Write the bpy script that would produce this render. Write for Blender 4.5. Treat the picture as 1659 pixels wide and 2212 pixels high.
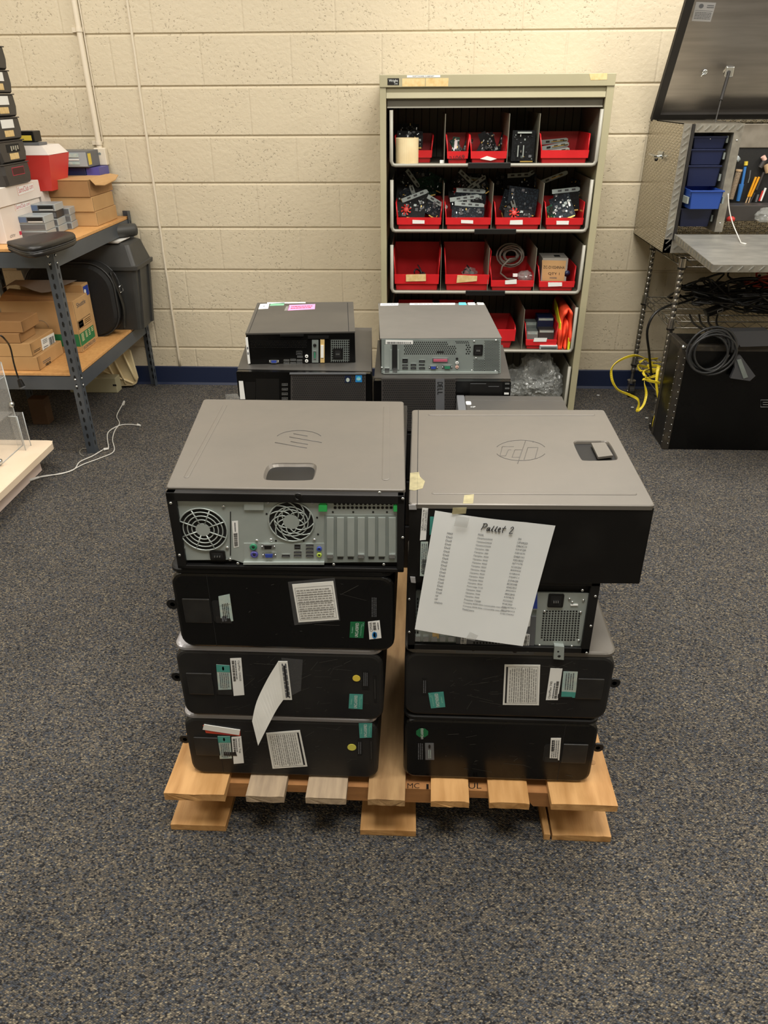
import bpy, bmesh, math, random
from mathutils import Vector, Matrix, Euler, noise
random.seed(11)
for o in list(bpy.data.objects): bpy.data.objects.remove(o)
SC = bpy.context.scene
COL = SC.collection
PI = math.pi
V = Vector
# ---------------------------------------------------------------- camera
FPX, PITCH, ROLL, YAW, CAMH = 1609.686, .5137378, -.0067126, -.0479367, 1.398971
WALL_Y = 3.878
CX, CY = 829.5, 1106.0
_cy, _sy, _cp, _sp = math.cos(YAW), math.sin(YAW), math.cos(PITCH), math.sin(PITCH)
FW = V((_sy*_cp, _cy*_cp, -_sp)); RT = V((_cy, -_sy, 0)); UP = RT.cross(FW)
_c, _s = math.cos(ROLL), math.sin(ROLL)
RT2 = _c*RT + _s*UP; UP2 = -_s*RT + _c*UP
CAMPOS = V((0, 0, CAMH))
cd = bpy.data.cameras.new('camera'); cd.sensor_fit = 'VERTICAL'; cd.sensor_height = 36
cd.lens = FPX*36/2212; cd.clip_start = .05; cd.clip_end = 50
cam = bpy.data.objects.new('camera', cd); COL.objects.link(cam)
R3 = Matrix((RT2, UP2, -FW)).transposed()
cam.matrix_world = Matrix.Translation(CAMPOS) @ R3.to_4x4()
SC.camera = cam
# ---------------------------------------------------------------- light and exposure
SC.view_settings.view_transform = 'Standard'; SC.view_settings.look = 'None'
SC.view_settings.gamma = 1; SC.view_settings.use_curve_mapping = False
SC.view_settings.exposure = 0.0
wd = bpy.data.worlds.new('world'); SC.world = wd; wd.use_nodes = True
wd.node_tree.nodes['Background'].inputs[0].default_value = (.8, .82, .85, 1)
wd.node_tree.nodes['Background'].inputs[1].default_value = .1
def area(name, x, y, z, sx, sy, power, col, rot=(0, 0, 0)):
    l = bpy.data.lights.new(name, 'AREA'); l.shape = 'RECTANGLE'; l.size = sx; l.size_y = sy
    l.energy = power; l.color = col
    o = bpy.data.objects.new(name, l); COL.objects.link(o); o.location = (x, y, z); o.rotation_euler = rot
    return o
LC = (1.0, .96, .895)
LAMPS = [(.8, 2.75, 1.2, .6, 52), (-1.6, 2.7, 1.2, .6, 30), (2.7, 2.5, .6, 1.2, 34), (.1, .45, 1.2, .6, 56), (-.1, 1.55, 1.2, .6, 20), (-2.1, .7, 1.2, .6, 34), (2.4, .7, 1.2, .6, 26), (.3, -1.8, 1.2, .6, 10)]  # the lamp above the pallet is an added fill for tops and floor
for i, (x, y, sx, sy, pw) in enumerate(LAMPS):
    area('ceiling_or_fill_lamp', x, y, 2.68, sx, sy, pw, LC)
# ---------------------------------------------------------------- pixel helpers: a pixel of the photo to a point on a plane of the room
def ray(x, y): return FW + (x-CX)/FPX*RT2 - (y-CY)/FPX*UP2
def G(x, y, z=0.):
    d = ray(x, y); return CAMPOS + d*((z-CAMH)/d.z)
def W(x, y, Y):
    d = ray(x, y); return CAMPOS + d*(Y/d.y)
def XP(x, y, X):
    d = ray(x, y); return CAMPOS + d*(X/d.x)
class Face:
    def __init__(s, o, u, v, n=None):
        s.o = V(o); s.u = V(u).normalized(); s.v = V(v).normalized(); s.n = (s.u.cross(s.v)).normalized() if n is None else V(n).normalized()
    def px(s, x, y):
        d = ray(x, y); t = (s.o-CAMPOS).dot(s.n)/d.dot(s.n); p = CAMPOS+d*t-s.o
        return p.dot(s.u), p.dot(s.v)
    def pt(s, a, b, n=0): return s.o+s.u*a+s.v*b+s.n*n
    def quad(s, q): return [s.px(*p) for p in q]
# ---------------------------------------------------------------- materials
def lin(c):
    if isinstance(c, str): c = [int(c[i:i+2], 16)/255 for i in (0, 2, 4)]
    return tuple((v/12.92 if v <= .04045 else ((v+.055)/1.055)**2.4) for v in c)+(1,)
def mat(name, c, rough=.5, metal=0, c2=None, scale=20, detail=3, bump=0, bscale=200, spec=None, stretch=None, lo=.35, hi=.7, rough2=None, emit=0, alpha=1, trans=0, coat=0):
    m = bpy.data.materials.new(name); m.use_nodes = True; nt = m.node_tree; b = nt.nodes['Principled BSDF']
    b.inputs['Base Color'].default_value = lin(c); b.inputs['Roughness'].default_value = rough; b.inputs['Metallic'].default_value = metal
    if spec is not None: b.inputs['Specular IOR Level'].default_value = spec
    if coat: b.inputs['Coat Weight'].default_value = coat
    if trans: b.inputs['Transmission Weight'].default_value = trans; b.inputs['IOR'].default_value = 1.45
    if alpha < 1: b.inputs['Alpha'].default_value = alpha
    tc = nt.nodes.new('ShaderNodeTexCoord'); mp = nt.nodes.new('ShaderNodeMapping'); nt.links.new(tc.outputs['Object'], mp.inputs[0])
    if stretch: mp.inputs['Scale'].default_value = stretch
    if c2 is not None or rough2 is not None:
        n = nt.nodes.new('ShaderNodeTexNoise'); n.inputs['Scale'].default_value = scale; n.inputs['Detail'].default_value = detail
        nt.links.new(mp.outputs[0], n.inputs[0])
        r = nt.nodes.new('ShaderNodeMapRange'); r.inputs[1].default_value = lo; r.inputs[2].default_value = hi
        nt.links.new(n.outputs[0], r.inputs[0])
        if c2 is not None:
            mx = nt.nodes.new('ShaderNodeMix'); mx.data_type = 'RGBA'; mx.inputs[6].default_value = lin(c); mx.inputs[7].default_value = lin(c2)
            nt.links.new(r.outputs[0], mx.inputs[0]); nt.links.new(mx.outputs[2], b.inputs['Base Color'])
        if rough2 is not None:
            r2 = nt.nodes.new('ShaderNodeMapRange'); r2.inputs[3].default_value = rough; r2.inputs[4].default_value = rough2
            nt.links.new(r.outputs[0], r2.inputs[0]); nt.links.new(r2.outputs[0], b.inputs['Roughness'])
    if bump:
        n = nt.nodes.new('ShaderNodeTexNoise'); n.inputs['Scale'].default_value = bscale; n.inputs['Detail'].default_value = 2
        nt.links.new(mp.outputs[0], n.inputs[0]); bp = nt.nodes.new('ShaderNodeBump'); bp.inputs['Strength'].default_value = bump; bp.inputs['Distance'].default_value = .002
        nt.links.new(n.outputs[0], bp.inputs['Height']); nt.links.new(bp.outputs[0], b.inputs['Normal'])
    return m
M = {}
M['black'] = mat('black_plastic', '080808', .45, spec=.3, c2='101010', scale=9, rough2=.55)
M['gloss'] = mat('glossy_black_plastic', '040404', .22, spec=.35, c2='080808', scale=6, rough2=.32)
M['dusty'] = mat('dusty_black_plastic', '111112', .45, spec=.35, c2='22211f', scale=7, detail=6, rough2=.62, lo=.45, hi=.8, bump=.05, bscale=900)
M['matteblack'] = mat('matt_black_steel', '0c0b0a', .5, spec=.25, c2='1b1a18', scale=9, detail=7, lo=.5, hi=.8)
M['scratch'] = mat('scuff_mark', '3d3c39', .6)
M['emboss'] = mat('emboss_shade_line', '4f4c48', .5)  # darker than the panel: shading of the pressed lines put into colour
M['lipsilver'] = mat('silver_side_panel', 'a9a8ac', .3, .45)
M['blackmetal'] = mat('black_painted_metal', '090909', .35, spec=.35, c2='131212', scale=5, detail=6, rough2=.55)
M['hole'] = mat('dark_opening', '050505', .8)
M['topgrey'] = mat('grey_painted_steel', '6c6760', .38, .32, c2='605c55', scale=4, detail=5, rough2=.52, bump=.03, bscale=1500)
M['topgrey2'] = mat('warm_grey_painted_steel', '6e6c68', .4, .3, c2='63615d', scale=5, detail=5, rough2=.5)
M['topdark'] = mat('dark_grey_painted_steel', '4c4a46', .42, .3, c2='44423f', scale=5, rough2=.5)
M['silver'] = mat('galvanised_steel', 'aab2ae', .36, .35, c2='98a19d', scale=12, rough2=.45)
M['zinc'] = mat('zinc_plate', '929b97', .4, .35, c2='7f8885', scale=10, rough2=.5)
M['silverp'] = mat('silver_plastic', 'a5a5a6', .35, .3)
M['greyp'] = mat('grey_plastic', '5d5f62', .45)
M['port'] = mat('connector_black', '0b0b0b', .4)
M['bright'] = mat('nickel_shell', 'c8cccc', .25, .95)
M['gold'] = mat('gold_contact', 'b99a52', .35, .7)
M['blueport'] = mat('blue_connector', '30459a', .4); M['greenport'] = mat('green_connector', '2f7a5a', .4); M['purpleport'] = mat('purple_connector', '4d4a92', .4)
M['pinkport'] = mat('pink_connector', 'b0566a', .4); M['lime'] = mat('lime_jack', '9fb64a', .4)
M['green'] = mat('green_clip', '2d9a4d', .4)
M['white'] = mat('white_paper', 'e4e4df', .6, c2='dadad4', scale=15)
M['paper'] = mat('copier_paper', 'e3e6e6', .55, c2='d9dddd', scale=5, bump=.08, bscale=12)
M['whitelab'] = mat('white_label', 'e2e3e0', .45)
M['greylab'] = mat('licence_sticker', '9db3b0', .4, c2='b9bfb4', scale=90)
M['teal'] = mat('teal_sticker', '3f8a80', .45, c2='4a958a', scale=40); M['dgreen'] = mat('green_sticker', '14623a', .4)
M['yellow'] = mat('yellow_dot', 'd8bf45', .5); M['yellow2'] = mat('pale_yellow_dot', 'c9c455', .5)
M['ink'] = mat('black_ink', '17171a', .6); M['ink2'] = mat('grey_ink', '5a5c60', .6); M['ink3'] = mat('faded_print', '8d8c88', .6); M['redink'] = mat('red_ink', 'b8334a', .6)
M['whiteink'] = mat('white_ink', 'd8dcd8', .6); M['greenink'] = mat('light_green_ink', '9fd0bd', .6)
M['orange'] = mat('orange_red_tape', 'c4452c', .5)
M['tape'] = mat('clear_tape', 'b9b9b4', .15, alpha=.25); M['tape2'] = mat('yellowed_tape', 'bdb48c', .3, c2='989070', scale=60, alpha=.55)
M['tape3'] = mat('smoky_tape', '5c5c5c', .12, alpha=.35)
M['pink'] = mat('pink_note', 'd98fc0', .6); M['ltgreen'] = mat('mint_sticker', '6fa586', .5); M['cyan'] = mat('cyan_sticker', '59b9c9', .4)
M['blueb'] = mat('blue_badge', '2c7fc0', .3)
M['wood'] = mat('pine_board', 'c79a63', .65, c2='a1743f', scale=7, detail=5, stretch=(5, .7, 5), bump=.2, bscale=60)
M['wood2'] = mat('weathered_board', 'a9957b', .75, c2='8f7d68', scale=14, detail=5, stretch=(6, .8, 6), bump=.25, bscale=60)
M['wood3'] = mat('brown_stringer_wood', 'a87745', .65, c2='8f6137', scale=8, detail=5, stretch=(.8, 5, 5), bump=.15, bscale=60)
M['wood4'] = mat('particle_board', 'cf9d62', .5, c2='c08d54', scale=80)
M['carton'] = mat('brown_cardboard', 'bb9565', .75, c2='b08a5a', scale=8, bump=.03); M['cartond'] = mat('darker_cardboard', 'a37b4e', .75, c2='956f45', scale=8)
M['cartonw'] = mat('white_cardboard', 'ddd5cd', .65, c2='d3cac2', scale=6)
M['red'] = mat('red_bin_plastic', 'cc2429', .35, c2='bc1d22', scale=10); M['redd'] = mat('dull_red_plastic', 'c73a33', .45)
M['beige'] = mat('beige_painted_steel', 'a59f82', .42, c2='9d977b', scale=4)
M['beiged'] = mat('shaded_beige_steel', '5f5b4e', .6, c2='565246', scale=6)  # beige darkened so the colour carries the shade inside the cabinet
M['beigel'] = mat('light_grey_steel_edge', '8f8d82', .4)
M['tan'] = mat('tan_label', 'd9bf8c', .6, c2='c7a96c', scale=60)
M['cream'] = mat('cream_plastic', 'e0cfa6', .5, c2='d2bc90', scale=12)
M['slate'] = mat('slate_grey_steel', '4b5158', .4, .2, c2='434950', scale=6); M['hang'] = mat('case_grey_plastic', '3c3c3a', .5, c2='343432', scale=12, bump=.05)
M['fabric'] = mat('black_nylon', '0e0e0e', .75, c2='181817', scale=300); M['vinyl'] = mat('black_vinyl', '1c1b1a', .38, bump=.08, bscale=80)
M['bin'] = mat('dark_grey_plastic', '3b3836', .5, c2='353230', scale=20)
M['clear'] = mat('clear_acrylic', 'e6e6e2', .08, alpha=.09, spec=.8)
M['clearedge'] = mat('acrylic_edge', 'c9cfd0', .12, alpha=.75); M['clearbox'] = mat('frosted_case', 'aab2b4', .25, alpha=.75)
M['bag'] = mat('clear_plastic_film', 'b6b9b6', .1, alpha=.34, spec=1, bump=.6, bscale=14)
M['bluebox'] = mat('navy_or_shaded_blue', '131d3e', .4); M['blue'] = mat('lit_blue_plastic', '25458f', .35)
M['steel'] = mat('stainless_sheet', '8a8580', .3, .9, c2='7c7772', scale=3, stretch=(1, 1, 14), rough2=.38)
M['chrome'] = mat('chrome_wire', 'b5b5b2', .2, 1); M['chromed'] = mat('aged_chrome', '98958e', .25, .9)
M['rubber'] = mat('black_rubber', '1a1714', .6)
M['vest'] = mat('orange_vest_mesh', 'ee4a26', .7); M['vesty'] = mat('lime_reflective_tape', 'd8dc2e', .5)
M['yel'] = mat('yellow_cable', 'd9c22e', .4); M['wcable'] = mat('white_cable', 'c4c2bb', .5); M['gcable'] = mat('grey_cable', '7f7c72', .5); M['bcable'] = mat('black_cable', '141414', .4)
M['bcable2'] = mat('dark_grey_cable', '2e2f30', .4)
M['pcb'] = mat('dark_circuit_board', '0d141b', .6, spec=.2, c2='26323c', scale=160, detail=2, lo=.5, hi=.6)
M['pcbg'] = mat('green_circuit_board', '123427', .6, spec=.2, c2='28513f', scale=160, lo=.5, hi=.6)
M['pcbb'] = mat('black_circuit_board', '08090a', .6, spec=.2, c2='15181a', scale=160, lo=.5, hi=.6)
M['baseboard'] = mat('navy_vinyl', '16213c', .45); M['caulk'] = mat('caulk_bead', 'cfc4ae', .6)
M['platform'] = mat('blond_laminate', 'e9d6bd', .45, c2='e2cdb2', scale=5)
M['platside'] = mat('pale_laminate', 'e6d2c6', .5)
M['pipe'] = mat('painted_conduit', 'd8cdb8', .45)
M['bluepen'] = mat('blue_tool_plastic', '3673b8', .4); M['yelh'] = mat('yellow_handle', 'dd9a1e', .4); M['woodh'] = mat('wooden_handle', 'b79a76', .6)
M['brush'] = mat('brush_fibre', '7a6a58', .9, c2='9c8b74', scale=200); M['pinkh'] = mat('pink_handle', 'e0b5a6', .5)
M['foam'] = mat('padded_foil', '6b6459', .4, .3, c2='8b857a', scale=12, bump=.5, bscale=25)
M['redcable'] = mat('red_cable', 'a2321f', .5)
M['manila'] = mat('folder', '8a8a86', .5)

def diamond(name, c, rough=.25, metal=.9):
    m = mat(name, c, rough, metal); nt = m.node_tree; b = nt.nodes['Principled BSDF']
    tc = nt.nodes.new('ShaderNodeTexCoord')
    outs = []
    for ang, off in ((.78, 0), (-.78, .5)):
        sep = nt.nodes.new('ShaderNodeSeparateXYZ'); nt.links.new(tc.outputs['Object'], sep.inputs[0])
        add = nt.nodes.new('ShaderNodeMath'); add.operation = 'ADD'; nt.links.new(sep.outputs[0], add.inputs[0]); nt.links.new(sep.outputs[1], add.inputs[1])
        comb = nt.nodes.new('ShaderNodeCombineXYZ'); nt.links.new(add.outputs[0], comb.inputs[0]); nt.links.new(sep.outputs[2], comb.inputs[1])
        mp = nt.nodes.new('ShaderNodeMapping'); nt.links.new(comb.outputs[0], mp.inputs[0]); mp.inputs['Rotation'].default_value = (0, 0, ang); mp.inputs['Scale'].default_value = (1/.032, 1/.014, 1)
        mp.inputs['Location'].default_value = (off, off, 0)
        fr = nt.nodes.new('ShaderNodeVectorMath'); fr.operation = 'FRACTION'; nt.links.new(mp.outputs[0], fr.inputs[0])
        sb = nt.nodes.new('ShaderNodeVectorMath'); sb.operation = 'SUBTRACT'; sb.inputs[1].default_value = (.5, .5, 0); nt.links.new(fr.outputs[0], sb.inputs[0])
        ml = nt.nodes.new('ShaderNodeVectorMath'); ml.operation = 'MULTIPLY'; ml.inputs[1].default_value = (2.6, 4.5, 0); nt.links.new(sb.outputs[0], ml.inputs[0])
        ln = nt.nodes.new('ShaderNodeVectorMath'); ln.operation = 'LENGTH'; nt.links.new(ml.outputs[0], ln.inputs[0])
        r = nt.nodes.new('ShaderNodeMapRange'); r.inputs[1].default_value = 1.0; r.inputs[2].default_value = .5; nt.links.new(ln.outputs['Value'], r.inputs[0]); outs.append(r.outputs[0])
    mx = nt.nodes.new('ShaderNodeMath'); mx.operation = 'MAXIMUM'; nt.links.new(outs[0], mx.inputs[0]); nt.links.new(outs[1], mx.inputs[1])
    bp = nt.nodes.new('ShaderNodeBump'); bp.inputs['Strength'].default_value = 1; bp.inputs['Distance'].default_value = .007
    nt.links.new(mx.outputs[0], bp.inputs['Height']); nt.links.new(bp.outputs[0], b.inputs['Normal'])
    return m
M['latchp'] = mat('worn_latch_plastic', '1a1918', .35, c2='242321', scale=40)
M['traywall'] = mat('grey_tray_wall', '7c796b', .5, c2='716e61', scale=5)
M['flange'] = mat('bare_aluminium', 'a9a69c', .3, .6, c2='8f8c84', scale=30)
M['dkbrown'] = mat('dark_brown_board', '4f3823', .7)
M['diamond'] = diamond('diamond_plate', 'b8b1a0', .24)

# wall: painted block, shallow vertical joints and pitted face in the shader, bed joints in the mesh
def wall_mat():
    m = mat('painted_concrete_block', 'd9cbab', .5); nt = m.node_tree; b = nt.nodes['Principled BSDF']; N = nt.nodes; L = nt.links
    geo = N.new('ShaderNodeNewGeometry'); sep = N.new('ShaderNodeSeparateXYZ'); L.new(geo.outputs['Position'], sep.inputs[0])
    ax = N.new('ShaderNodeMath'); ax.operation = 'ADD'; ax.inputs[1].default_value = .99697; L.new(sep.outputs[0], ax.inputs[0])
    cb = N.new('ShaderNodeCombineXYZ'); L.new(ax.outputs[0], cb.inputs[0]); L.new(sep.outputs[2], cb.inputs[1])
    br = N.new('ShaderNodeTexBrick'); br.offset = .5; br.inputs['Scale'].default_value = 1; br.inputs['Brick Width'].default_value = .4064; br.inputs['Row Height'].default_value = .2032
    br.inputs['Mortar Size'].default_value = .008; br.inputs['Mortar Smooth'].default_value = 1; br.inputs['Bias'].default_value = 0
    br.inputs[1].default_value = (1, 1, 1, 1); br.inputs[2].default_value = (.8, .8, .8, 1); br.inputs[3].default_value = (.5, .5, .5, 1)
    L.new(cb.outputs[0], br.inputs[0])
    n1 = N.new('ShaderNodeTexNoise'); n1.inputs['Scale'].default_value = 55; n1.inputs['Detail'].default_value = 5; n1.inputs['Roughness'].default_value = .6; L.new(geo.outputs['Position'], n1.inputs[0])
    # pits
    vo = N.new('ShaderNodeTexNoise'); vo.inputs['Scale'].default_value = 110; vo.inputs['Detail'].default_value = 2; L.new(geo.outputs['Position'], vo.inputs[0])
    pr = N.new('ShaderNodeMapRange'); pr.inputs[1].default_value = .36; pr.inputs[2].default_value = .27; L.new(vo.outputs[0], pr.inputs[0])
    big = N.new('ShaderNodeTexNoise'); big.inputs['Scale'].default_value = 6; L.new(geo.outputs['Position'], big.inputs[0])
    pm = N.new('ShaderNodeMapRange'); pm.inputs[1].default_value = .4; pm.inputs[2].default_value = .6; L.new(big.outputs[0], pm.inputs[0])
    pmul = N.new('ShaderNodeMath'); pmul.operation = 'MULTIPLY'; L.new(pr.outputs[0], pmul.inputs[0]); L.new(pm.outputs[0], pmul.inputs[1])
    h1 = N.new('ShaderNodeMath'); h1.operation = 'MULTIPLY_ADD'; h1.inputs[1].default_value = -1.2; L.new(pmul.outputs[0], h1.inputs[0]); L.new(n1.outputs[0], h1.inputs[2])
    h2 = N.new('ShaderNodeMath'); h2.operation = 'MULTIPLY_ADD'; h2.inputs[1].default_value = -.75; L.new(br.outputs['Fac'], h2.inputs[0]); L.new(h1.outputs[0], h2.inputs[2])
    bp = N.new('ShaderNodeBump'); bp.inputs['Strength'].default_value = .75; bp.inputs['Distance'].default_value = .0035
    L.new(h2.outputs[0], bp.inputs['Height']); L.new(bp.outputs[0], b.inputs['Normal'])
    n2 = N.new('ShaderNodeTexNoise'); n2.inputs['Scale'].default_value = 1.3; n2.inputs['Detail'].default_value = 4; L.new(geo.outputs['Position'], n2.inputs[0])
    mx = N.new('ShaderNodeMix'); mx.data_type = 'RGBA'; mx.inputs[6].default_value = lin('cfc3aa'); mx.inputs[7].default_value = lin('c2b69c'); L.new(n2.outputs[0], mx.inputs[0])
    L.new(mx.outputs[2], b.inputs['Base Color'])
    return m
M['wall'] = wall_mat()
def carpet_mat():
    m = mat('loop_pile_carpet', '55534f', .95, spec=.15); nt = m.node_tree; b = nt.nodes['Principled BSDF']; N = nt.nodes; L = nt.links
    geo = N.new('ShaderNodeNewGeometry'); mp = N.new('ShaderNodeMapping'); mp.inputs['Rotation'].default_value = (0, 0, .62); mp.inputs['Scale'].default_value = (1, 1.5, 1)
    L.new(geo.outputs['Position'], mp.inputs[0])
    vo = N.new('ShaderNodeTexVoronoi'); vo.inputs['Scale'].default_value = 230; vo.inputs['Randomness'].default_value = .6; L.new(mp.outputs[0], vo.inputs[0])
    sp = N.new('ShaderNodeSeparateColor'); L.new(vo.outputs['Color'], sp.inputs[0])
    cr = N.new('ShaderNodeValToRGB'); cr.color_ramp.interpolation = 'CONSTANT'
    els = [(0, '38383a'), (.16, '515357'), (.34, '66615b'), (.52, '756f65'), (.68, '5c6068'), (.82, '8a8071'), (.95, 'a59a84')]
    cr.color_ramp.elements[0].position = 0; cr.color_ramp.elements[0].color = lin(els[0][1]); cr.color_ramp.elements[1].position = els[1][0]; cr.color_ramp.elements[1].color = lin(els[1][1])
    for p, c in els[2:]:
        e = cr.color_ramp.elements.new(p); e.color = lin(c)
    L.new(sp.outputs[0], cr.inputs[0])
    dk = N.new('ShaderNodeMapRange'); dk.inputs[1].default_value = .15; dk.inputs[2].default_value = .62; dk.inputs[3].default_value = 1.1; dk.inputs[4].default_value = .55; L.new(vo.outputs['Distance'], dk.inputs[0])
    lg = N.new('ShaderNodeTexNoise'); lg.inputs['Scale'].default_value = 5; lg.inputs['Detail'].default_value = 4; L.new(geo.outputs['Position'], lg.inputs[0])
    lr = N.new('ShaderNodeMapRange'); lr.inputs[3].default_value = .8; lr.inputs[4].default_value = 1.2; L.new(lg.outputs[0], lr.inputs[0])
    ml = N.new('ShaderNodeMath'); ml.operation = 'MULTIPLY'; L.new(dk.outputs[0], ml.inputs[0]); L.new(lr.outputs[0], ml.inputs[1])
    vm = N.new('ShaderNodeVectorMath'); vm.operation = 'SCALE'; L.new(cr.outputs[0], vm.inputs[0]); L.new(ml.outputs[0], vm.inputs['Scale'])
    L.new(vm.outputs[0], b.inputs['Base Color'])
    inv = N.new('ShaderNodeMath'); inv.operation = 'MULTIPLY'; inv.inputs[1].default_value = -1; L.new(vo.outputs['Distance'], inv.inputs[0])
    bp = N.new('ShaderNodeBump'); bp.inputs['Strength'].default_value = .9; bp.inputs['Distance'].default_value = .006; L.new(inv.outputs[0], bp.inputs['Height']); L.new(bp.outputs[0], b.inputs['Normal'])
    return m
M['carpet'] = carpet_mat()

# ---------------------------------------------------------------- mesh builder
_txt = {}
def text_geo(s, font=None):
    if s not in _txt:
        cu = bpy.data.curves.new('t', 'FONT'); cu.body = s; cu.size = 1; cu.resolution_u = 3
        ob = bpy.data.objects.new('t', cu); me = ob.to_mesh()
        vs = [(v.co.x, v.co.y) for v in me.vertices]; fs = [tuple(p.vertices) for p in me.polygons]
        ob.to_mesh_clear(); bpy.data.objects.remove(ob); bpy.data.curves.remove(cu)
        if not vs: vs = [(0, 0), (1, 1)]
        x0 = min(v[0] for v in vs); x1 = max(v[0] for v in vs); y0 = min(v[1] for v in vs); y1 = max(v[1] for v in vs)
        _txt[s] = ([((x-x0)/(x1-x0), (y-y0)/(y1-y0)) for x, y in vs], fs)
    return _txt[s]
def circ(cx, cy, rx, ry=None, n=24, a0=0):
    ry = rx if ry is None else ry
    return [(cx+rx*math.cos(a0+2*PI*i/n), cy+ry*math.sin(a0+2*PI*i/n)) for i in range(n)]
def rrect(x0, x1, y0, y1, r, n=5):
    out = []
    for cx, cy, a in ((x1-r, y1-r, 0), (x0+r, y1-r, PI/2), (x0+r, y0+r, PI), (x1-r, y0+r, 1.5*PI)):
        for i in range(n+1):
            t = a+PI/2*i/n; out.append((cx+r*math.cos(t), cy+r*math.sin(t)))
    return out
class MB:
    def __init__(s, m=None, T=None): s.bm = bmesh.new(); s.ms = []; s.m = m; s.T = T or Matrix()
    def mi(s, m):
        m = m or s.m; m = M[m] if isinstance(m, str) else m
        if m not in s.ms: s.ms.append(m)
        return s.ms.index(m)
    def geo(s, vs, fs, m=None, smooth=False, T=None):
        T = s.T if T is None else s.T @ T
        bv = [s.bm.verts.new(T @ V(v)) for v in vs]; k = s.mi(m)
        for f in fs:
            try: ff = s.bm.faces.new([bv[i] for i in f])
            except ValueError: continue
            ff.material_index = k; ff.smooth = smooth
        return s
    def tmp(s, t, m=None, smooth=False, T=None):
        t.verts.index_update()
        s.geo([v.co.copy() for v in t.verts], [[v.index for v in f.verts] for f in t.faces], m, smooth, T); t.free(); return s
    def box(s, x0, x1, y0, y1, z0, z1, m=None, bev=0, seg=2, T=None):
        t = bmesh.new(); bmesh.ops.create_cube(t, size=1)
        for v in t.verts: v.co = V((x0+(x1-x0)*(v.co.x+.5), y0+(y1-y0)*(v.co.y+.5), z0+(z1-z0)*(v.co.z+.5)))
        if bev:
            bev = min(bev, .45*min(abs(x1-x0), abs(y1-y0), abs(z1-z0)))
            bmesh.ops.bevel(t, geom=list(t.edges), offset=bev, segments=seg, affect='EDGES', profile=.5)
        return s.tmp(t, m, False, T)
    def hexa(s, b, t, m=None):   # bottom four points, top four points, same order
        return s.geo(list(b)+list(t), [(3, 2, 1, 0), (4, 5, 6, 7), (0, 1, 5, 4), (1, 2, 6, 5), (2, 3, 7, 6), (3, 0, 4, 7)], m)
    def loft(s, rings, m=None, smooth=False, c0=True, c1=True, closed=False):
        n = len(rings[0]); vs = [p for r in rings for p in r]; fs = []
        k = len(rings)
        for i in range(k if closed else k-1):
            j = (i+1) % k
            for a in range(n): b = (a+1) % n; fs.append((i*n+a, i*n+b, j*n+b, j*n+a))
        if not closed:
            if c0: fs.append(tuple(range(n-1, -1, -1)))
            if c1: fs.append(tuple((k-1)*n+a for a in range(n)))
        return s.geo(vs, fs, m, smooth)
    def prism(s, pts, vec, m=None, smooth=False):
        vec = V(vec); return s.loft([[V(p) for p in pts], [V(p)+vec for p in pts]], m, smooth)
    def cyl(s, p0, p1, r, m=None, n=16, r1=None, smooth=True, caps=True):
        p0 = V(p0); p1 = V(p1); d = (p1-p0).normalized(); a = V((0, 0, 1)) if abs(d.z) < .9 else V((1, 0, 0))
        u = d.cross(a).normalized(); w = d.cross(u); r1 = r if r1 is None else r1
        R = [[p+(u*math.cos(2*PI*i/n)+w*math.sin(2*PI*i/n))*q for i in range(n)] for p, q in ((p0, r), (p1, r1))]
        s.loft(R, m, smooth, False, False)
        if caps:
            s.geo(R[0], [tuple(range(n-1, -1, -1))], m); s.geo(R[1], [tuple(range(n))], m)
        return s
    def lathe(s, prof, c, ax=(0, 0, 1), m=None, n=20, smooth=True):
        c = V(c); d = V(ax).normalized(); a = V((0, 0, 1)) if abs(d.z) < .9 else V((1, 0, 0)); u = d.cross(a).normalized(); w = d.cross(u)
        s.loft([[c+d*h+(u*math.cos(2*PI*i/n)+w*math.sin(2*PI*i/n))*max(r, 1e-5) for i in range(n)] for r, h in prof], m, smooth); return s
    def tube(s, pts, r, m=None, n=8, closed=False, flat=1.0, up=None, smoothpath=0):
        pts = [V(p) for p in pts]
        if smoothpath: pts = spline(pts, smoothpath, closed)
        k = len(pts); rings = []; prev = None
        for i, p in enumerate(pts):
            if closed: d = pts[(i+1) % k]-pts[i-1]
            else: d = pts[min(i+1, k-1)]-pts[max(i-1, 0)]
            d = d.normalized() if d.length > 1e-9 else V((1, 0, 0))
            if prev is None:
                a = V(up) if up else (V((0, 0, 1)) if abs(d.z) < .9 else V((1, 0, 0))); u = (a-d*a.dot(d)).normalized()
            else:
                u = prev-d*prev.dot(d); u = u.normalized() if u.length > 1e-6 else prev
            prev = u; w = d.cross(u)
            rings.append([p+(u*math.cos(2*PI*j/n)*flat+w*math.sin(2*PI*j/n))*r for j in range(n)])
        return s.loft(rings, m, True, closed=closed)
    def build(s, name, parent=None, label=None, loc=None, rec=True):
        if rec: bmesh.ops.recalc_face_normals(s.bm, faces=s.bm.faces)
        me = bpy.data.meshes.new(name)
        if parent is not None:
            q = parent
            while q.parent: q = q.parent
            base = q.location.copy()
        elif loc is not None: base = V(loc)
        else:
            vs = [v.co for v in s.bm.verts]; base = V((sum(v.x for v in vs)/len(vs), sum(v.y for v in vs)/len(vs), min(v.z for v in vs)))
        for v in s.bm.verts: v.co -= base
        s.bm.to_mesh(me); s.bm.free()
        for m in s.ms: me.materials.append(m)
        o = bpy.data.objects.new(name, me); COL.objects.link(o)
        if parent is not None: o.parent = parent
        else: o.location = base
        if label: o['label'] = label
        return o
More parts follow.
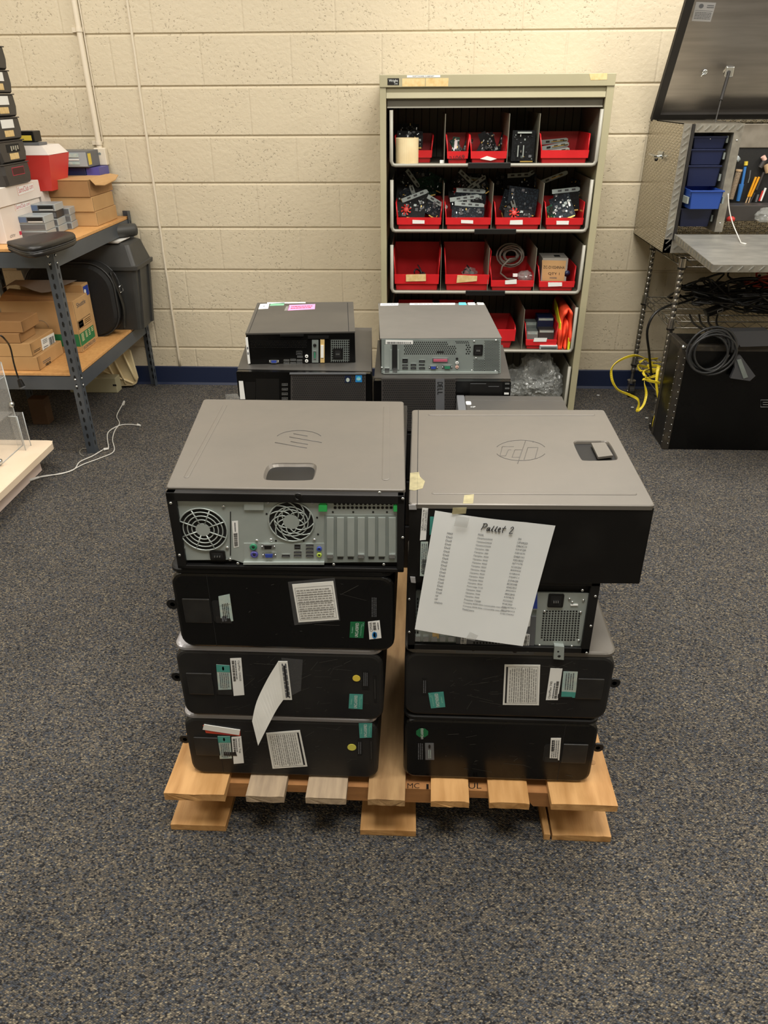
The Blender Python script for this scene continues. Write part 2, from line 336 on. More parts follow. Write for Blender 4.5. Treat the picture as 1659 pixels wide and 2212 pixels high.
def spline(pts, k=6, closed=False):
    n = len(pts); out = []
    for i in range(n if closed else n-1):
        if closed: a, b, c, d = pts[i-1], pts[i], pts[(i+1) % n], pts[(i+2) % n]
        else: a, b, c, d = pts[max(i-1, 0)], pts[i], pts[i+1], pts[min(i+2, n-1)]
        for j in range(k):
            t = j/k; out.append(.5*((2*b)+(c-a)*t+(2*a-5*b+4*c-d)*t*t+(3*b-a-3*c+d)*t**3))
    if not closed: out.append(pts[-1].copy())
    return out
def merge_into(o, mb):
    bm = bmesh.new(); bm.from_mesh(o.data); q = o
    while q.parent: q = q.parent
    base = q.location; idx = []
    for m in mb.ms:
        if m.name not in [x.name for x in o.data.materials]: o.data.materials.append(m)
        idx.append([x.name for x in o.data.materials].index(m.name))
    mb.bm.verts.index_update(); vs = [bm.verts.new(v.co-base) for v in mb.bm.verts]
    for f in mb.bm.faces: g = bm.faces.new([vs[v.index] for v in f.verts]); g.material_index = idx[f.material_index]
    bm.to_mesh(o.data); bm.free(); mb.bm.free()
def tag(o, label, cat, group=None, kind=None):
    o['label'] = label; o['category'] = cat
    if group: o['group'] = group
    if kind: o['kind'] = kind
    return o
def thing(name, label, cat, loc, group=None):
    o = bpy.data.objects.new(name, None); o.empty_display_size = .05; COL.objects.link(o); o.location = loc
    return tag(o, label, cat, group)
def struct(o): o['kind'] = 'structure'; return o
# a flat printed thing lying on a face: quad is TL TR BR BL in reading order; items in unit coordinates (u right, v up)
def bil(q, u, v):
    (ax, ay), (bx, by), (cx, cy), (dx, dy) = q
    tx = ax+(bx-ax)*u; ty = ay+(by-ay)*u; lx = dx+(cx-dx)*u; ly = dy+(cy-dy)*u
    return lx+(tx-lx)*v, ly+(ty-ly)*v
def decal_geo(mb, F, q, base, items, lift=.0004, th=.0004, px=True):
    if px: q = F.quad(q)
    if base:
        b = [F.pt(a, c, 0.00005) for a, c in q]; t = [F.pt(a, c, th) for a, c in q]
        mb.hexa(b, t, base)
    for it in items:
        h = th+lift*(it[0] != 'under')
        if it[0] == 'rect' or it[0] == 'under':
            _, u0, v0, u1, v1, m = it
            mb.geo([F.pt(*bil(q, u, v), h) for u, v in ((u0, v0), (u1, v0), (u1, v1), (u0, v1))], [(0, 1, 2, 3)], m)
        elif it[0] == 'text':
            _, tx, u0, v0, u1, v1, m = it
            vs, fs = text_geo(tx)
            mb.geo([F.pt(*bil(q, u0+(u1-u0)*a, v0+(v1-v0)*b), h*1.2) for a, b in vs], fs, m)
        elif it[0] == 'lines':
            _, u0, v0, u1, v1, n, m = it
            rr = random.Random(int((u0+v0*7+n)*1000))
            for i in range(n):
                a = v0+(v1-v0)*(i+.25)/n; b = v0+(v1-v0)*(i+.7)/n; u = u0
                while u < u1-.03:
                    w = rr.uniform(.04, .16)*(u1-u0); e = min(u+w, u1)
                    mb.geo([F.pt(*bil(q, x, y), h) for x, y in ((u, a), (e, a), (e, b), (u, b))], [(0, 1, 2, 3)], m); u = e+.02*(u1-u0)
        elif it[0] == 'bars':
            _, u0, v0, u1, v1, n, m = it
            rr = random.Random(n+5)
            for i in range(n):
                a = u0+(u1-u0)*i/n; b = a+(u1-u0)/n*rr.uniform(.3, .75)
                mb.geo([F.pt(*bil(q, x, y), h) for x, y in ((a, v0), (b, v0), (b, v1), (a, v1))], [(0, 1, 2, 3)], m)
        elif it[0] == 'disc':
            _, u, v, r, m = it
            mb.geo([F.pt(*bil(q, u+r*math.cos(t), v+r*math.sin(t)), h) for t in [2*PI*i/20 for i in range(20)]], [tuple(range(20))], m)
def decal(name, parent, F, q, base, items, label=None, **k):
    mb = MB(base); decal_geo(mb, F, q, base, items, **k); return mb.build(name, parent, label, rec=False)
# ================================================================ the room
mb = MB('carpet'); mb.geo([(-3, -3, 0), (3.4, -3, 0), (3.4, WALL_Y+.1, 0), (-3, WALL_Y+.1, 0), (-3, -3, -.03), (3.4, -3, -.03), (3.4, WALL_Y+.1, -.03), (-3, WALL_Y+.1, -.03)], [(0, 1, 2, 3), (7, 6, 5, 4), (0, 4, 5, 1), (1, 5, 6, 2), (2, 6, 7, 3), (3, 7, 4, 0)])
struct(mb.build('floor', loc=(0, 0, 0)))
# back wall: profile with a tooled groove at every bed joint
prof = [(0, 0)]
for k in range(1, 14):
    z = .2032*k
    prof += [(0, z-.0075), (.0015, z-.0066), (.0052, z-.0036), (.0062, z), (.0052, z+.0036), (.0015, z+.0066), (0, z+.0075)]
prof.append((0, 2.75))
mb = MB('wall'); rings = []
vs = []; fs = []
for x in (-3, 3.4):
    for d, z in prof: vs.append((x, WALL_Y+d, z))
n = len(prof)
for i in range(n-1): fs.append((i, i+n, i+n+1, i+1))
vs += [(-3, WALL_Y+.1, 0), (3.4, WALL_Y+.1, 0), (3.4, WALL_Y+.1, 2.75), (-3, WALL_Y+.1, 2.75)]
k = 2*n; fs += [(k+1, k, k+3, k+2), (0, k, k+1, n), (n-1, 2*n-1, k+2, k+3)]
mb.geo(vs, fs, 'wall'); struct(mb.build('wall_back', loc=(0, 0, 0), rec=False))
M['plainwall'] = mat('painted_wall', 'd2c6ac', .6); M['ceil'] = mat('ceiling_tile', 'd8d6d0', .8, c2='ccc9c2', scale=60)
struct(MB('plainwall').box(-3.1, -3, -3, WALL_Y+.1, 0, 2.75).build('wall_left'))
struct(MB('plainwall').box(3.4, 3.5, -3, WALL_Y+.1, 0, 2.75).build('wall_right'))
struct(MB('plainwall').box(-3.1, 3.5, -3.1, -3, 0, 2.75).build('wall_front'))
struct(MB('ceil').box(-3.1, 3.5, -3.1, WALL_Y+.1, 2.75, 2.85).build('ceiling'))
mb = MB('baseboard')
mb.loft([[(x, WALL_Y-d, z) for d, z in ((0, .0), (.014, 0), (.007, .012), (.005, .096), (.002, .101), (0, .101))] for x in (-3, 3.4)])
struct(mb.build('baseboard_back'))
# control joint down the wall and the painted conduit
p0 = W(283, 60, WALL_Y); p1 = W(389, 790, WALL_Y); xj = (p0.x+p1.x)/2
pts = [(xj+random.uniform(-.0015, .0015), WALL_Y-.001, .102+i*.05) for i in range(53)]
struct(MB('caulk')  .tube(pts, .0075, n=8, flat=.9, up=(1, 0, 0)).build('trim_1'))
xp = W(180, 120, 3.86).x
cp = thing('electrical_conduit', 'painted vertical conduit pipe clamped to the block wall above the left shelf', 'pipe', (xp, 3.862, 1.17))
MB('pipe').cyl((xp, 3.862, 1.175), (xp, 3.862, 2.74), .0125).build('pipe', cp)
for z in (1.195, 1.645, 2.3):
    b = MB('pipe'); b.cyl((xp, 3.862, z-.008), (xp, 3.862, z+.008), .0155).box(xp-.035, xp-.012, 3.868, 3.877, z-.009, z+.009, bev=.001); b.build('strap', cp)
b = MB('pipe'); b.box(xp-.025, xp+.03, 3.846, 3.876, 1.10, 1.175, bev=.004); b.cyl((xp+.002, 3.845, 1.15), (xp+.002, 3.847, 1.15), .006, 'zinc'); b.build('outlet_box', cp)
# thin painted wire beside the conduit
wq = [W(212, 318, 3.872), W(216, 345, 3.872), W(219, 362, 3.872), W(221, 378, 3.872)]
tag(MB('pipe').tube([(xp+.016, 3.874, 2.7), (xp+.016, 3.874, 1.2)]+[tuple(p) for p in wq], .003, n=6).build('wall_wire'), 'thin painted wire running down the wall beside the conduit', 'wire')

# ================================================================ pallet
PZ = .14
pal = thing('wooden_pallet', 'worn wooden shipping pallet on the carpet under the stacked computers', 'pallet', (-.04, 1.6, 0))
def board(x0, x1, y0, y1, z0, z1, m, name, sag=0, chip=0):
    b = MB(m); t = bmesh.new(); nx, ny = 8, 14; rr = random.Random(int(x0*1000)+5)
    rings = []
    for j in range(ny+1):
        y = y0+(y1-y0)*j/ny; r = []
        for i in range(nx+1):
            x = x0+(x1-x0)*i/nx; dy = (rr.uniform(-.0008, .0008)) if j in (0, ny) else 0
            r.append(V((x+(rr.uniform(-.0012, .0012) if i in (0, nx) else 0), y+dy, z1+rr.uniform(-.0004, .0004)+(sag*(abs(2*i/nx-1))**2 if j < 1 else 0)-(.0015 if i in (0, nx) else 0))))
        for i in range(nx, -1, -1):
            x = x0+(x1-x0)*i/nx; r.append(V((r[i].x, r[i].y, z0)))
        rings.append(r)
    b.loft(rings, m); return b.build(name, pal)
M['wood5'] = mat('rough_brown_board', 'ab8a5f', .75, c2='8a6a45', scale=9, detail=6, stretch=(5, .8, 5), bump=.25, bscale=60)
Y0, Y1 = 1.032, 2.22
DB = [(-.508, -.383, 'wood', .004), (-.338, -.259, 'wood2', .001), (-.214, -.132, 'wood2', 0), (-.087, -.011, 'wood5', 0), (.042, .120, 'wood', -.001), (.162, .242, 'wood', 0), (.286, .419, 'wood', 0)]
for x0, x1, m, sg in DB: board(x0, x1, Y0+(x0+.5)*.008, Y1, PZ-.018, PZ, m, 'deck_board', sg)
for x0, x1 in ((-.52, -.398), (-.107, .013), (.303, .428), (.286, .299)): board(x0, x1, 1.053+(x0+.5)*.008, Y1-.02, .001, .018, 'wood', 'bottom_board')
for y in (1.080, 1.62, 2.14):
    b = MB('wood3'); z0, z1 = .080, PZ-.0185
    notch = [(-.505, z0), (-.345, z0), (-.335, z0+.020), (-.17, z0+.020), (-.155, z0), (.055, z0), (.07, z0+.020), (.245, z0+.020), (.26, z0), (.415, z0), (.415, z1), (-.505, z1)]
    b.prism([(x, y, z) for x, z in notch], (0, .035, 0)); st = b.build('stringer', pal)
    for xa_, xb_ in ((-.50, -.40), (-.095, .0), (.31, .41)): MB('wood3').box(xa_, xb_, y+.055, y+.15 if y < 2 else y+.06, .0185, PZ-.0186).build('block', pal)
    for xa_, xb_ in ((-.49, -.43), (-.08, -.02), (.33, .39)): MB('wood3').box(xa_, xb_, y+.001, y+.0375, .0185, z0-.0003).build('block', pal) if y > 1.5 else None
    if y < 1.1:
        F = Face((0, y-.0005, 0), (1, 0, 0), (0, 0, 1))
        decal('stencil_lettering', st, F, [(880, 1691), (906, 1691), (906, 1702), (880, 1702)], None, [('text', 'MC', 0, 0, 1, 1, 'ink')])
        decal('stencil_lettering', st, F, [(921, 1693), (926, 1693), (926, 1704), (921, 1704)], None, [('rect', 0, 0, 1, 1, 'ink')])
        decal('stencil_lettering', st, F, [(1012, 1690), (1040, 1690), (1040, 1703), (1012, 1703)], None, [('text', 'UL', 0, 0, 1, 1, 'ink')])
# knots and nails
for x, y in ((-.47, 1.16), (-.455, 1.10), (-.44, 1.11), (.39, 1.15)):
    MB('wood3').lathe([(.0, .0006), (.006, .0008), (.009, -.001)], (x, y, PZ), m=M['cartond'], n=9).build('knot', pal)
# ================================================================ tower computers on the pallet
def rrect3(x0, x1, z0, z1, r, y, n=5): return [V((x, y, z)) for x, z in rrect(x0, x1, z0, z1, r, n)]
def screw(mb, F, p, r=.0028, h=.002, m='bright'):
    a, c = F.px(*p); q = F.pt(a, c, 0); mb.lathe([(r, 0), (r, h*.6), (r*.6, h), (0, h)], q, F.n, m, n=10)
def plate(mb, F, poly, n0, n1, m, px=True):
    q = F.quad(poly) if px else poly
    mb.prism([F.pt(a, c, n0) for a, c in q], F.n*(n1-n0), m)
def rect(x0, y0, x1, y1): return [(x0, y0), (x1, y0), (x1, y1), (x0, y1)]
def round_tower(x0, x1, z0, z1, y0, y1, body, label, flip=False, ang=0, lipm='lipsilver'):
    t = thing('tower_computer', label, 'computer', ((x0+x1)/2, (y0+y1)/2, z0), None)
    T = Matrix.Translation(V((x0, y0, z0))) @ Matrix.Rotation(ang, 4, 'Z'); w, h, d = x1-x0, z1-z0, y1-y0
    r = .026
    sgn = -1 if flip else 1
    def X(x): return w-x if flip else x
    def rr(i, y, hh=h, zz=0): return [p for p in rrect3(i, w-i, zz+i, zz+hh-i, max(r-i, .004), y)]
    b = MB(body, T); b.loft([rr(.0075, 0, h-.008), rr(.0032, .0018, h-.008), rr(.0005, .006, h-.008), rr(0, .011, h-.008), rr(0, d, h-.008)], body, smooth=False)
    b.build('case', t)
    # wide steel side panel now on top
    b = MB(lipm, T); b.loft([[V((x, y, z)) for x, y in rrect(i, w-i, .0012+i, d-i, .022)] for z, i in ((h-.0095, 0), (h-.0035, 0), (h-.0012, .0022), (h, .005))], lipm)
    b.build('side_panel', t)
    # seam of the cover, latch, lock loop
    b = MB('hole', T); s0, s1 = sorted((X(.0665), X(.0675))); b.box(s0, s1, -.0003, .004, .006, h-.013); b.build('seam', t)
    lx0, lx1 = sorted((X(.016), X(.066))); px0, px1 = sorted((X(.069), X(.103)))
    b = MB('latchp', T); b.box(lx0, lx1, -.0028, .003, h*.34, h*.64, bev=.0015); b.build('latch', t)
    b = MB('hole', T); b.prism([(x, -.0004, z) for x, z in rrect(px0, px1, h*.34, h*.62, .006)], (0, .003, 0), 'hole')
    b.prism([(px0+.004, -.0012, h*.34), (px1-.002, -.0012, h*.34), (px1-.004, -.0004, h*.42), (px0+.004, -.0004, h*.42)], (0, .002, 0), 'latchp'); b.build('latch_pocket', t)
    b = MB('port', T); cx = X(-.009); b.lathe([(.0045, -.002), (.0110, -.002), (.0122, 0), (.0110, .002), (.0045, .002), (.0045, -.002)], (cx, .016, h*.5), (0, 1, 0), 'port', n=18, smooth=False)
    b.build('padlock_loop', t)
    F = Face(T @ V((0, -.0002, 0)), T.to_3x3() @ V((1, 0, 0)), (0, 0, 1))
    return t, F, T
L1, F1, T1 = round_tower(-.462, -.068, PZ+.0015, .3105, 1.085, 1.49, 'dusty', 'black tower computer with torn red tape, bottom of the front left stack')
L2, F2, T2 = round_tower(-.452, -.056, .3125, .4905, 1.080, 1.485, 'dusty', 'black tower computer with a curled hanging paper, second in the front left stack')
L3, F3, T3 = round_tower(-.433, -.034, .4925, .6705, 1.075, 1.48, 'gloss', 'glossy black tower computer in the front left stack, right under the silver-backed tower', lipm='black')
Q1, FQ1, _ = round_tower(-.016, .372, PZ+.0015, .3175, 1.092, 1.49, 'gloss', 'glossy black tower computer on the bottom of the front right stack', flip=True, lipm='black')
Q2, FQ2, _ = round_tower(-.015, .380, .3195, .4880, 1.092, 1.50, 'dusty', 'dusty black tower computer second from the bottom of the front right stack', flip=True, lipm='topgrey')
# stickers ------------------------------------------------------ quads are TL TR BR BL of the sticker as read (most are turned on their side)
def unclass(par, F, q, m, ink='whiteink'):
    decal('classification_sticker', par, F, q, m, [('text', 'UNCLASSIFIED', .06, .40, .94, .62, ink), ('text', 'This medium is', .3, .78, .7, .88, 'greenink'), ('text', 'U.S. Government Property', .15, .16, .85, .26, 'greenink'), ('text', 'SF 710', .75, .05, .93, .13, 'greenink')])
def serial(par, F, q, base='whitelab', tx='Service Tag', **k):
    decal('serial_sticker', par, F, q, base, [('text', tx, .06, .62, .6, .85, 'ink'), ('lines', .06, .36, .58, .56, 1, 'ink2'), ('bars', .06, .12, .62, .34, 22, 'ink')], **k)
def licence(par, F, q):
    decal('licence_sticker', par, F, q, 'greylab', [('rect', 0, 0, .28, 1, 'teal'), ('lines', .32, .15, .95, .9, 5, 'ink2'), ('disc', .14, .5, .08, 'ink2')])
def form(par, F, q, bar=True):
    it = [('lines', .08, .08, .92, .86, 13, 'ink3')]+[('rect', .05, y, .95, y+.006, 'ink') for y in (.06, .3, .5, .7, .9)]+[('rect', x, .06, x+.006, .9, 'ink') for x in (.05, .95)]
    if bar: it.append(('rect', .05, .90, .95, .95, 'ink'))
    decal('paper_form', par, F, q, 'white', it, th=.0007)
def vert(x0, y0, x1, y1, sk=0, left=True):
    # sticker turned a quarter turn: reading runs down the face (left=False) or up it (left=True)
    return [(x0, y1), (x0+sk, y0), (x1+sk, y0), (x1, y1)] if left else [(x1+sk, y0), (x1, y1), (x0, y1), (x0+sk, y0)]
decal('dell_plate', L3, F3, [(0, 0)]*4, None, []) if False else None
# L3
licence_q = [(489, 1284), (505, 1342), (479, 1344), (472, 1288)]
decal('serial_sticker', L3, F3, [(496, 1283), (504, 1341), (478, 1346), (472, 1288)], 'greylab', [('rect', .0, 0, .35, 1, 'greylab'), ('lines', .3, .2, .95, .8, 4, 'ink'), ('rect', .75, .1, .95, .5, 'ink2')])
decal('clear_tape', L3, F3, [(622, 1257), (723, 1248), (735, 1340), (636, 1350)], 'tape3', [])
form(L3, F3, [(631, 1262), (720, 1255), (732, 1338), (645, 1344)], False)
decal('regulatory_text', L3, F3, [(802, 1332), (802, 1290), (814, 1290), (814, 1332)], None, [('lines', 0, 0, 1, 1, 3, 'ink2')])
unclass(L3, F3, [(755, 1377), (757, 1343), (788, 1343), (785, 1378)], 'dgreen')
decal('property_sticker', L3, F3, [(798, 1381), (795, 1343), (820, 1340), (824, 1378)], 'whitelab', [('text', 'CFMWR', .45, .66, .97, .9, 'ink'), ('bars', .5, .35, .95, .6, 12, 'ink'), ('disc', .22, .55, .2, 'blueb'), ('disc', .22, .5, .15, 'whitelab'), ('text', 'MWR', .08, .3, .38, .5, 'blueb'), ('lines', .5, .1, .9, .25, 1, 'ink')])
# L2
licence(L2, F2, [(467, 1435), (496, 1437), (500, 1489), (472, 1490)][1:]+[(467, 1435)])
serial(L2, F2, [(521, 1421), (528, 1501), (505, 1503), (497, 1422)], 'whitelab', 'OptiPlex GX620')
decal('clear_tape', L2, F2, [(608, 1421), (654, 1425), (650, 1492), (615, 1510)], 'tape3', [])
decal('adhesive_dot', L2, F2, circ(770, 1465, 9, 8, 14), 'yellow', []) if False else None
def dot(par, F, cx, cy, r, m):
    b = MB(m); a, c = F.px(cx, cy); rr = abs(F.px(cx+r, cy)[0]-a); b.prism([F.pt(a+rr*math.cos(i*PI/9), c+rr*math.sin(i*PI/9), 0) for i in range(18)], F.n*.0008, m); b.build('adhesive_dot', par)
dot(L2, F2, 770, 1465, 8.5, 'yellow'); dot(L1, F1, 760, 1614, 9.5, 'yellow2')
decal('regulatory_sticker', L2, F2, [(782, 1489), (782, 1448), (797, 1448), (797, 1489)], 'port', [('lines', .2, .15, .9, .85, 3, 'ink2')])
unclass(L2, F2, [(753, 1530), (755, 1499), (784, 1500), (783, 1532)], 'teal')
# hanging curled paper of L2
cq = [F2.px(*p) for p in ((600, 1428), (621, 1428), (631, 1511), (602, 1511))]
b = MB('white'); decal_geo(b, F2, [(621, 1428), (631, 1511), (612, 1511), (601, 1428)], 'white', [('lines', .05, .25, .95, .95, 2, 'ink2'), ('rect', .1, .5, .92, .7, 'ink')], th=.0012)
ts = F2.pt(*F2.px(601, 1428), .001); te = F2.pt(*F2.px(604, 1510), .001)
fl = [(F2.pt(*F2.px(*p), n)) for p, n in (((601, 1428), .001), ((580, 1457), .014), ((560, 1495), .026), ((552, 1530), .034))]
fr = [(F2.pt(*F2.px(*p), n)) for p, n in (((612, 1511), .001), ((600, 1523), .012), ((585, 1545), .026), ((565, 1581), .036))]
N = 12; L_ = spline(fl, 5); R_ = spline(fr, 5)
vs = [p for a, c in zip(L_, R_) for p in (a, c)]; b.geo(vs, [(2*i, 2*i+1, 2*i+3, 2*i+2) for i in range(len(L_)-1)], 'white')
b.geo([p-V((0, .0006, 0)) for p in vs], [(2*i, 2*i+2, 2*i+3, 2*i+1) for i in range(len(L_)-1)], 'white'); b.build('hanging_form', L2)
# L1
decal('torn_tape', L1, F1, [(438, 1566), (519, 1577), (519, 1590), (445, 1583)], 'orange', [('text', 'WORLD', .3, .05, .7, .8, 'redink')])
decal('torn_tape', L1, F1, [(441, 1564), (519, 1576), (517, 1587), (438, 1575)], 'white', [], th=.0016)
licence(L1, F1, [(497, 1590), (501, 1638), (475, 1639), (470, 1590)])
serial(L1, F1, [(521, 1590), (527, 1648), (505, 1650), (500, 1592)], 'whitelab', 'Service Tag')
form(L1, F1, [(648, 1577), (664, 1655), (589, 1660), (575, 1583)])
decal('regulatory_sticker', L1, F1, [(772, 1631), (772, 1598), (782, 1598), (782, 1631)], 'port', [('lines', .1, .1, .9, .9, 2, 'ink2')])
unclass(L1, F1, [(777, 1594), (775, 1562), (804, 1562), (803, 1593)], 'teal')
def scuffs(par, F, w, h, n, seed):
    rr = random.Random(seed); b = MB('scratch')
    for k in range(n):
        x = rr.uniform(.08, w-.04); z = rr.uniform(.02, h-.02); L = rr.choice((.004, .008, .02, .05))*rr.uniform(.5, 1.3); a = rr.uniform(-.6, 1.4); t_ = rr.uniform(.0002, .0005)
        dx, dz = L*math.cos(a), L*math.sin(a)*.5; n_ = V((-dz, dx)).normalized()*t_ if (dx or dz) else V((0, 0))
        if not (.01 < z+dz < h-.012 and x+dx < w-.02): continue
        b.geo([F.pt(x+n_.x, z+n_.y, .0003), F.pt(x-n_.x, z-n_.y, .0003), F.pt(x+dx-n_.x, z+dz-n_.y, .0003), F.pt(x+dx+n_.x, z+dz+n_.y, .0003)], [(0, 1, 2, 3)])
    merge_into([c for c in COL.objects if c.parent == par and c.name.startswith('case')][0], b)
scuffs(L1, F1, .394, .168, 55, 1); scuffs(L2, F2, .396, .176, 75, 2); scuffs(Q2, FQ2, .395, .168, 60, 3); scuffs(Q1, FQ1, .388, .17, 25, 4); scuffs(L3, F3, .399, .176, 12, 6)
for par, F in ((L1, F1), (L2, F2)): b = MB('port'); b.box(0, 0, 0, 0, 0, 0) if False else None; b.prism([F.pt(*p) for p in ((.378, .05), (.383, .05), (.383, .12), (.378, .12))], F.n*.0004, 'port'); b.prism([F.pt(*p, .0005) for p in ((.380, .06), (.381, .06), (.381, .11), (.380, .11))], F.n*.0002, 'scratch'); b.build('edge_marking', par)
# Q1
b = MB('dgreen'); a, c = FQ1.px(912, 1583); b.prism([FQ1.pt(a+.013*math.cos(i*PI/4+.39), c+.013*math.sin(i*PI/4+.39), 0) for i in range(8)], FQ1.n*.0005)
decal_geo(b, FQ1, [(900, 1597), (900, 1571), (924, 1571), (924, 1597)], None, [('text', 'UNCLASSIFIED', .05, .4, .95, .62, 'whiteink')], lift=.0006); b.build('classification_sticker', Q1)
decal('regulatory_text', Q1, FQ1, [(902, 1640), (902, 1605), (914, 1605), (914, 1640)], None, [('lines', 0, 0, 1, 1, 3, 'ink2')])
decal('regulatory_sticker', Q1, FQ1, [(919, 1641), (918, 1605), (937, 1605), (938, 1641)], 'greyp', [('disc', .8, .5, .12, 'port'), ('lines', .1, .3, .6, .7, 2, 'greylab')])
decal('serial_sticker', Q1, FQ1, [(1212, 1594), (1208, 1642), (1187, 1641), (1190, 1594)], 'white', [('lines', .1, .1, .9, .9, 4, 'ink2'), ('bars', .1, .1, .6, .35, 10, 'ink')])
# Q2
decal('regulatory_sticker', Q2, FQ2, [(912, 1500), (912, 1465), (922, 1465), (922, 1500)], 'port', [('lines', .1, .1, .9, .9, 2, 'ink2')])
unclass(Q2, FQ2, [(962, 1527), (958, 1494), (925, 1497), (931, 1530)], 'teal')
form(Q2, FQ2, [(1089, 1435), (1089, 1435), (1089, 1435), (1089, 1435)]) if False else None
form(Q2, FQ2, [(1086, 1522), (1090, 1435), (1167, 1436), (1164, 1523)])
serial(Q2, FQ2, [(1179, 1512), (1189, 1443), (1215, 1444), (1205, 1512)], 'whitelab', 'OptiPlex 745')
decal('licence_sticker', Q2, FQ2, [(1212, 1505), (1217, 1450), (1248, 1451), (1243, 1507)], 'greylab', [('rect', 0, 0, .22, 1, 'teal'), ('lines', .3, .2, .95, .85, 4, 'ink2')])

# ---------------------------------------------------------------- silver-backed tower on top of the left stack
def top_panel(par, T, w, d, z, m, outline=None):
    b = MB(m, T); b.loft([[V((x, y, zz)) for x, y in rrect(i, w-i, i, d-i, .008)] for zz, i in ((z-.006, 0), (z-.0015, 0), (z, .0018))], m); return b
def strip(b, F, q, m, h=.0012):
    # raised stiffening strip with rounded ends, from pixel a to pixel b
    (x0, y0), (x1, y1), wd = q; a = V(F.px(x0, y0)); c = V(F.px(x1, y1)); d = (c-a).normalized(); n = V((-d.y, d.x)); pts = []
    for k in range(9): t = PI/2+PI*k/8; pts.append(a+(d*math.cos(t)+n*math.sin(t))*wd)
    for k in range(9): t = -PI/2+PI*k/8; pts.append(c+(d*math.cos(t)+n*math.sin(t))*wd)
    cen = sum(pts, V((0, 0)))/len(pts)
    inn = [p-(p-a if (p-a).length < (p-c).length else p-c).normalized()*.0016 for p in pts]
    b.loft([[F.pt(p.x, p.y, -.0005) for p in pts], [F.pt(p.x, p.y, h*.4) for p in pts], [F.pt(p.x, p.y, h) for p in inn]], m)
AL4 = math.radians(1.6)
HT = thing('tower_computer', 'grey-topped tower computer with silver rear fans, topmost of the front left stack', 'computer', (-.22, 1.29, .6725))
TH = Matrix.Translation(V((-.414, 1.072, .6725))) @ Matrix.Rotation(.004, 4, 'Z'); w, h, d = .396, .1545, .415
b = MB('blackmetal', TH)
b.box(0, w, .012, d-.004, 0, h-.006, bev=.003)                       # shell
for bx in ((0, .016, 0, .014, 0, h-.004), (w-.012, w, 0, .014, 0, h-.004), (0, w, 0, .014, 0, .007), (0, w, 0, .014, h-.02, h-.004)): b.box(*bx, bev=.0015)
b.build('case', HT)
# top panel is a slightly skewed sheet so its left edge runs back and outwards as in the photo
zt = .6725+h
tq = [G(358, 1052, zt), G(876, 1058, zt), G(872, 867, zt), G(440, 862, zt)]
tq = [V((p.x, p.y, 0)) for p in tq]
b = MB('topgrey')
def shrink(q, i):
    c = sum(q, V((0, 0, 0)))/4; return [p+(c-p).normalized()*i*1.4 for p in q]
def rq(q, r):
    out = []
    for i in range(4):
        p = q[i]; a = (q[i-1]-p).normalized(); c = (q[(i+1) % 4]-p).normalized()
        for k in range(5):
            t = k/4; out.append((p+a*r)*(1-t)**2+p*2*t*(1-t)+(p+c*r)*t*t)
    return out
FT = Face((0, 0, zt), (1, 0, 0), (0, 1, 0))
hole = [(569, 1031), (574, 1012), (583, 1003), (600, 1000), (640, 1000), (671, 1000), (682, 1004), (684, 1013), (678, 1032), (669, 1037), (630, 1038), (579, 1037)]
def sheet_with_pocket(b, outline, F, pocket, z, m, depth=.02, inner=.72, shift=(0, 0), mp=None):
    # flat sheet with a recessed pocket: bridge outline and pocket by triangulation
    bm = bmesh.new(); ov = [bm.verts.new(V((p.x, p.y, z))) for p in outline]; pk = spline([F.pt(*F.px(*p)) for p in pocket], 3, True); pv = [bm.verts.new(V((p.x, p.y, z))) for p in pk]
    es = [bm.edges.new((ov[i], ov[(i+1) % len(ov)])) for i in range(len(ov))]+[bm.edges.new((pv[i], pv[(i+1) % len(pv)])) for i in range(len(pv))]
    bmesh.ops.triangle_fill(bm, edges=es, use_beauty=True)
    b.tmp(bm, m)
    c = sum(pk, V((0, 0, 0)))/len(pk); c = V((c.x+shift[0], c.y+shift[1], z)); c0 = sum(pk, V((0, 0, 0)))/len(pk)
    r1 = [V((p.x, p.y, z)) for p in pk]; r2 = [V(((c0.x-p.x)*.03+p.x, (c0.y-p.y)*.03+p.y, z-.002)) for p in pk]; r3 = [V((c.x+(p.x-c0.x)*inner, c.y+(p.y-c0.y)*inner, z-depth)) for p in pk]
    b.loft([r1, r2, r3], mp or m, False, False, True)
ol = [V((p.x, p.y, zt)) for p in rq(tq, .007)]; ol2 = [V((p.x, p.y, zt)) for p in rq(shrink(tq, .0015), .006)]
b.loft([[V((p.x, p.y, zt-.0065)) for p in ol], [V((p.x, p.y, zt-.0015)) for p in ol], ol2], 'topgrey', False, False, False)
sheet_with_pocket(b, ol2, FT, hole, zt, 'topgrey', .013, .82, (0, -.004))
strip(b, FT, ((486, 876), (403, 1030), .0045), 'topgrey'); strip(b, FT, ((835, 880), (833, 1034), .0065), 'topgrey')
o = b.build('top_panel', HT)
# pressed logo: ellipse outline with four slanted strokes
b = MB('emboss'); pl = [FT.pt(*FT.px(x, y), .0004) for x, y in circ(646, 949, 51, 19, 32)][0:]
b.tube(pl[18:31], .0006, n=5)
for q in (((634, 937), (664, 942)), ((625, 944), (695, 956)), ((628, 954), (665, 960)), ((594, 956), (663, 968))):
    b.tube([FT.pt(*FT.px(*q[0]), .0003), FT.pt(*FT.px(*q[1]), .0003)], .0008, n=5)
b.build('pressed_logo', HT)
FH = Face(TH @ V((0, .006, 0)), TH.to_3x3() @ V((1, 0, 0)), (0, 0, 1))
b = MB('silver')
plate(b, FH, [(372, 1072), (532, 1072), (540, 1066), (585, 1066), (592, 1074), (632, 1074), (640, 1066), (660, 1066), (690, 1074), (866, 1073), (866, 1212), (700, 1216), (525, 1216), (505, 1209), (394, 1210)], -.002, 0, 'silver')
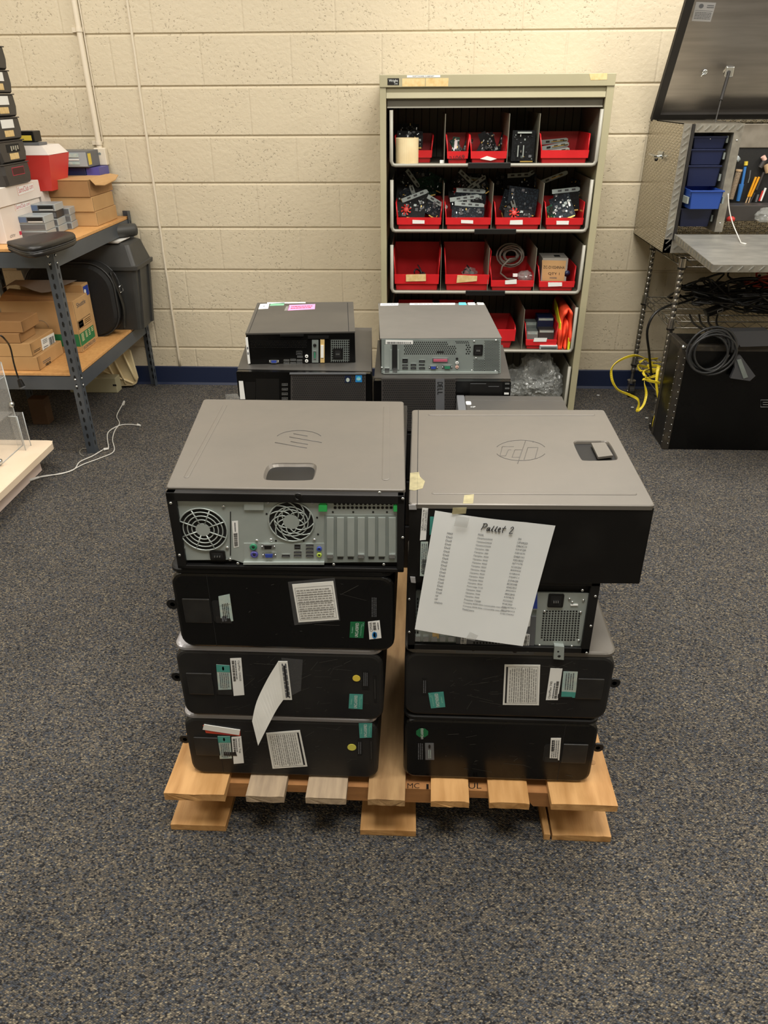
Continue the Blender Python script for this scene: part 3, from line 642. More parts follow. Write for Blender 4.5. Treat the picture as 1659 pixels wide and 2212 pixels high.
plate(b, FH, rect(528, 1068, 570, 1100), 0, .003, 'silver'); plate(b, FH, rect(372, 1071, 866, 1074), 0, .004, 'silver')
plate(b, FH, rect(497, 1105, 499, 1200), 0, .0006, 'hole')
b.build('rear_panel', HT)
FHs = FH
def fan(par, F, cx, cy, r, spiral, m):
    mp = F.px(cx, cy); R = abs(F.px(cx+r, cy)[0]-mp[0]); b = MB(m)
    b.prism([F.pt(mp[0]+R*math.cos(t), mp[1]+R*math.sin(t), -.0005) for t in [2*PI*i/40 for i in range(40)]], F.n*.0009, 'hole')
    def P(rad, t): return F.pt(mp[0]+rad*math.cos(t), mp[1]+rad*math.sin(t), .0016)
    rings = (1.0, .82, .64, .46) if not spiral else (1.0, .74, .6)
    for k in rings: b.tube([P(R*k, 2*PI*i/36) for i in range(36)], .0011 if k < 1 else .0014, n=6, closed=True)
    hub = .30 if not spiral else .36
    b.prism([P(R*hub, 2*PI*i/24) for i in range(24)], F.n*.001, m)
    if spiral:
        for k in range(11):
            t0 = 2*PI*k/11; b.tube([P(R*(hub+(1-hub)*j/8), t0+1.1*j/8) for j in range(9)], .0012, n=6)
        for k in range(5):
            t0 = 2*PI*k/5+.3; b.tube([P(R*(hub+(.74-hub)*j/8), t0-1.0*j/8) for j in range(9)], .0011, n=6)
    else:
        for k in range(8): t0 = 2*PI*k/8+.39; b.tube([P(R*.28, t0), P(R, t0)], .0013, n=6)
    return b.build('fan_grille', par)
fan(HT, FH, 439, 1143, 52, False, 'silver'); fan(HT, FH, 629.5, 1126, 49, True, 'silver')
b = MB('bright')
for p in ((579, 1085), (675, 1085), (586, 1166), (679, 1166), (381, 1095), (483, 1094), (396, 1206), (497, 1208), (397, 1183), (491, 1183), (555, 1168)): screw(b, FH, p, .0032, .0022)
b.build('panel_screws', HT)
FB = Face(TH @ V((0, -.0002, 0)), TH.to_3x3() @ V((1, 0, 0)), (0, 0, 1)); b = MB('bright')
for p in ((388, 1199), (514, 1217), (721, 1219), (829, 1219), (369, 1087), (870, 1077), (870, 1161), (820, 1064)): screw(b, FB, p, .0026, .0016)
b.build('frame_screws', HT)
# expansion slots
b = MB('zinc'); plate(b, FH, rect(700, 1112, 864, 1214), 0, .0008, 'zinc')
for i in range(7):
    x = 706+i*22.3; plate(b, FH, rect(x, 1117, x+15, 1200), .0008, .0024, 'silver'); plate(b, FH, rect(x+1, 1203, x+13, 1206), .0008, .0018, 'hole')
    if i in (0, 3, 6): plate(b, FH, rect(x+1, 1195, x+14, 1203), .0024, .005, 'bright')
b.build('slot_covers', HT)
b = MB('hole')
for j in range(3):
    for i in range(14):
        a, c = FH.px(724+i*9.3+(j % 2)*0, 1080+j*8.2); b.prism([FH.pt(a+.0026*math.cos(t*PI/5), c+.0026*math.sin(t*PI/5), .0001) for t in range(10)], FH.n*.0004, 'hole')
for p in ((719, 1106), (763, 1106), (806, 1106), (836, 1106), (596, 1168), (656, 1168), (576, 1110), (685, 1118), (687, 1154)): 
    a, c = FH.px(*p); b.prism([FH.pt(a+.0018*math.cos(t*PI/4), c+.0018*math.sin(t*PI/4), .0001) for t in range(8)], FH.n*.0004, 'hole')
b.build('vent_holes', HT)
for x0, x1 in ((689, 707), (850, 868)):
    b = MB('green'); plate(b, FH, rect(x0, 1089, x1, 1102), 0, .005, 'green'); plate(b, FH, rect(x0+2, 1085, x1-2, 1090), 0, .003, 'green'); b.build('green_clip', HT)
b = MB('bright'); plate(b, FH, rect(527, 1173, 701, 1214), 0, .0012, 'silver'); plate(b, FH, rect(527, 1211, 701, 1216), 0, .006, 'silver'); b.build('port_shield', HT)
def dsub(par, F, cx, cy, wpx, hpx, m, n=.0012):
    b = MB('bright'); plate(b, F, rect(cx-wpx*.75, cy-hpx*.45, cx+wpx*.75, cy+hpx*.45), n, n+.001, 'bright')
    plate(b, F, [(cx-wpx/2, cy-hpx/2), (cx+wpx/2, cy-hpx/2), (cx+wpx*.42, cy+hpx/2), (cx-wpx*.42, cy+hpx/2)], n, n+.004, 'bright')
    plate(b, F, [(cx-wpx*.42, cy-hpx*.36), (cx+wpx*.42, cy-hpx*.36), (cx+wpx*.36, cy+hpx*.36), (cx-wpx*.36, cy+hpx*.36)], n+.004, n+.0046, m)
    for s_ in (-1, 1): screw(b, F, (cx+s_*wpx*.66, cy), .0018, .004)
    return b.build('display_port_socket', par)
def jack(par, F, cx, cy, r, m, n=.001, name='round_socket'):
    mp = F.px(cx, cy); R = abs(F.px(cx+r, cy)[0]-mp[0]); b = MB(m); b.lathe([(R, n), (R, n+.003), (R*.75, n+.0036), (R*.4, n+.003), (0, n+.002)], F.pt(*mp), F.n, m, n=16)
    b.lathe([(R*.38, n+.0031), (0, n+.0033)], F.pt(*mp), F.n, 'hole', n=10); return b.build(name, par)
def usb(par, F, x0, y0, x1, y1, n=.001, m='port', name='socket'):
    b = MB('bright'); plate(b, F, rect(x0, y0, x1, y1), n, n+.0016, 'bright'); plate(b, F, rect(x0+1, y0+1, x1-1, y1-1.2), n+.0016, n+.002, m)
    plate(b, F, rect(x0+2, (y0+y1)/2, x1-2, (y0+y1)/2+1), n+.002, n+.0024, 'greyp'); return b.build(name, par)
jack(HT, FH, 548, 1180, 8, 'greenport'); jack(HT, FH, 550, 1196, 8, 'purpleport')
dsub(HT, FH, 580, 1179, 20, 10, 'port'); dsub(HT, FH, 582, 1197, 20, 10, 'blueport')
usb(HT, FH, 609, 1196, 627, 1202); usb(HT, FH, 636, 1174, 650, 1185, name='network_socket')
for y in (1189, 1196, ): usb(HT, FH, 635, y, 652, y+5)
for y in (1174, 1181.5, 1189, 1196.5): usb(HT, FH, 661, y, 678, y+5.5)
jack(HT, FH, 690, 1184, 5.5, 'blueport'); jack(HT, FH, 690, 1197, 5.5, 'lime')
def inlet(par, F, x0, y0, x1, y1, n=.001):
    b = MB('port'); q = [F.px(x0, y0), F.px(x1, y1)]; a0, a1 = q[0][0], q[1][0]; c1, c0 = q[0][1], q[1][1]
    b.prism([F.pt(a, c, n) for a, c in rrect(a0, a1, c0, c1, .003)], F.n*.003, 'port'); b.prism([F.pt(a, c, n+.003) for a, c in rrect(a0+.004, a1-.004, c0+.004, c1-.004, .002)], F.n*.0005, 'hole')
    w_ = (x1-x0); 
    for k in (.35, .5, .65): plate(b, F, rect(x0+w_*k-1, (y0*.55+y1*.45), x0+w_*k+1, (y0*.4+y1*.6)), n+.0035, n+.0055, 'bright')
    return b.build('power_inlet', par)
inlet(HT, FH, 453, 1188, 489, 1208)
decal('barcode_sticker', HT, FH, [(514, 1125), (516, 1181), (505, 1183), (501, 1126)], 'whitelab', [('bars', .45, .15, .97, .85, 20, 'ink'), ('lines', .05, .3, .4, .7, 1, 'ink2')], lift=.0004)
b = MB('port'); a, c = FB.px(645, 1072); b.tube([FB.pt(a+.006*math.cos(t*PI/8), c+.006*math.sin(t*PI/8)+.001, .004) for t in range(13)], .0016, n=8); b.build('cable_loop', HT)

# ---------------------------------------------------------------- grey tower on top of the right stack
RT_ = thing('tower_computer', 'tower computer with grey top and pocket handle, topmost of the front right stack', 'computer', (.2, 1.29, .652))
z4 = .8065
tq = [V((p.x, p.y, 0)) for p in (G(883, 1088, z4), G(1416, 1092, z4), G(1305, 885, z4), G(890, 885, z4))]
y4 = tq[0].y
b = MB('blackmetal'); fz = .6505
bt = [(p.x, p.y, fz) for p in shrink(tq, .001)]; tt = [(p.x, p.y, z4-.006) for p in shrink(tq, .001)]
b.hexa(bt, tt, 'matteblack'); b.build('case', RT_)
b = MB('topgrey'); FT2 = Face((0, 0, z4), (1, 0, 0), (0, 1, 0))
ol = [V((p.x, p.y, z4)) for p in rq(tq, .008)]; ol2 = [V((p.x, p.y, z4)) for p in rq(shrink(tq, .0018), .007)]
b.loft([[V((p.x, p.y, z4-.009)) for p in ol], [V((p.x, p.y, z4-.0015)) for p in ol], ol2], 'topgrey', False, False, False)
pk = [(1240, 961), (1240, 954), (1250, 952), (1280, 952), (1306, 952), (1317, 957), (1332, 983), (1334, 991), (1327, 994), (1295, 995), (1264, 995), (1254, 990)]
sheet_with_pocket(b, ol2, FT2, pk, z4, 'topgrey', .02, .86)
strip(b, FT2, ((930, 896), (1280, 896), .005), 'topgrey'); strip(b, FT2, ((938, 1065), (1370, 1067), .0045), 'topgrey')
b.build('top_panel', RT_)
b = MB('topgrey'); q = [FT2.pt(*FT2.px(*p), -.003) for p in ((1277, 958), (1307, 957), (1324, 985), (1292, 989))]; b.prism(q, (0, 0, .0045), 'topgrey'); b.build('handle_paddle', RT_)
b = MB('hole'); b.geo([FT2.pt(*FT2.px(*p), .0003) for p in ((903, 884), (904.2, 884), (902, 1090), (900.5, 1090))], [(0, 1, 2, 3)]); b.build('seam', RT_)
b = MB('emboss'); pl = [FT2.pt(*FT2.px(x, y), .0003) for x, y in circ(1125, 973, 55, 22, 36)]
b.tube(pl[2:17], .0006, n=5); b.tube(pl[20:35], .0006, n=5)
for q in ([(1135, 953), (1118, 1002)], [(1112, 972), (1128, 972), (1122, 988), (1106, 988), (1112, 972)], [(1085, 965), (1110, 965)], [(1085, 965), (1080, 985), (1092, 985), (1098, 972), (1104, 972)], [(1140, 967), (1162, 967), (1156, 990)], [(1140, 967), (1132, 993)], [(1150, 955), (1158, 955)]):
    b.tube([FT2.pt(*FT2.px(*p), .0001) for p in q], .0006, n=5)
b.build('pressed_logo', RT_)
FR = Face((0, y4+.0002, 0), (1, 0, 0), (0, 0, 1)); FR = Face((tq[0].x, tq[0].y-.0002, 0), (tq[1]-tq[0]), (0, 0, 1))
b = MB('silverp'); plate(b, FR, [(883, 1090), (898, 1090), (900, 1100), (884, 1100)], 0, .0015, 'silverp'); plate(b, FR, [(886, 1245), (897, 1246), (898, 1258), (888, 1257)], 0, .002, 'silverp'); b.build('bezel_edge', RT_)
serial(RT_, FR, [(921, 1098), (925, 1098), (925, 1098), (921, 1098)]) if False else None
decal('serial_sticker', RT_, FR, [(925, 1098), (920, 1166), (907, 1167), (912, 1097)], 'whitelab', [('text', 'BUNC36DY4Q5S', .05, .1, .68, .45, 'ink'), ('text', 'USH419T1O2R', .05, .55, .7, .85, 'ink'), ('rect', .02, .92, .72, .95, 'ink')])
decal('barcode_sticker', RT_, FR, [(925, 1170), (920, 1245), (907, 1244), (909, 1170)], 'greylab', [('bars', .5, .3, .95, .95, 16, 'ink'), ('lines', .05, .1, .9, .9, 3, 'ink2')])
decal('classification_sticker', RT_, FR, [(929, 1116), (937, 1116), (934, 1152), (928, 1156)], 'teal', [])
b = MB('tape2'); F_ = FT2; b.prism([FT2.pt(*FT2.px(*p), .0001) for p in ((886, 1022), (905, 1020), (907, 1030), (918, 1040), (913, 1055), (895, 1060), (884, 1058))], (0, 0, .0004)); b.build('tape_patch', RT_)
b = MB('tape2'); b.prism([FT2.pt(*FT2.px(*p), .0001) for p in ((1003, 1070), (1024, 1068), (1022, 1088), (1000, 1088))], (0, 0, .0004)); b.build('tape_patch', RT_)

# ---------------------------------------------------------------- tower with its open rear side facing the camera (third in the right stack)
DT = thing('tower_computer', 'tower computer with its vented rear forward, partly behind the taped paper sheet', 'computer', (.15, 1.28, .4905))
y3 = 1.088; x0, x1, z0, z1 = -.010, .326, .4905, .6485
b = MB('blackmetal'); b.box(x0, x1, y3+.014, y3+.36, z0, z1, bev=.002)
for bx in ((x0, x0+.014, z0, z1), (x1-.016, x1, z0, z1), (x0, x1, z0, z0+.012), (x0, x1, z1-.007, z1)): b.box(bx[0], bx[1], y3, y3+.016, bx[2], bx[3], bev=.0012)
b.build('case', DT)
FD = Face((0, y3+.008, 0), (1, 0, 0), (0, 0, 1)); FD0 = Face((0, y3-.0002, 0), (1, 0, 0), (0, 0, 1))
b = MB('greyp'); plate(b, FD, [(890, 1275), (1276, 1282), (1262, 1410), (892, 1395)], -.004, 0, 'zinc'); plate(b, FD, [(1160, 1279), (1276, 1281), (1262, 1410), (1155, 1410)], 0, .001, 'silver')
plate(b, FD, [(985, 1330), (1158, 1330), (1152, 1412), (985, 1408)], 0, .003, 'greyp'); plate(b, FD, [(890, 1275), (900, 1275), (898, 1382), (890, 1382)], 0, .002, 'zinc'); b.build('rear_panel', DT)
def grid(par, F, x0, y0, x1, y1, nx, ny, m='hole', sk=0, skip=None, n=.001, name='vent_grid', fill=.62):
    b = MB(m)
    for i in range(nx):
        for j in range(ny):
            if skip and skip(i, j): continue
            u = x0+(x1-x0)*i/nx+sk*j/ny; v = y0+(y1-y0)*j/ny; pw = (x1-x0)/nx*fill; ph = (y1-y0)/ny*fill
            b.geo([F.pt(*F.px(*p), n) for p in rect(u, v, u+pw, v+ph)], [(3, 2, 1, 0)])
    return b.build(name, par, rec=False)
grid(DT, FD, 1173, 1318, 1256, 1385, 13, 13, sk=-6, n=.0014, skip=lambda i, j: (i in (0, 12) and j in (0, 12)))
grid(DT, FD, 1022, 1370, 1116, 1405, 14, 5, n=.0034, skip=lambda i, j: j == 4 and (i < 2 or i > 11)); grid(DT, FD, 895, 1290, 906, 1370, 2, 10, n=.0024)
inlet(DT, FD, 1185, 1281, 1215, 1310, .001)
b = MB('bright'); 
for p in ((1230, 1293), (1236, 1300), (1260, 1296), (1165, 1393), (1235, 1395), (1250, 1383), (1176, 1320), (1254, 1322)): screw(b, FD, p, .0028, .003)
plate(b, FD, rect(1160, 1396, 1258, 1399), 0, .004, 'bright'); plate(b, FD, rect(1232, 1304, 1248, 1307), 0, .0026, 'whitelab'); b.build('panel_screws', DT)
b = MB('bright')
for p in ((884, 1294), (884, 1365), (1258, 1275), (1286, 1288), (1276, 1352), (1267, 1410)): screw(b, FD0, p, .0026, .0016)
b.build('frame_screws', DT)
for p in ((1022, 1400), (1112, 1404)): b = MB('port'); screw(b, FD, p, .0045, .006, 'port'); b.build('rubber_foot', DT)
b = MB('silver'); plate(b, FD, [(1196, 1388), (1217, 1390), (1216, 1418), (1194, 1416)], 0, .01, 'silver')
a, c = FD.px(1206, 1410); b.lathe([(.003, .0101), (0, .0103)], FD.pt(a, c), FD.n, 'hole', n=10); a, c = FD.px(1204, 1400); b.lathe([(.002, .0101), (0, .0103)], FD.pt(a, c), FD.n, 'hole', n=10); b.build('lock_tab', DT)
b = MB('zinc'); plate(b, FD, rect(892, 1360, 984, 1384), 0, .001, 'silver')
for i in range(5): plate(b, FD, rect(896+i*18, 1372, 908+i*18, 1382), .001, .005, 'bright')
plate(b, FD, rect(934, 1362, 948, 1376), .001, .004, 'tan'); plate(b, FD, rect(892, 1388, 982, 1404), 0, .001, 'hole'); b.build('slot_covers', DT)
for q in ([(1008, 1368), (1006, 1402), (994, 1401), (996, 1366)], [(1144, 1368), (1141, 1406), (1128, 1405), (1132, 1366)]): decal('barcode_sticker', DT, FD, q, 'whitelab', [('bars', .1, .1, .9, .6, 16, 'ink'), ('lines', .05, .65, .9, .95, 1, 'ink2')], th=.0035)
b = MB('bluebox'); plate(b, FD, rect(1148, 1276, 1160, 1312), 0, .004, 'blueport'); plate(b, FD, rect(1144, 1312, 1160, 1315), 0, .004, 'bright'); b.build('display_port_socket', DT)
decal('barcode_sticker', DT, FD, [(1141, 1338), (1146, 1330), (1144, 1350), (1138, 1352)], 'whitelab', [], th=.0035)
# ---------------------------------------------------------------- sheet of paper taped over the right stack
PP = thing('paper_sheet', 'white printed inventory sheet marked Pallet 2 taped to the front right stack', 'paper', (.07, 1.05, .52))
yp = min(y3, tq[0].y)-.006
FP = Face((0, yp, 0), (1, 0, 0), (0, 0, 1)); pq = [(940, 1103), (1199, 1133), (1128, 1388), (896, 1358)]; q2 = FP.quad(pq)
def bow(u, v): return .006*math.sin(PI*u)*(.4+.6*v)+.010*(1-v)**2*(u*.8+.2)+.004*max(0, u-.75)*4*v
class Curved:
    def pt(s, a, b_, n=0): return V((0, 0, 0))
b = MB('paper'); N = 16
vs = []; 
for j in range(N+1):
    for i in range(N+1):
        u, v = i/N, j/N; vs.append(FP.pt(*bil(q2, u, v), bow(u, v)))
fs = [(j*(N+1)+i, j*(N+1)+i+1, (j+1)*(N+1)+i+1, (j+1)*(N+1)+i) for j in range(N) for i in range(N)]
b.geo(vs, fs, 'paper', True); nv = [v+V((0, .0003, 0)) for v in vs]; b.geo(nv, [f[::-1] for f in fs], 'paper', True)
def ptxt(tx, u0, v0, u1, v1, m='ink2'):
    vv, ff = text_geo(tx); b.geo([FP.pt(*bil(q2, u0+(u1-u0)*x, v0+(v1-v0)*y), bow(u0+(u1-u0)*x, v0+(v1-v0)*y)+.0007) for x, y in vv], ff, m)
R0, DV = .868, .0283
col1 = ['MAKE']+['Dell']*17+['HP', 'HP', 'LENOVO']
col2 = ['MODEL', 'OptiplexGX620', 'OptiplexGX620', 'OptiplexGX620', 'Optiplex 380', 'Optiplex 380', 'Optiplex 3020', 'Optiplex 9020', 'Optiplex 9020', 'Optiplex 9020', 'Optiplex 9020', 'Optiplex 9020', 'Optiplex 9020', 'Optiplex 9020', 'Optiplex 9020', 'Poweredge T110', 'Optiplex 7040', 'Optiplex 7040', 'Optiplex 7040', 'Precision T3500', 'Compaq 8200 Elite convertible mini tower', 'Compaq 8200 Elite convertible mini tower', 'ThinkCentre']
for i, s_ in enumerate(col1): ptxt(s_, .13, R0-i*DV*1.02-.03, .13+.012*len(s_), R0-i*DV*1.02-.015)
rr = random.Random(4)
for i, s_ in enumerate(col2): ptxt(s_, .385, R0-i*DV-.005, .385+.0098*len(s_), R0-i*DV+.010)
for i in range(23):
    s_ = 'SN' if i == 0 else ''.join(rr.choice('BCDFGHJ1234567890') for _ in range(7 if i < 20 else 10)); ptxt(s_, .725, R0-i*DV*.99-.005, .725+.0125*len(s_), R0-i*DV*.99+.010)
for st_ in ([(0, .1), (.25, .9), (0, .95), (.6, 1.05), (.95, .8), (.6, .55), (.2, .5)], [(1.7, .55), (1.3, .5), (1.15, .2), (1.4, .05), (1.7, .5), (1.7, .1), (1.95, .15)], [(2.1, .2), (2.4, .85), (2.25, .5), (2.3, .1), (2.6, .1)], [(2.8, .2), (3.1, .85), (2.95, .5), (3.0, .1), (3.4, .1)], [(3.5, .3), (3.9, .5), (3.7, .7), (3.5, .4), (3.7, .1), (4.1, .15)], [(4.7, 1.0), (4.45, .3), (4.6, .05)], [(4.2, .65), (5.0, .7)], [(5.9, .75), (6.2, 1.0), (6.5, .75), (6.0, .05), (6.7, .1)]):
    b.tube([FP.pt(*bil(q2, .40+.0395*x+.008*y, .905+.055*y), bow(.5, .93)+.001) for x, y in st_], .00065, 'ink', n=4, smoothpath=4)
b.build('sheet', PP, rec=False)
b = MB('tape2'); b.prism([FP.pt(*FP.px(*p), .0045) for p in ((978, 1094), (1008, 1093), (1006, 1106), (976, 1108))], (0, -.0004, 0), 'tape2'); b.build('tape_strip', PP)
b = MB('tape'); b.prism([FP.pt(*FP.px(*p), .0155) for p in ((1014, 1353), (1032, 1361), (1024, 1372), (1005, 1368))], (0, -.0004, 0), 'tape'); b.build('tape_strip', PP)
b = MB('tape'); b.prism([FP.pt(*FP.px(*p), .009) for p in ((985, 1108), (1014, 1112), (1008, 1134), (980, 1130))], (0, -.0004, 0), 'tape'); b.build('tape_strip', PP)
# ================================================================ computers at the back of the pallet
def plain_tower(x0, x1, y0, y1, z0, z1, m, label, group):
    t = thing('tower_computer', label, 'computer', ((x0+x1)/2, (y0+y1)/2, z0), group)
    b = MB('blackmetal'); b.box(x0, x1, y0+.02, y1, z0, z1, bev=.003); b.build('case', t)
    b = MB(m); b.box(x0-.001, x1+.001, y0, y0+.022, z0+.001, z1-.001, bev=.004); b.build('front_bezel', t)
for k in range(3): plain_tower(-.487+k*.004, -.124+k*.003, 1.925, 2.32, PZ+.0015+.152*k, PZ+.152*(k+1), 'black', ['bottom', 'second', 'third'][k]+' black tower computer of the rear left stack', None)
for k in range(3): plain_tower(-.113+k*.002, .247+k*.002, 1.885, 2.28, PZ+.0015+.148*k, PZ+.148*(k+1), 'black', ['bottom', 'second', 'third'][k]+' black tower computer of the rear right stack', None)
for k in range(3): plain_tower(.125, .378, 1.54, 1.855, PZ+.0015+.142*k, PZ+.142*(k+1), 'greyp', ['bottom', 'second', 'third'][k]+' grey desktop computer of the stack behind the front right towers', None)
def mesh_geo(b, F, x0, y0, x1, y1, nx, ny, m='hole', n=.0005, skip=None, r=.36):
    for j in range(ny):
        for i in range(nx):
            if skip and skip(i, j): continue
            cx = x0+(x1-x0)*(i+.5+(.5 if j % 2 else 0))/nx; cy = y0+(y1-y0)*(j+.5)/ny
            if cx > x1: continue
            rx = (x1-x0)/nx*r; ry = (y1-y0)/ny*r*1.15
            b.geo([F.pt(*F.px(cx+rx*math.cos(t*PI/3+.52), cy-ry*math.sin(t*PI/3+.52)), n) for t in range(6)], [(0, 1, 2, 3, 4, 5)], m)
# rear left tower: mesh front facing the camera
zt = .75; yf = 1.925
t = thing('tower_computer', 'black tower computer with a mesh front and blue badge, under the small black desktop', 'computer', (-.3, 2.1, .5975))
b = MB('topdark'); p = [G(513, 797, zt), G(803, 802, zt), G(803, 708, zt), G(545, 706, zt)]
p = [V((a.x, a.y, 0)) for a in p]; b.hexa([(a.x, a.y, .5975) for a in p], [(a.x, a.y, zt) for a in p], 'topdark'); b.build('case', t)
F = Face((p[0].x, p[0].y-.018, 0), (p[1]-p[0]), (0, 0, 1))
b = MB('gloss'); o_ = F.o; a0 = 0; a1 = (p[1]-p[0]).length
b.prism([F.pt(a, c, -.0185) for a, c in rrect(a0, a1, .598, zt-.001, .004)], F.n*.0185, 'gloss'); b.build('front_bezel', t)
b = MB('greyp'); plate(b, F, rect(628, 808, 790, 900), 0, .001, 'bin'); mesh_geo(b, F, 631, 811, 787, 900, 40, 20, n=.0013); plate(b, F, rect(626, 805, 791, 808), 0, .004, 'greyp'); b.build('mesh_grille', t)
decal('badge', t, F, rect(745, 811, 758, 826), 'baseboard', [('disc', .5, .4, .3, 'greylab')], th=.002)
decal('badge', t, F, rect(768, 810, 782, 825), 'blueb', [('disc', .5, .5, .33, 'cyan'), ('text', 'intel', .2, .35, .8, .65, 'whiteink')], th=.002)
for y in (830, 840, 850, 860): usb(t, F, 609, y-2, 622, y+3, n=.0002)
b = MB('hole'); plate(b, F, rect(530, 825, 552, 862), 0, .0006, 'port'); plate(b, F, rect(553, 818, 603, 890), 0, .0006, 'port'); b.build('drive_cover', t)
decal('paper_tag', t, F, [(516, 823), (525, 823), (530, 862), (519, 862)], 'whitelab', [], th=.001)
b = MB('tape2'); c = W(505, 858, 1.9); b.geo([W(486, 852, 1.88)+V((0, 0, 0)), W(512, 850, 1.9), W(520, 862, 1.9), W(490, 872, 1.88)], [(0, 1, 2, 3)], 'tape'); b.build('loose_tape', t, rec=False)
# small black desktop on it, rear side forward
zt = .8365; t = thing('small_desktop_computer', 'small black desktop computer with a pink note, stacked on the rear left tower', 'computer', (-.31, 2.08, .7515))
q = [G(530, 720, zt), G(767, 716, zt), G(763, 652, zt), G(556, 654, zt)]; q = [V((a.x, a.y, 0)) for a in q]
b = MB('gloss'); b.hexa([(a.x, a.y, .7515) for a in shrink(q, .001)], [(a.x, a.y, zt-.003) for a in shrink(q, .001)], 'gloss'); b.build('case', t)
b = MB('topdark'); b.hexa([(a.x, a.y, zt-.004) for a in q], [(a.x, a.y, zt) for a in q], 'topdark'); b.build('top_panel', t)
T_ = Face((0, 0, zt), (1, 0, 0), (0, 1, 0)); F = Face((q[0].x, q[0].y-.0002, 0), q[1]-q[0], (0, 0, 1))
b = MB('hole'); b.geo([T_.pt(*T_.px(*p), .0002) for p in ((750, 654), (751.5, 654), (754, 716), (752.5, 716))], [(0, 1, 2, 3)]); b.build('seam', t, rec=False); b = MB('hole'); b.geo([T_.pt(*T_.px(*p), .0002) for p in ((561, 656), (562.3, 656), (538, 719), (536.6, 719))], [(0, 1, 2, 3)]); b.build('seam', t, rec=False)
decal('white_label', t, T_, rect(0, 0, 0, 0), 'whitelab', []) if False else None
decal('white_label', t, T_, [(562, 657), (582, 656), (579, 667), (558, 668)], 'whitelab', [('rect', .45, .4, .55, .6, 'ink2')])
decal('mint_label', t, T_, [(585, 656), (615, 654), (613, 660), (582, 661)], 'ltgreen', [])
decal('pink_note', t, T_, [(625, 659), (681, 657), (680, 668), (621, 671)], 'pink', [('lines', .1, .2, .9, .8, 2, 'redink')])
decal('clear_tape', t, T_, [(618, 662), (626, 661), (622, 671), (614, 671)], 'tape', [])
decal('edge_label', t, T_, [(577, 653.4), (660, 652.6), (660, 655), (577, 656)], 'whitelab', [])
decal('barcode_sticker', t, F, [(530, 729), (535, 728), (541, 785), (536, 786)], 'whitelab', [('lines', .2, .3, .8, .7, 2, 'ink2')], th=.0008)
b = MB('blackmetal'); plate(b, F, rect(605, 722, 656, 726), 0, .003, 'black'); plate(b, F, rect(665, 725, 710, 731), 0, .003, 'black'); b.build('release_latches', t)
dsub(t, F, 592, 780, 14, 7, 'blueport')
for x0, y0 in ((613, 776), (627, 775), (641, 776), (642, 768)): usb(t, F, x0, y0, x0+12, y0+4, n=.0002); 
for x0, y0 in ((613, 782), (627, 782), (641, 782)): usb(t, F, x0, y0, x0+12, y0+4, n=.0002)
usb(t, F, 640, 758, 653, 766, n=.0002, name='network_socket')
jack(t, F, 662.5, 769, 3.6, 'whitelab'); jack(t, F, 662.5, 779, 3.6, 'whitelab')
b = MB('zinc'); plate(b, F, rect(674, 734, 688, 783), 0, .0014, 'zinc'); plate(b, F, rect(692, 733, 701, 783), 0, .0014, 'tan'); b.build('slot_covers', t)
jack(t, F, 680, 745, 3.5, 'port', n=.0015); b = MB('greenport'); plate(b, F, rect(677, 758, 683, 775), .0015, .004, 'bright'); plate(b, F, rect(678.5, 760, 681.5, 773), .004, .0044, 'greenport'); plate(b, F, rect(693, 745, 699, 772), .0015, .004, 'whitelab'); b.build('card_sockets', t)
b = MB('hole'); plate(b, F, rect(713, 732, 756, 782), 0, .0006, 'port')
for i in range(9):
    for j in range(10):
        if 1 <= i <= 5 and 4 <= j <= 8: continue
        x = 715+i*4.4; y = 734+j*4.8; b.geo([F.pt(*F.px(*p), .0008) for p in rect(x, y, x+1.1, y+4.8)], [(3, 2, 1, 0)], 'zinc'); b.geo([F.pt(*F.px(*p), .0009) for p in rect(x, y, x+4.4, y+1.1)], [(3, 2, 1, 0)], 'zinc')
b.build('vent_grid', t, rec=False); inlet(t, F, 720, 753, 739, 774, .0008)
b = MB('hole'); mesh_geo(b, F, 541, 735, 662, 752, 34, 5, 'blackmetal', n=.0004); b.build('vent_slots', t, rec=False)

# rear right tower and the silver small desktop on it
zt = .735; t = thing('tower_computer', 'tower computer with a mesh front and raised lettering, under the silver small desktop', 'computer', (.07, 2.1, .586))
q = [G(808, 816, zt), G(1103, 818, zt), G(1086, 745, zt), G(816, 735, zt)]; q = [V((a.x, a.y, 0)) for a in q]
b = MB('topdark'); b.hexa([(a.x, a.y, .586) for a in q], [(a.x, a.y, zt) for a in q], 'topdark'); b.build('case', t)
F = Face((q[0].x, q[0].y-.02, 0), q[1]-q[0], (0, 0, 1)); a1 = (q[1]-q[0]).length
b = MB('gloss'); b.prism([F.pt(a, c, -.0205) for a, c in rrect(0, a1, .587, zt-.001, .004)], F.n*.0205); b.build('front_bezel', t)
b = MB('bin'); plate(b, F, rect(824, 817, 984, 930), 0, .002, 'bin'); mesh_geo(b, F, 826, 820, 941, 930, 27, 22, n=.0024); mesh_geo(b, F, 960, 820, 983, 930, 6, 22, n=.0024); plate(b, F, rect(941, 818, 960, 930), .002, .003, 'greyp'); b.build('mesh_grille', t)
decal('lettering', t, F, [(956, 824), (956, 852), (945, 852), (945, 824)], None, [('text', 'D', 0, 0, .22, 1, 'port'), ('text', 'E', .26, 0, .42, 1, 'port'), ('text', 'L', .5, 0, .68, 1, 'port'), ('text', 'L', .76, 0, .96, 1, 'port')], th=.0034)
b = MB('port'); plate(b, F, rect(1015, 827, 1085, 875), 0, .0006, 'port'); plate(b, F, rect(1016, 828, 1050, 829), .0006, .001, 'greyp'); plate(b, F, rect(1055, 834, 1078, 835), .0006, .001, 'greyp'); b.build('drive_cover', t)
for y in (827, 837): usb(t, F, 1091, y, 1100, y+3, n=.0002)
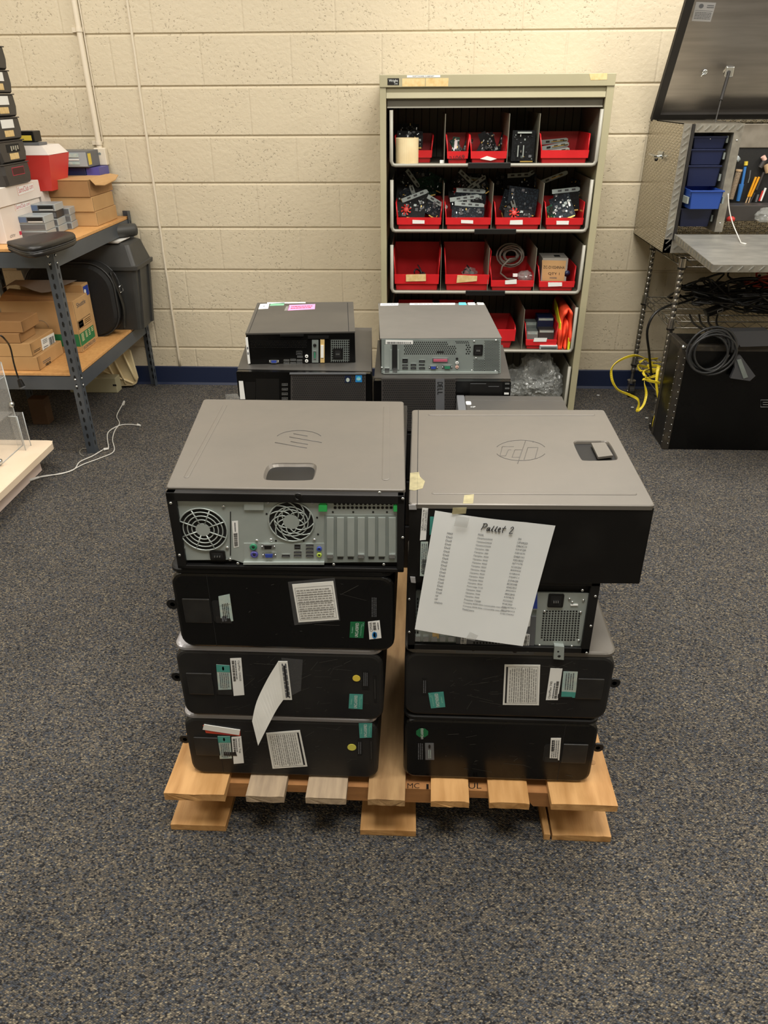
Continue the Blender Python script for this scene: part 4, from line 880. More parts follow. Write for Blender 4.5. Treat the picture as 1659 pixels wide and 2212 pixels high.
decal('white_label', t, F, rect(1089, 848, 1099, 852), 'whitelab', [], th=.001)
z0, zt = .7365, .832; t = thing('small_desktop_computer', 'silver-backed small desktop computer with honeycomb vents, on the rear right tower', 'computer', (.06, 2.07, z0))
q = [G(821, 731, zt), G(1084, 730, zt), G(1046, 655, zt), G(817, 655, zt)]; q = [V((a.x, a.y, 0)) for a in q]
b = MB('blackmetal'); b.hexa([(a.x, a.y, z0) for a in shrink(q, .002)], [(a.x, a.y, zt-.001) for a in shrink(q, .002)]); b.build('case', t)
b = MB('topgrey2'); b.hexa([(a.x, a.y, zt-.004) for a in q], [(a.x, a.y, zt) for a in q]); b.build('top_panel', t)
T_ = Face((0, 0, zt), (1, 0, 0), (0, 1, 0)); F = Face((q[0].x, q[0].y-.0005, 0), q[1]-q[0], (0, 0, 1))
for qq, m in (([(822, 655.5), (861, 655), (860, 660), (821.5, 660.5)], 'whitelab'), ([(885, 655), (983, 654.6), (983, 658.5), (885, 659)], 'whitelab'), ([(991, 653.5), (1006, 653.5), (1008, 659), (991, 659)], 'cyan'), ([(1010, 654), (1025, 653.5), (1027, 659), (1012, 659)], 'whitelab'), ([(1030, 653.5), (1044, 654), (1046, 658.5), (1032, 658.5)], 'whitelab')):
    decal('top_sticker', t, T_, qq, m, [('lines', .1, .3, .9, .7, 1, 'ink2')] if m == 'whitelab' else [])
b = MB('zinc'); plate(b, F, rect(824, 732, 1082, 806), 0, .0015, 'zinc'); b.build('rear_panel', t)
b = MB('hole'); N0 = .0017
mesh_geo(b, F, 872, 737, 966, 766, 22, 7, n=N0); mesh_geo(b, F, 983, 736, 1012, 742, 7, 2, n=N0); mesh_geo(b, F, 966, 746, 984, 766, 4, 5, n=N0); mesh_geo(b, F, 1005, 743, 1015, 766, 2, 5, n=N0)
mesh_geo(b, F, 1046, 735, 1078, 804, 13, 26, n=N0); mesh_geo(b, F, 1022, 776, 1046, 804, 10, 11, n=N0); plate(b, F, rect(943, 758, 959, 762), N0, N0+.0002, 'hole'); b.build('vent_holes', t, rec=False)
b = MB('silver'); plate(b, F, rect(830, 745, 844, 800), .0015, .0022, 'silver'); plate(b, F, rect(847, 744, 858, 798), .0015, .002, 'hole'); plate(b, F, rect(843, 755, 846, 798), .0015, .004, 'silver'); plate(b, F, rect(859, 755, 862, 798), .0015, .004, 'silver')
plate(b, F, rect(831, 794, 841, 804), .0015, .006, 'bright'); plate(b, F, rect(848, 795, 858, 804), .0015, .006, 'bright'); plate(b, F, rect(828, 802, 1075, 806), .0015, .006, 'silver'); b.build('slot_covers', t)
inlet(t, F, 1023, 744, 1042, 767, .0015)
decal('barcode_sticker', t, F, [(833, 734), (892, 735), (892, 743), (833, 743)], 'whitelab', [('bars', .05, .1, .95, .6, 30, 'ink')], th=.002)
b = MB('bright'); 
for p in ((1024, 737), (1071, 735), (825, 794), (1019, 800), (1070, 801), (1028, 773)): screw(b, F, p, .003, .004)
b.build('panel_screws', t)
for x0, y0, x1, y1 in ((869, 774, 881, 783), (869, 786, 881, 790), (869, 792, 881, 797), (887, 785, 899, 790), (887, 792, 899, 797), (905, 777, 918, 782), (905, 785, 917, 789), (905, 792, 918, 797)): usb(t, F, x0, y0, x1, y1, n=.0016)
b = MB('bright'); plate(b, F, rect(934, 773, 968, 782), .0015, .0035, 'bright'); plate(b, F, rect(936, 775, 966, 780), .0035, .0055, 'pinkport'); b.build('parallel_port', t)
dsub(t, F, 936, 793, 13, 7, 'blueport', n=.0016); dsub(t, F, 966, 792.5, 15, 8, 'greenport', n=.0016)
jack(t, F, 987, 783, 3.4, 'whitelab', n=.0016); jack(t, F, 987, 792, 3.4, 'pinkh', n=.0016); jack(t, F, 987, 774, 2.6, 'port', n=.0016)
# grey desktop lying in the middle behind the right stack
zt = .70; t = thing('desktop_computer', 'flat grey desktop computer lying behind the grey-topped tower, mostly hidden', 'computer', (.25, 1.7, .568))
b = MB('topdark'); b.box(.108, .380, 1.530, 1.872, .568, zt-.002, bev=.003); b.build('case', t)
T_ = Face((0, 0, zt-.002), (1, 0, 0), (0, 1, 0))
b = MB('topdark'); xs = G(1005, 864, zt).x; ys = G(1005, 864, zt).y; b.box(xs+.001, .3795, 1.531, ys, zt-.002, zt, bev=.0008); b.box(xs+.001, .3795, ys+.002, 1.871, zt-.002, zt-.0006, bev=.0005); b.build('top_panel', t)
b = MB('greyp'); b.box(.104, xs-.001, 1.528, 1.873, .569, zt, bev=.002); b.build('front_bezel', t)
T_ = Face((0, 0, zt), (1, 0, 0), (0, 1, 0))
b = MB('whitelab'); a, c = T_.px(1012.5, 871); b.prism([T_.pt(x, y, 0) for x, y in rrect(a-.007, a+.006, c-.012, c+.012, .004)], (0, 0, .0008)); b.build('white_sticker', t)
decal('lettering', t, T_, [(1017, 878.5), (1027, 878.5), (1027, 881), (1017, 881)], None, [('text', 'HP', 0, 0, 1, 1, 'whiteink')])

# ================================================================ storage cabinet
CX0, CX1, CYF, CYB, CZ = -.171, .760, 3.43, 3.868, 1.457
cab = thing('storage_cabinet', 'tall beige steel storage cabinet with open trays of red bins against the wall', 'cabinet', (.3, 3.65, 0))
b = MB('beige'); b.box(CX0, CX0+.026, CYF, CYB, 0, CZ-.043, bev=.002); b.build('side_panel', cab)
b = MB('beige'); b.box(CX1-.030, CX1, CYF, CYB, 0, CZ-.043, bev=.002); b.build('side_panel', cab)
b = MB('beige'); b.box(CX0, CX1, CYF-.004, CYB, CZ-.044, CZ, bev=.002); b.box(CX0, CX0+.001, CYF-.004, CYF, CZ-.04, CZ+.003); b.build('header', cab)
b = MB('beige'); b.box(CX0+.027, CX1-.031, CYF+.010, CYF+.03, CZ-.062, CZ-.0445); b.loft([[V((x, CYF+.004, 1.395)), V((x, CYF+.001, 1.375)), V((x, CYF+.012, 1.371)), V((x, CYF+.02, 1.395))] for x in (CX0+.027, CX1-.031)]); b.build('shutter_slat', cab)
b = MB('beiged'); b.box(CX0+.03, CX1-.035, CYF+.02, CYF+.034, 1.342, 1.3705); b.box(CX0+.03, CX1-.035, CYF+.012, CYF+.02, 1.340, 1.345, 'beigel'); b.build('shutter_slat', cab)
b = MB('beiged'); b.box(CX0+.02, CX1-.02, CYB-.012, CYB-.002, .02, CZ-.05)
for k in range(24):
    x = -.11+k*.036; b.box(x, x+.003, CYB-.0125, CYB-.0115, .05, 1.36, 'hole')
b.box(CX0+.027, CX1-.031, CYF+.01, CYB-.01, 0, .03); b.build('back_panel', cab)
FC = Face((0, CYF-.0042, 0), (1, 0, 0), (0, 0, 1))
decal('nameplate', cab, FC, rect(837, 169, 862, 184), 'port', [('text', 'Wright', .12, .35, .9, .85, 'whiteink'), ('text', 'LINE', .6, .12, .88, .28, 'whiteink')])
decal('cabinet_label', cab, FC, [(879, 162.5), (951, 162), (951, 167), (879, 167.5)], 'whitelab', [('text', 'SOFTWARE CABINET', .17, .25, .82, .8, 'ink')])
decal('masking_label', cab, FC, [(869, 169.5), (918, 169), (918, 186.5), (869, 187)], 'tan', []); decal('masking_label', cab, FC, [(919.5, 169), (969, 168.5), (968, 186.5), (919.5, 186.5)], 'tan', [])
decal('tape_residue', cab, FC, [(1273, 159.5), (1312, 158), (1311, 172), (1276, 173)], 'tan', [])
TRZ = [1.133, .873, .611, .342, .065]
XT0, XT1 = -.124, .722
parts = {0: (961, 1098, 1163), 1: (958, 1063, 1171), 2: (952.5, 1055, 1156), 3: (1131,), 4: ()}
handles = {0: (1011, 1103, 355), 1: (1025, 1115, 497), 2: (1006, 1091, 630)}
for r, z in enumerate(TRZ):
    b = MB('beiged'); xt0, xt1 = XT0+.002*(r > 0), XT1-.006*(r > 0)
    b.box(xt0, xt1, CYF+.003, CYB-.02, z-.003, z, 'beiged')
    for x, s in ((xt0, 1), (xt1, -1)):
        b.box(x if s > 0 else x-.002, x+.002 if s > 0 else x, CYF+.003, CYB-.02, z, z+.2, 'traywall')
    # rounded light edge running up, across and up again
    e = .006
    pr = [(xt0, z+.2), (xt0, z+.012), (xt0+.006, z-.001), (xt0+.016, z-.004), (xt1-.016, z-.004), (xt1-.006, z-.001), (xt1, z+.012), (xt1, z+.2)]
    b.tube([(x, CYF, zz) for x, zz in pr], .0075, 'beigel', n=8, flat=1, up=(0, 1, 0))
    tr = b.build('tray', cab)
    if r in handles:
        h = handles[r]; a = W(h[0], h[2], CYF-.008); c = W(h[1], h[2], CYF-.008); hb = MB('port'); hb.box(a.x, c.x, CYF-.012, CYF-.006, z-.016, z+.007, bev=.002); hb.build('tray_handle', tr)
    for px in parts[r]:
        yy = {0: 300, 1: 450, 2: 580, 3: 700}[r]; x = W(px, yy, CYF+.015).x
        hb = MB('traywall'); hb.box(x-.001, x+.001, CYF+.012, CYB-.022, z+.0003, z+.185); hb.build('divider', tr)

def bin_(px0, px1, r, lip, side, label, y0=3.445, depth=.28, m='red', lab=None, labm='whitelab', hand=None, name='parts_bin', x=None, flare=.012, group=None, rot=0):
    z = TRZ[r]+.0005; yy = {0: 345, 1: 485, 2: 615, 3: 745}[r]
    x0, x1 = x or (W(px0, yy, y0).x, W(px1, yy, y0).x)
    T = Matrix.Translation(V(((x0+x1)/2, y0+depth/2, z))) @ Matrix.Rotation(rot, 4, 'Z')
    t = thing(name, label, 'bin', T.translation, group); w = (x1-x0)/2; d = depth/2; th = .0025
    b = MB(m, T)
    def wall(o0, o1, i1, i0): b.hexa([o0[0], o0[1], i0[1], i0[0]], [o1[0], o1[1], i1[1], i1[0]], m)
    f = flare; H = side; w0 = w-f
    # floor
    b.box(-w0, w0, -d+f, d-f*.5, 0, th)
    for s in (-1, 1):   # side walls, front edge sloping back
        yF0, yF1 = -d+f, -d
        zc = lip
        pts_o = [(s*w0, yF0, 0), (s*(w0+(w-w0)*zc/H), yF0-(f)*zc/H, zc), (s*w, -d+.035, H), (s*w, d, H), (s*w0, d-f*.5, 0)]
        pts_i = [(p[0]-s*th, p[1], p[2]) for p in pts_o]; b.loft([pts_o, pts_i], m)
        # thick rim
        b.tube([pts_o[1], pts_o[2], pts_o[3]], .0028, m, n=6)
    wl = w0+(w-w0)*lip/H
    b.loft([[V((-w0, -d+f, 0)), V((w0, -d+f, 0)), V((wl, -d+f-f*lip/H, lip)), V((-wl, -d+f-f*lip/H, lip))], [V((-w0, -d+f+th, 0)), V((w0, -d+f+th, 0)), V((wl, -d+f-f*lip/H+th, lip)), V((-wl, -d+f-f*lip/H+th, lip))]], m)
    # label shelf band on the front
    yb = -d-.004; b.hexa([(-wl-.001, yb+.002, lip*.42), (wl+.001, yb+.002, lip*.42), (wl+.001, -d+.012, lip*.42), (-wl-.001, -d+.012, lip*.42)], [(-wl-.003, yb, lip), (wl+.003, yb, lip), (wl+.003, -d+.01, lip), (-wl-.003, -d+.01, lip)], m)
    b.loft([[V((-w0, d-f*.5, 0)), V((w0, d-f*.5, 0)), V((w, d, H)), V((-w, d, H))], [V((-w0, d-f*.5-th, 0)), V((w0, d-f*.5-th, 0)), V((w, d-th, H)), V((-w, d-th, H))]], m)
    b.build('tub', t)
    F = Face(T @ V((0, yb+.0005, 0)), T.to_3x3() @ V((1, 0, 0)), (0, -.05, 1))
    if lab:
        q = F.quad(lab); decal('bin_label', t, F, q, labm, [], px=False, th=.0012)
    if hand:
        q = F.quad(hand[0]); decal('handwriting', t, F, q, None, [('text', hand[1], 0, 0, 1, 1, 'ink')], px=False, th=.0015)
    return t, x0, x1, z
ROWN = ['top', 'second', 'third', 'fourth']
B = {}
B['a1'] = bin_(853, 935, 0, .048, .10, 'red parts bin in the top cabinet tray behind the cream tape roll', y0=3.50, depth=.3)
B['a2'] = bin_(963, 1013, 0, .047, .105, 'narrow red bin with black handwritten number in the top cabinet tray', hand=([(970, 338), (1003, 334), (1004, 343), (971, 346)], '21069'))
B['a3'] = bin_(1014, 1096, 0, .047, .105, 'red bin with a torn white label in the top cabinet tray', lab=[(1037, 343), (1052, 337), (1073, 343), (1060, 347)])
B['a4'] = bin_(1165, 1272, 0, .050, .108, 'wide red bin with stacked bracket cards at the right of the top tray')
B['b1'] = bin_(855, 955, 1, .048, .105, 'red bin with a small red fan in its heap of cards, second tray far left', lab=[(891, 475), (917, 476), (917, 483), (891, 483)])
B['b2'] = bin_(960, 1062, 1, .048, .105, 'red bin full of cards with long metal brackets, second from left in the second tray', lab=[(996, 475), (1022, 476), (1022, 483), (996, 482)])
B['b3'] = bin_(1067, 1169, 1, .048, .105, 'red bin with a blue circuit board upright in it, third in the second tray', lab=[(1102, 476), (1129, 475), (1129, 485), (1101, 485)])
B['b4'] = bin_(1176, 1261, 1, .047, .105, 'red bin with a dark board leaning on its front edge, second tray', lab=[(1202, 477), (1229, 477), (1228, 485), (1202, 485)])
B['c1'] = bin_(850, 950, 2, .070, .165, 'deep red bin with tan label at the left of the third tray', lab=[(877, 593), (920, 592), (920, 607), (877, 608)], labm='tan')
B['c2'] = bin_(959, 1058, 2, .070, .165, 'deep red bin with a ragged tan label, second in the third tray', lab=[(988, 594), (1031, 596), (1030, 607), (986, 611)], labm='tan')
B['c3'] = bin_(1058, 1155, 2, .045, .10, 'low red bin holding a coil of grey cable in the third tray', lab=[(1091, 606), (1116, 603), (1116, 613), (1091, 614)])
B['c4'] = bin_(1162, 1243, 2, .042, .10, 'red bin holding a small brown carton in the third tray', lab=[(1184, 610), (1214, 610), (1214, 618), (1184, 619)])
B['d1'] = bin_(1060, 1131, 3, .09, .10, 'red bin turned with its plain tall side forward in the fourth tray', x=(.335, .452), depth=.26, y0=3.45, rot=.0, flare=.02)
B['d2'] = bin_(1133, 1204, 3, .045, .11, 'red bin of small boxes at the right end of the fourth tray', lab=[(1154, 730), (1182, 730), (1180, 738), (1152, 738)], depth=.3)
B['d3'] = bin_(0, 0, 3, .048, .16, 'deep red bin in shade at the left end of the fourth tray', x=(-.10, .07))
B['d4'] = bin_(0, 0, 3, .048, .16, 'deep red bin in shade second from left in the fourth tray', x=(.10, .27))

def card(T, w, h, m='pcbb', flat=False, bracket=.12, fan=False, label='', group=None, dots=False, name='expansion_card'):
    t = thing(name, label, 'circuit card', T.translation, group); rr = random.Random(int(abs(T.translation.x)*9999)+int(w*1e4))
    b = MB(m, T if not flat else T @ Matrix.Rotation(-PI/2, 4, 'X'))
    # board in the XZ plane, facing -Y
    b.prism([(x, 0, z) for x, z in [(-w/2, 0), (w*.3, 0), (w*.3, -.006), (w*.44, -.006), (w*.44, 0), (w/2, 0), (w/2, h), (-w/2, h)]], (0, .0016, 0), m)
    for k in range(14):
        x = rr.uniform(-w*.45, w*.4); z = rr.uniform(h*.05, h*.85); s = rr.choice((.004, .006, .012)); b.box(x, x+s, -.0025, 0, z, z+s*rr.uniform(.5, 1.3), rr.choice(('port', 'port', 'zinc', 'greyp')))
    for k in range(4): x = rr.uniform(-w*.45, w*.4); z = rr.uniform(h*.1, h*.85); b.box(x, x+.003, -.005, 0, z, z+rr.choice((.003, .008)), rr.choice(('bright', 'whitelab', 'gold')))
    if dots:
        for x, z in ((-.03, .05), (.0, .075), (.012, .03), (-.02, .015)): b.lathe([(.0045, -.0016), (0, -.002)], (x, 0, z), (0, 1, 0), 'whitelab', n=10, smooth=False)
        b.box(.028, .036, -.001, 0, .045, .075, 'whitelab')
    b.box(-w*.1, w*.45, -.0006, .0022, -.004, .001, 'gold'); b.build('board', t)
    if fan:
        b = MB('redd', T); c = V((-w*.15, -.004, h*.5))
        b.lathe([(.011, .004), (.011, -.004), (.009, -.006), (0, -.006)], c, (0, 1, 0), 'redd', n=16)
        for k in range(8):
            a = 2*PI*k/8; b.hexa([c+V((r_*math.cos(a+o1), y_, r_*math.sin(a+o1))) for r_, o1, y_ in ((.010, 0, -.002), (.023, .25, -.003), (.023, .6, .002), (.010, .4, .002))], [c+V((r_*math.cos(a+o1), y_-.001, r_*math.sin(a+o1))) for r_, o1, y_ in ((.010, 0, -.002), (.023, .25, -.003), (.023, .6, .002), (.010, .4, .002))], 'redd')
        b.build('fan', t)
    if bracket:
        b = MB('silver', T)
        if flat: z0 = -.009
        else: z0 = h
        L = bracket; pts = [(-L/2, z0), (L/2-.008, z0), (L/2, z0+.004), (L/2, z0+.014), (L/2-.008, z0+.018), (-L/2, z0+.018)]
        b.prism([(x, -.0015, z) for x, z in pts], (0, .0012, 0), 'zinc')
        for x in (-.035, -.005, .025): b.box(x, x+.016, -.003, -.0005, z0+.006, z0+.013, 'port')
        b.build('bracket', t)
    return t
def at(px, py, Y, rz=0, ry=0, rx=0): return Matrix.Translation(W(px, py, Y)) @ Euler((rx, ry, rz)).to_matrix().to_4x4()
# top tray
for i, (px, py, Y, ry) in enumerate(((1197, 305, 3.55, -.08), (1199, 316, 3.52, -.16), (1200, 327, 3.49, -.14))):
    card(at(px, py, Y, ry=ry), .12, .09, 'pcbb', flat=True, bracket=.115, label=['low-profile card topmost of the three slotted brackets in the top tray', 'low-profile card in the middle of the three slotted brackets, top tray', 'low-profile card lowest of the three slotted brackets, top tray'][i], group=None)
for i, (px, py, Y, ry, rx) in enumerate(((982, 333, 3.52, .1, .3), (992, 334, 3.56, -.5, .2), (1003, 334, 3.60, .35, .2))):
    t = card(at(px, py, Y, ry=ry, rx=-rx), .030, .068, 'pcbg', bracket=0, label=['green memory module at the left of the narrow red bin', 'green memory module tilted left in the middle of the narrow red bin', 'green memory module at the right of the narrow red bin'][i], name='memory_module')
    b = MB('whitelab', at(px, py, Y, ry=ry, rx=-rx)); b.box(-.006, .006, -.004, -.003, .02, .055); b.build('sticker', t)
for i, (px, py, Y, ry, rx) in enumerate(((1035, 333, 3.52, .5, .3), (1055, 330, 3.56, -.4, .2), (1068, 331, 3.62, -.35, .2), (1080, 328, 3.65, .3, .3))):
    card(at(px, py, Y, ry=ry, rx=-rx), .034, .085, 'pcbb', bracket=0, label=['dark memory board leaning right, at the left of the torn-label bin', 'dark memory board leaning left in the middle of the torn-label bin', 'dark memory board standing behind the middle of the torn-label bin', 'dark memory board at the back right of the torn-label bin'][i], name='memory_module')
c_ = W(1128, 350, 3.47)
for k in range(4):
    t = card(Matrix.Translation(V((c_.x, 3.47+k*.018, TRZ[0]+.008))) @ Euler((-.06, .02*k, 0)).to_matrix().to_4x4(), .095, .115-.004*k+.008*(k == 3), 'pcbb', bracket=0, label=['front upright black card with two white sockets, between dividers of the top tray', 'second upright black card from the front between the dividers', 'third upright black card from the front between the dividers', 'rearmost and tallest upright black card between the dividers'][k])
    if k == 0:
        for x in (-.022, .0):
            b = MB('silver'); b.box(c_.x+x-.002, c_.x+x+.002, 3.461, 3.4655, TRZ[0]+.025, TRZ[0]+.068); b.build('connector', t)
        b = MB('silver'); b.box(c_.x-.028, c_.x+.030, 3.465, 3.475, TRZ[0]+.112, TRZ[0]+.118); b.build('metal_rail', t)
for k, (px, py, Y, wd) in enumerate(((885, 318, 3.56, .11), (885, 308, 3.60, .11), (882, 292, 3.66, .09))):
    card(at(px, py, Y, ry=.03, rx=-.15), wd, .045, 'pcbb', bracket=0, label=['front dark board in the shaded bin behind the tape roll', 'middle dark board in the shaded bin behind the tape roll', 'rearmost dark board above the cream tape roll'][k])
c = W(879, 355, 3.455); b = MB('cream'); b.lathe([(.048, 0), (.048, .096), (.030, .096), (.030, 0), (.048, 0)], (c.x, 3.475, TRZ[0]+.001), (0, 0, 1), 'cream', n=32, smooth=False); o = b.build('tape_roll')
tag(o, 'wide roll of cream masking tape standing at the left of the top cabinet tray', 'tape roll'); 
c = W(953, 352, 3.45); tag(MB('whitelab').box(c.x-.006, c.x+.012, 3.448, 3.462, TRZ[0]+.0005, TRZ[0]+.014, bev=.002).build('plastic_clip'), 'small white plastic clip on the top tray beside the narrow bin', 'clip')
# second tray
def heap(items, label, group):
    for k_, (px, py, Y, ry, rx, wd, hh, m, br, fan, dots) in enumerate(items):
        card(at(px, py, Y, ry=ry, rx=-rx), wd, hh, m, bracket=br, fan=fan, dots=dots, label=label[k_], group=None)
heap([(885, 470, 3.50, .1, .35, .13, .06, 'pcbb', 0, True, False), (930, 466, 3.52, .5, .3, .08, .055, 'pcb', .10, False, False), (905, 452, 3.56, -.35, .25, .12, .05, 'pcbb', .12, False, False),
      (885, 440, 3.62, .15, .2, .13, .07, 'pcbb', 0, False, False), (915, 425, 3.68, -.2, .15, .12, .08, 'pcbg', 0, False, False), (868, 432, 3.60, 1.2, .2, .07, .05, 'pcb', .08, False, False), (932, 450, 3.60, -.9, .2, .07, .05, 'pcbb', .09, False, False)],
     ['card with a small red fan at the front of the far left bin', 'card at the front right of the far left bin, second tray', 'card with a tilted bracket in the middle of the far left bin', 'plain black card behind the tilted bracket in the far left bin', 'green card at the back of the far left bin, second tray', 'card standing at the left edge of the far left bin', 'card with a steep bracket at the right of the far left bin'], None)
heap([(1010, 472, 3.49, .03, .4, .14, .05, 'pcb', 0, False, False), (1012, 462, 3.53, .08, .3, .14, .03, 'pcbb', .13, False, False), (1005, 448, 3.57, -.12, .25, .13, .03, 'pcbb', .13, False, False),
      (1015, 440, 3.61, .05, .25, .14, .045, 'pcb', .13, False, False), (1000, 425, 3.66, -.1, .2, .13, .06, 'pcbb', 0, True, False), (1018, 400, 3.72, .03, .15, .12, .05, 'pcbb', 0, False, False)],
     ['front bare board in the second bin of the second tray', 'card with the lowest long bracket in the second bin', 'card with the left-tilted long bracket in the second bin', 'card with the upper long bracket in the second bin', 'card with a red fan at the back of the second bin', 'rearmost black card above the brackets of the second bin'], None)
card(at(1019, 388, 3.70, ry=.04), .12, .03, 'pcbb', flat=True, bracket=.13, label='card with a pale slotted bracket lying on top at the back of the second tray')
heap([(1118, 472, 3.49, .1, .45, .12, .04, 'pcbb', 0, True, False), (1124, 462, 3.54, .12, .3, .13, .11, 'pcb', 0, False, False), (1100, 460, 3.58, .3, .3, .10, .09, 'pcb', 0, False, False), (1120, 430, 3.66, -.05, .2, .14, .09, 'pcbb', .1, False, False), (1085, 462, 3.52, 1.2, .25, .06, .05, 'pcbb', .07, False, False)],
     ['card with a red fan at the front of the third bin', 'large dark blue board upright in the third bin', 'tilted dark blue board at the left of the third bin', 'rear board with a bracket in the third bin, second tray', 'narrow card standing at the left edge of the third bin'], None)
card(at(1222, 472, 3.465, ry=-.35, rx=-.55), .088, .105, 'pcb', bracket=0, dots=True, label='dark board with white dots leaning out of the right end bin, second tray')
card(at(1224, 455, 3.55, ry=-.1, rx=-.3), .11, .075, 'pcbb', bracket=.12, label='board with a bright bracket behind the leaning dotted board')
card(at(1195, 384, 3.64, ry=-.36), .10, .03, 'pcbb', flat=True, bracket=.13, label='card with a tilted slotted bracket sticking up under the top tray')
t = card(at(1186, 470, 3.47, ry=1.15, rx=-.3), .09, .03, 'pcbg', bracket=0, label='narrow board with gold contacts at the left edge of the right end bin', name='memory_module')
heap([(870, 405, 3.66, .9, .2, .09, .05, 'pcbb', .09, False, False), (900, 400, 3.70, -.15, .15, .12, .06, 'pcb', 0, False, False), (935, 408, 3.70, .4, .2, .09, .06, 'pcbg', 0, False, False), (990, 408, 3.66, .7, .2, .09, .05, 'pcbb', .09, False, False), (1045, 420, 3.64, -.6, .2, .08, .05, 'pcb', .09, False, False), (1090, 408, 3.70, .3, .15, .12, .06, 'pcbb', 0, False, False), (1150, 412, 3.68, -.5, .2, .09, .06, 'pcb', .08, False, False), (1245, 420, 3.66, .3, .2, .09, .06, 'pcb', 0, False, False)],
     ['steeply tilted card high at the left of the far left bin', 'dark blue board high in the middle of the far left bin', 'green board high at the right of the far left bin', 'steeply tilted card high at the left of the second bin', 'tilted bracket card high at the right of the second bin', 'black board high at the left of the third bin', 'tilted bracket card high at the right of the third bin', 'dark board high at the right of the fourth bin, second tray'], None)
# third tray
c0 = W(1105, 550, 3.60)
cb = MB('gcable'); pts = []
for k in range(7*16):
    a = 2*PI*k/16; rr_ = .044+.016*math.sin(k*.047+.5); pts.append((c0.x-.005+rr_*math.cos(a)*1.0+.004*math.sin(k*.2), 3.58+.012*math.sin(k*.11)+k*.0002, c0.z-.002+rr_*.82*math.sin(a)+.003*math.cos(k*.3)))
pts += [tuple(W(x, y, 3.53)) for x, y in ((1100, 560), (1085, 575), (1081, 590), (1095, 602), (1112, 603))]
cb.tube(pts, .0042, n=6); cb.box(*[v for p in zip((W(1108, 598, 3.47)-V((0, 0, 0))), (W(1108, 598, 3.47)+V((.02, .014, .012)))) for v in p], 'whitelab'); tag(cb.build('coiled_cable'), 'grey coiled cable rising out of the low red bin in the third tray', 'cable')
def crumple(cx, cy, cz, rx, ry, rz, m, name, label, seed, n=3, amp=.35, cat='bag'):
    bm = bmesh.new(); bmesh.ops.create_icosphere(bm, subdivisions=n, radius=1); off = V((seed*3.1, seed*1.7, seed))
    for v in bm.verts:
        f = .78+amp*sum((1-2.2*abs(noise.noise(v.co*k+off*k)))*w_ for k, w_ in ((1.3, .7), (2.6, .4), (5.5, .22), (11, .1))); co = v.co*f; v.co = V((cx+co.x*rx, cy+co.y*ry, max(cz+co.z*rz, cz-rz*.95)))
    b = MB(m); b.tmp(bm, m); return tag(b.build(name), label, cat)
c = W(1135, 595, 3.5); crumple(c.x, 3.51, TRZ[2]+.052, .035, .03, .022, 'bag', 'plastic_bag', 'crumpled clear bag beside the coiled grey cable', 3)
c = W(905, 590, 3.5); 
for k, (px, lb) in enumerate(((905, 'left'), (1012, 'right'))):
    c = W(px, 585, 3.52); b = MB('bcable2'); p_ = [(c.x+.035*math.cos(t*.5)*(1-.02*t), 3.54+.02*math.sin(t*.9), TRZ[2]+.028+.018*math.sin(t*.7)+.0015*t) for t in range(30)]; b.tube(p_, .0035, n=6); tag(b.build('coiled_cable'), 'dark coiled cable at the bottom of the %s deep red bin' % lb, 'cable')
c = W(1015, 583, 3.52); crumple(c.x, 3.55, TRZ[2]+.05, .035, .04, .03, 'bag', 'plastic_bag', 'clear bag inside the deep red bin with a ragged label', 9)
# brown carton with lettering in the right bin
a = W(1167, 606, 3.475); c = W(1228, 558, 3.475); z0 = TRZ[2]+.004; t = thing('small_carton', 'small grey carton with a brown lettered label in the red bin of the third tray', 'box', ((a.x+c.x)/2, 3.52, z0))
b = MB('greyp'); M['cgrey'] = mat('grey_cardboard', '8f8b83', .6); b.box(a.x+.002, c.x, 3.475, 3.60, z0, c.z, 'cgrey', bev=.001); b.box(a.x+.06, a.x+.085, 3.51, 3.54, c.z, c.z+.002, 'port'); b.build('carton', t)
F = Face((0, 3.4748, 0), (1, 0, 0), (0, 0, 1)); decal('brown_label', t, F, [(1171, 562), (1223, 563), (1218, 608), (1171, 606)], 'carton', [('text', 'ZC-D1024NHA', .05, .60, .97, .74, 'ink'), ('text', 'QTY 1', .27, .28, .77, .42, 'ink'), ('text', '888888', .34, .12, .66, .19, 'ink2')])
b = MB('blueb'); c2 = F.px(1228, 598); b.lathe([(.014, -.0), (0, -.0005)], F.pt(c2[0]-.008, c2[1]+.014), (0, 1, 0), 'bluebox', n=14); b.build('round_sticker', t)
# fourth tray right bin contents
for (px0, py0, px1, py1, Y, dp, m, lb) in ((1137, 726, 1163, 716, 3.50, .06, 'zinc', 'small grey boxed module in front in the fourth tray bin'), (1135, 705, 1160, 696, 3.58, .06, 'zinc', 'small grey boxed module at the back of the fourth tray bin'), (1163, 725, 1198, 712, 3.50, .07, 'bin', 'dark boxed module under the blue one in the fourth tray bin'), (1160, 708, 1197, 686, 3.55, .09, 'bluebox', 'blue boxed module in the fourth tray bin')):
    a = W(px0, py0, Y); c = W(px1, py1, Y); b = MB(m); zb = min(a.z, c.z); b.box(a.x, c.x, Y, Y+dp, TRZ[3]+.004 if py0 > 720 else TRZ[3]+.05, c.z, bev=.002); b.box(a.x+.004, c.x-.004, Y-.0006, Y, c.z-.014, c.z-.004, 'greylab'); tag(b.build('boxed_module'), lb, 'box')
a = W(1165, 752, 3.44); c = W(1205, 740, 3.44); t = thing('cassette_case', 'clear cassette case lying on the edge of the fourth tray', 'case', ((a.x+c.x)/2, 3.45, TRZ[3]+.0045))
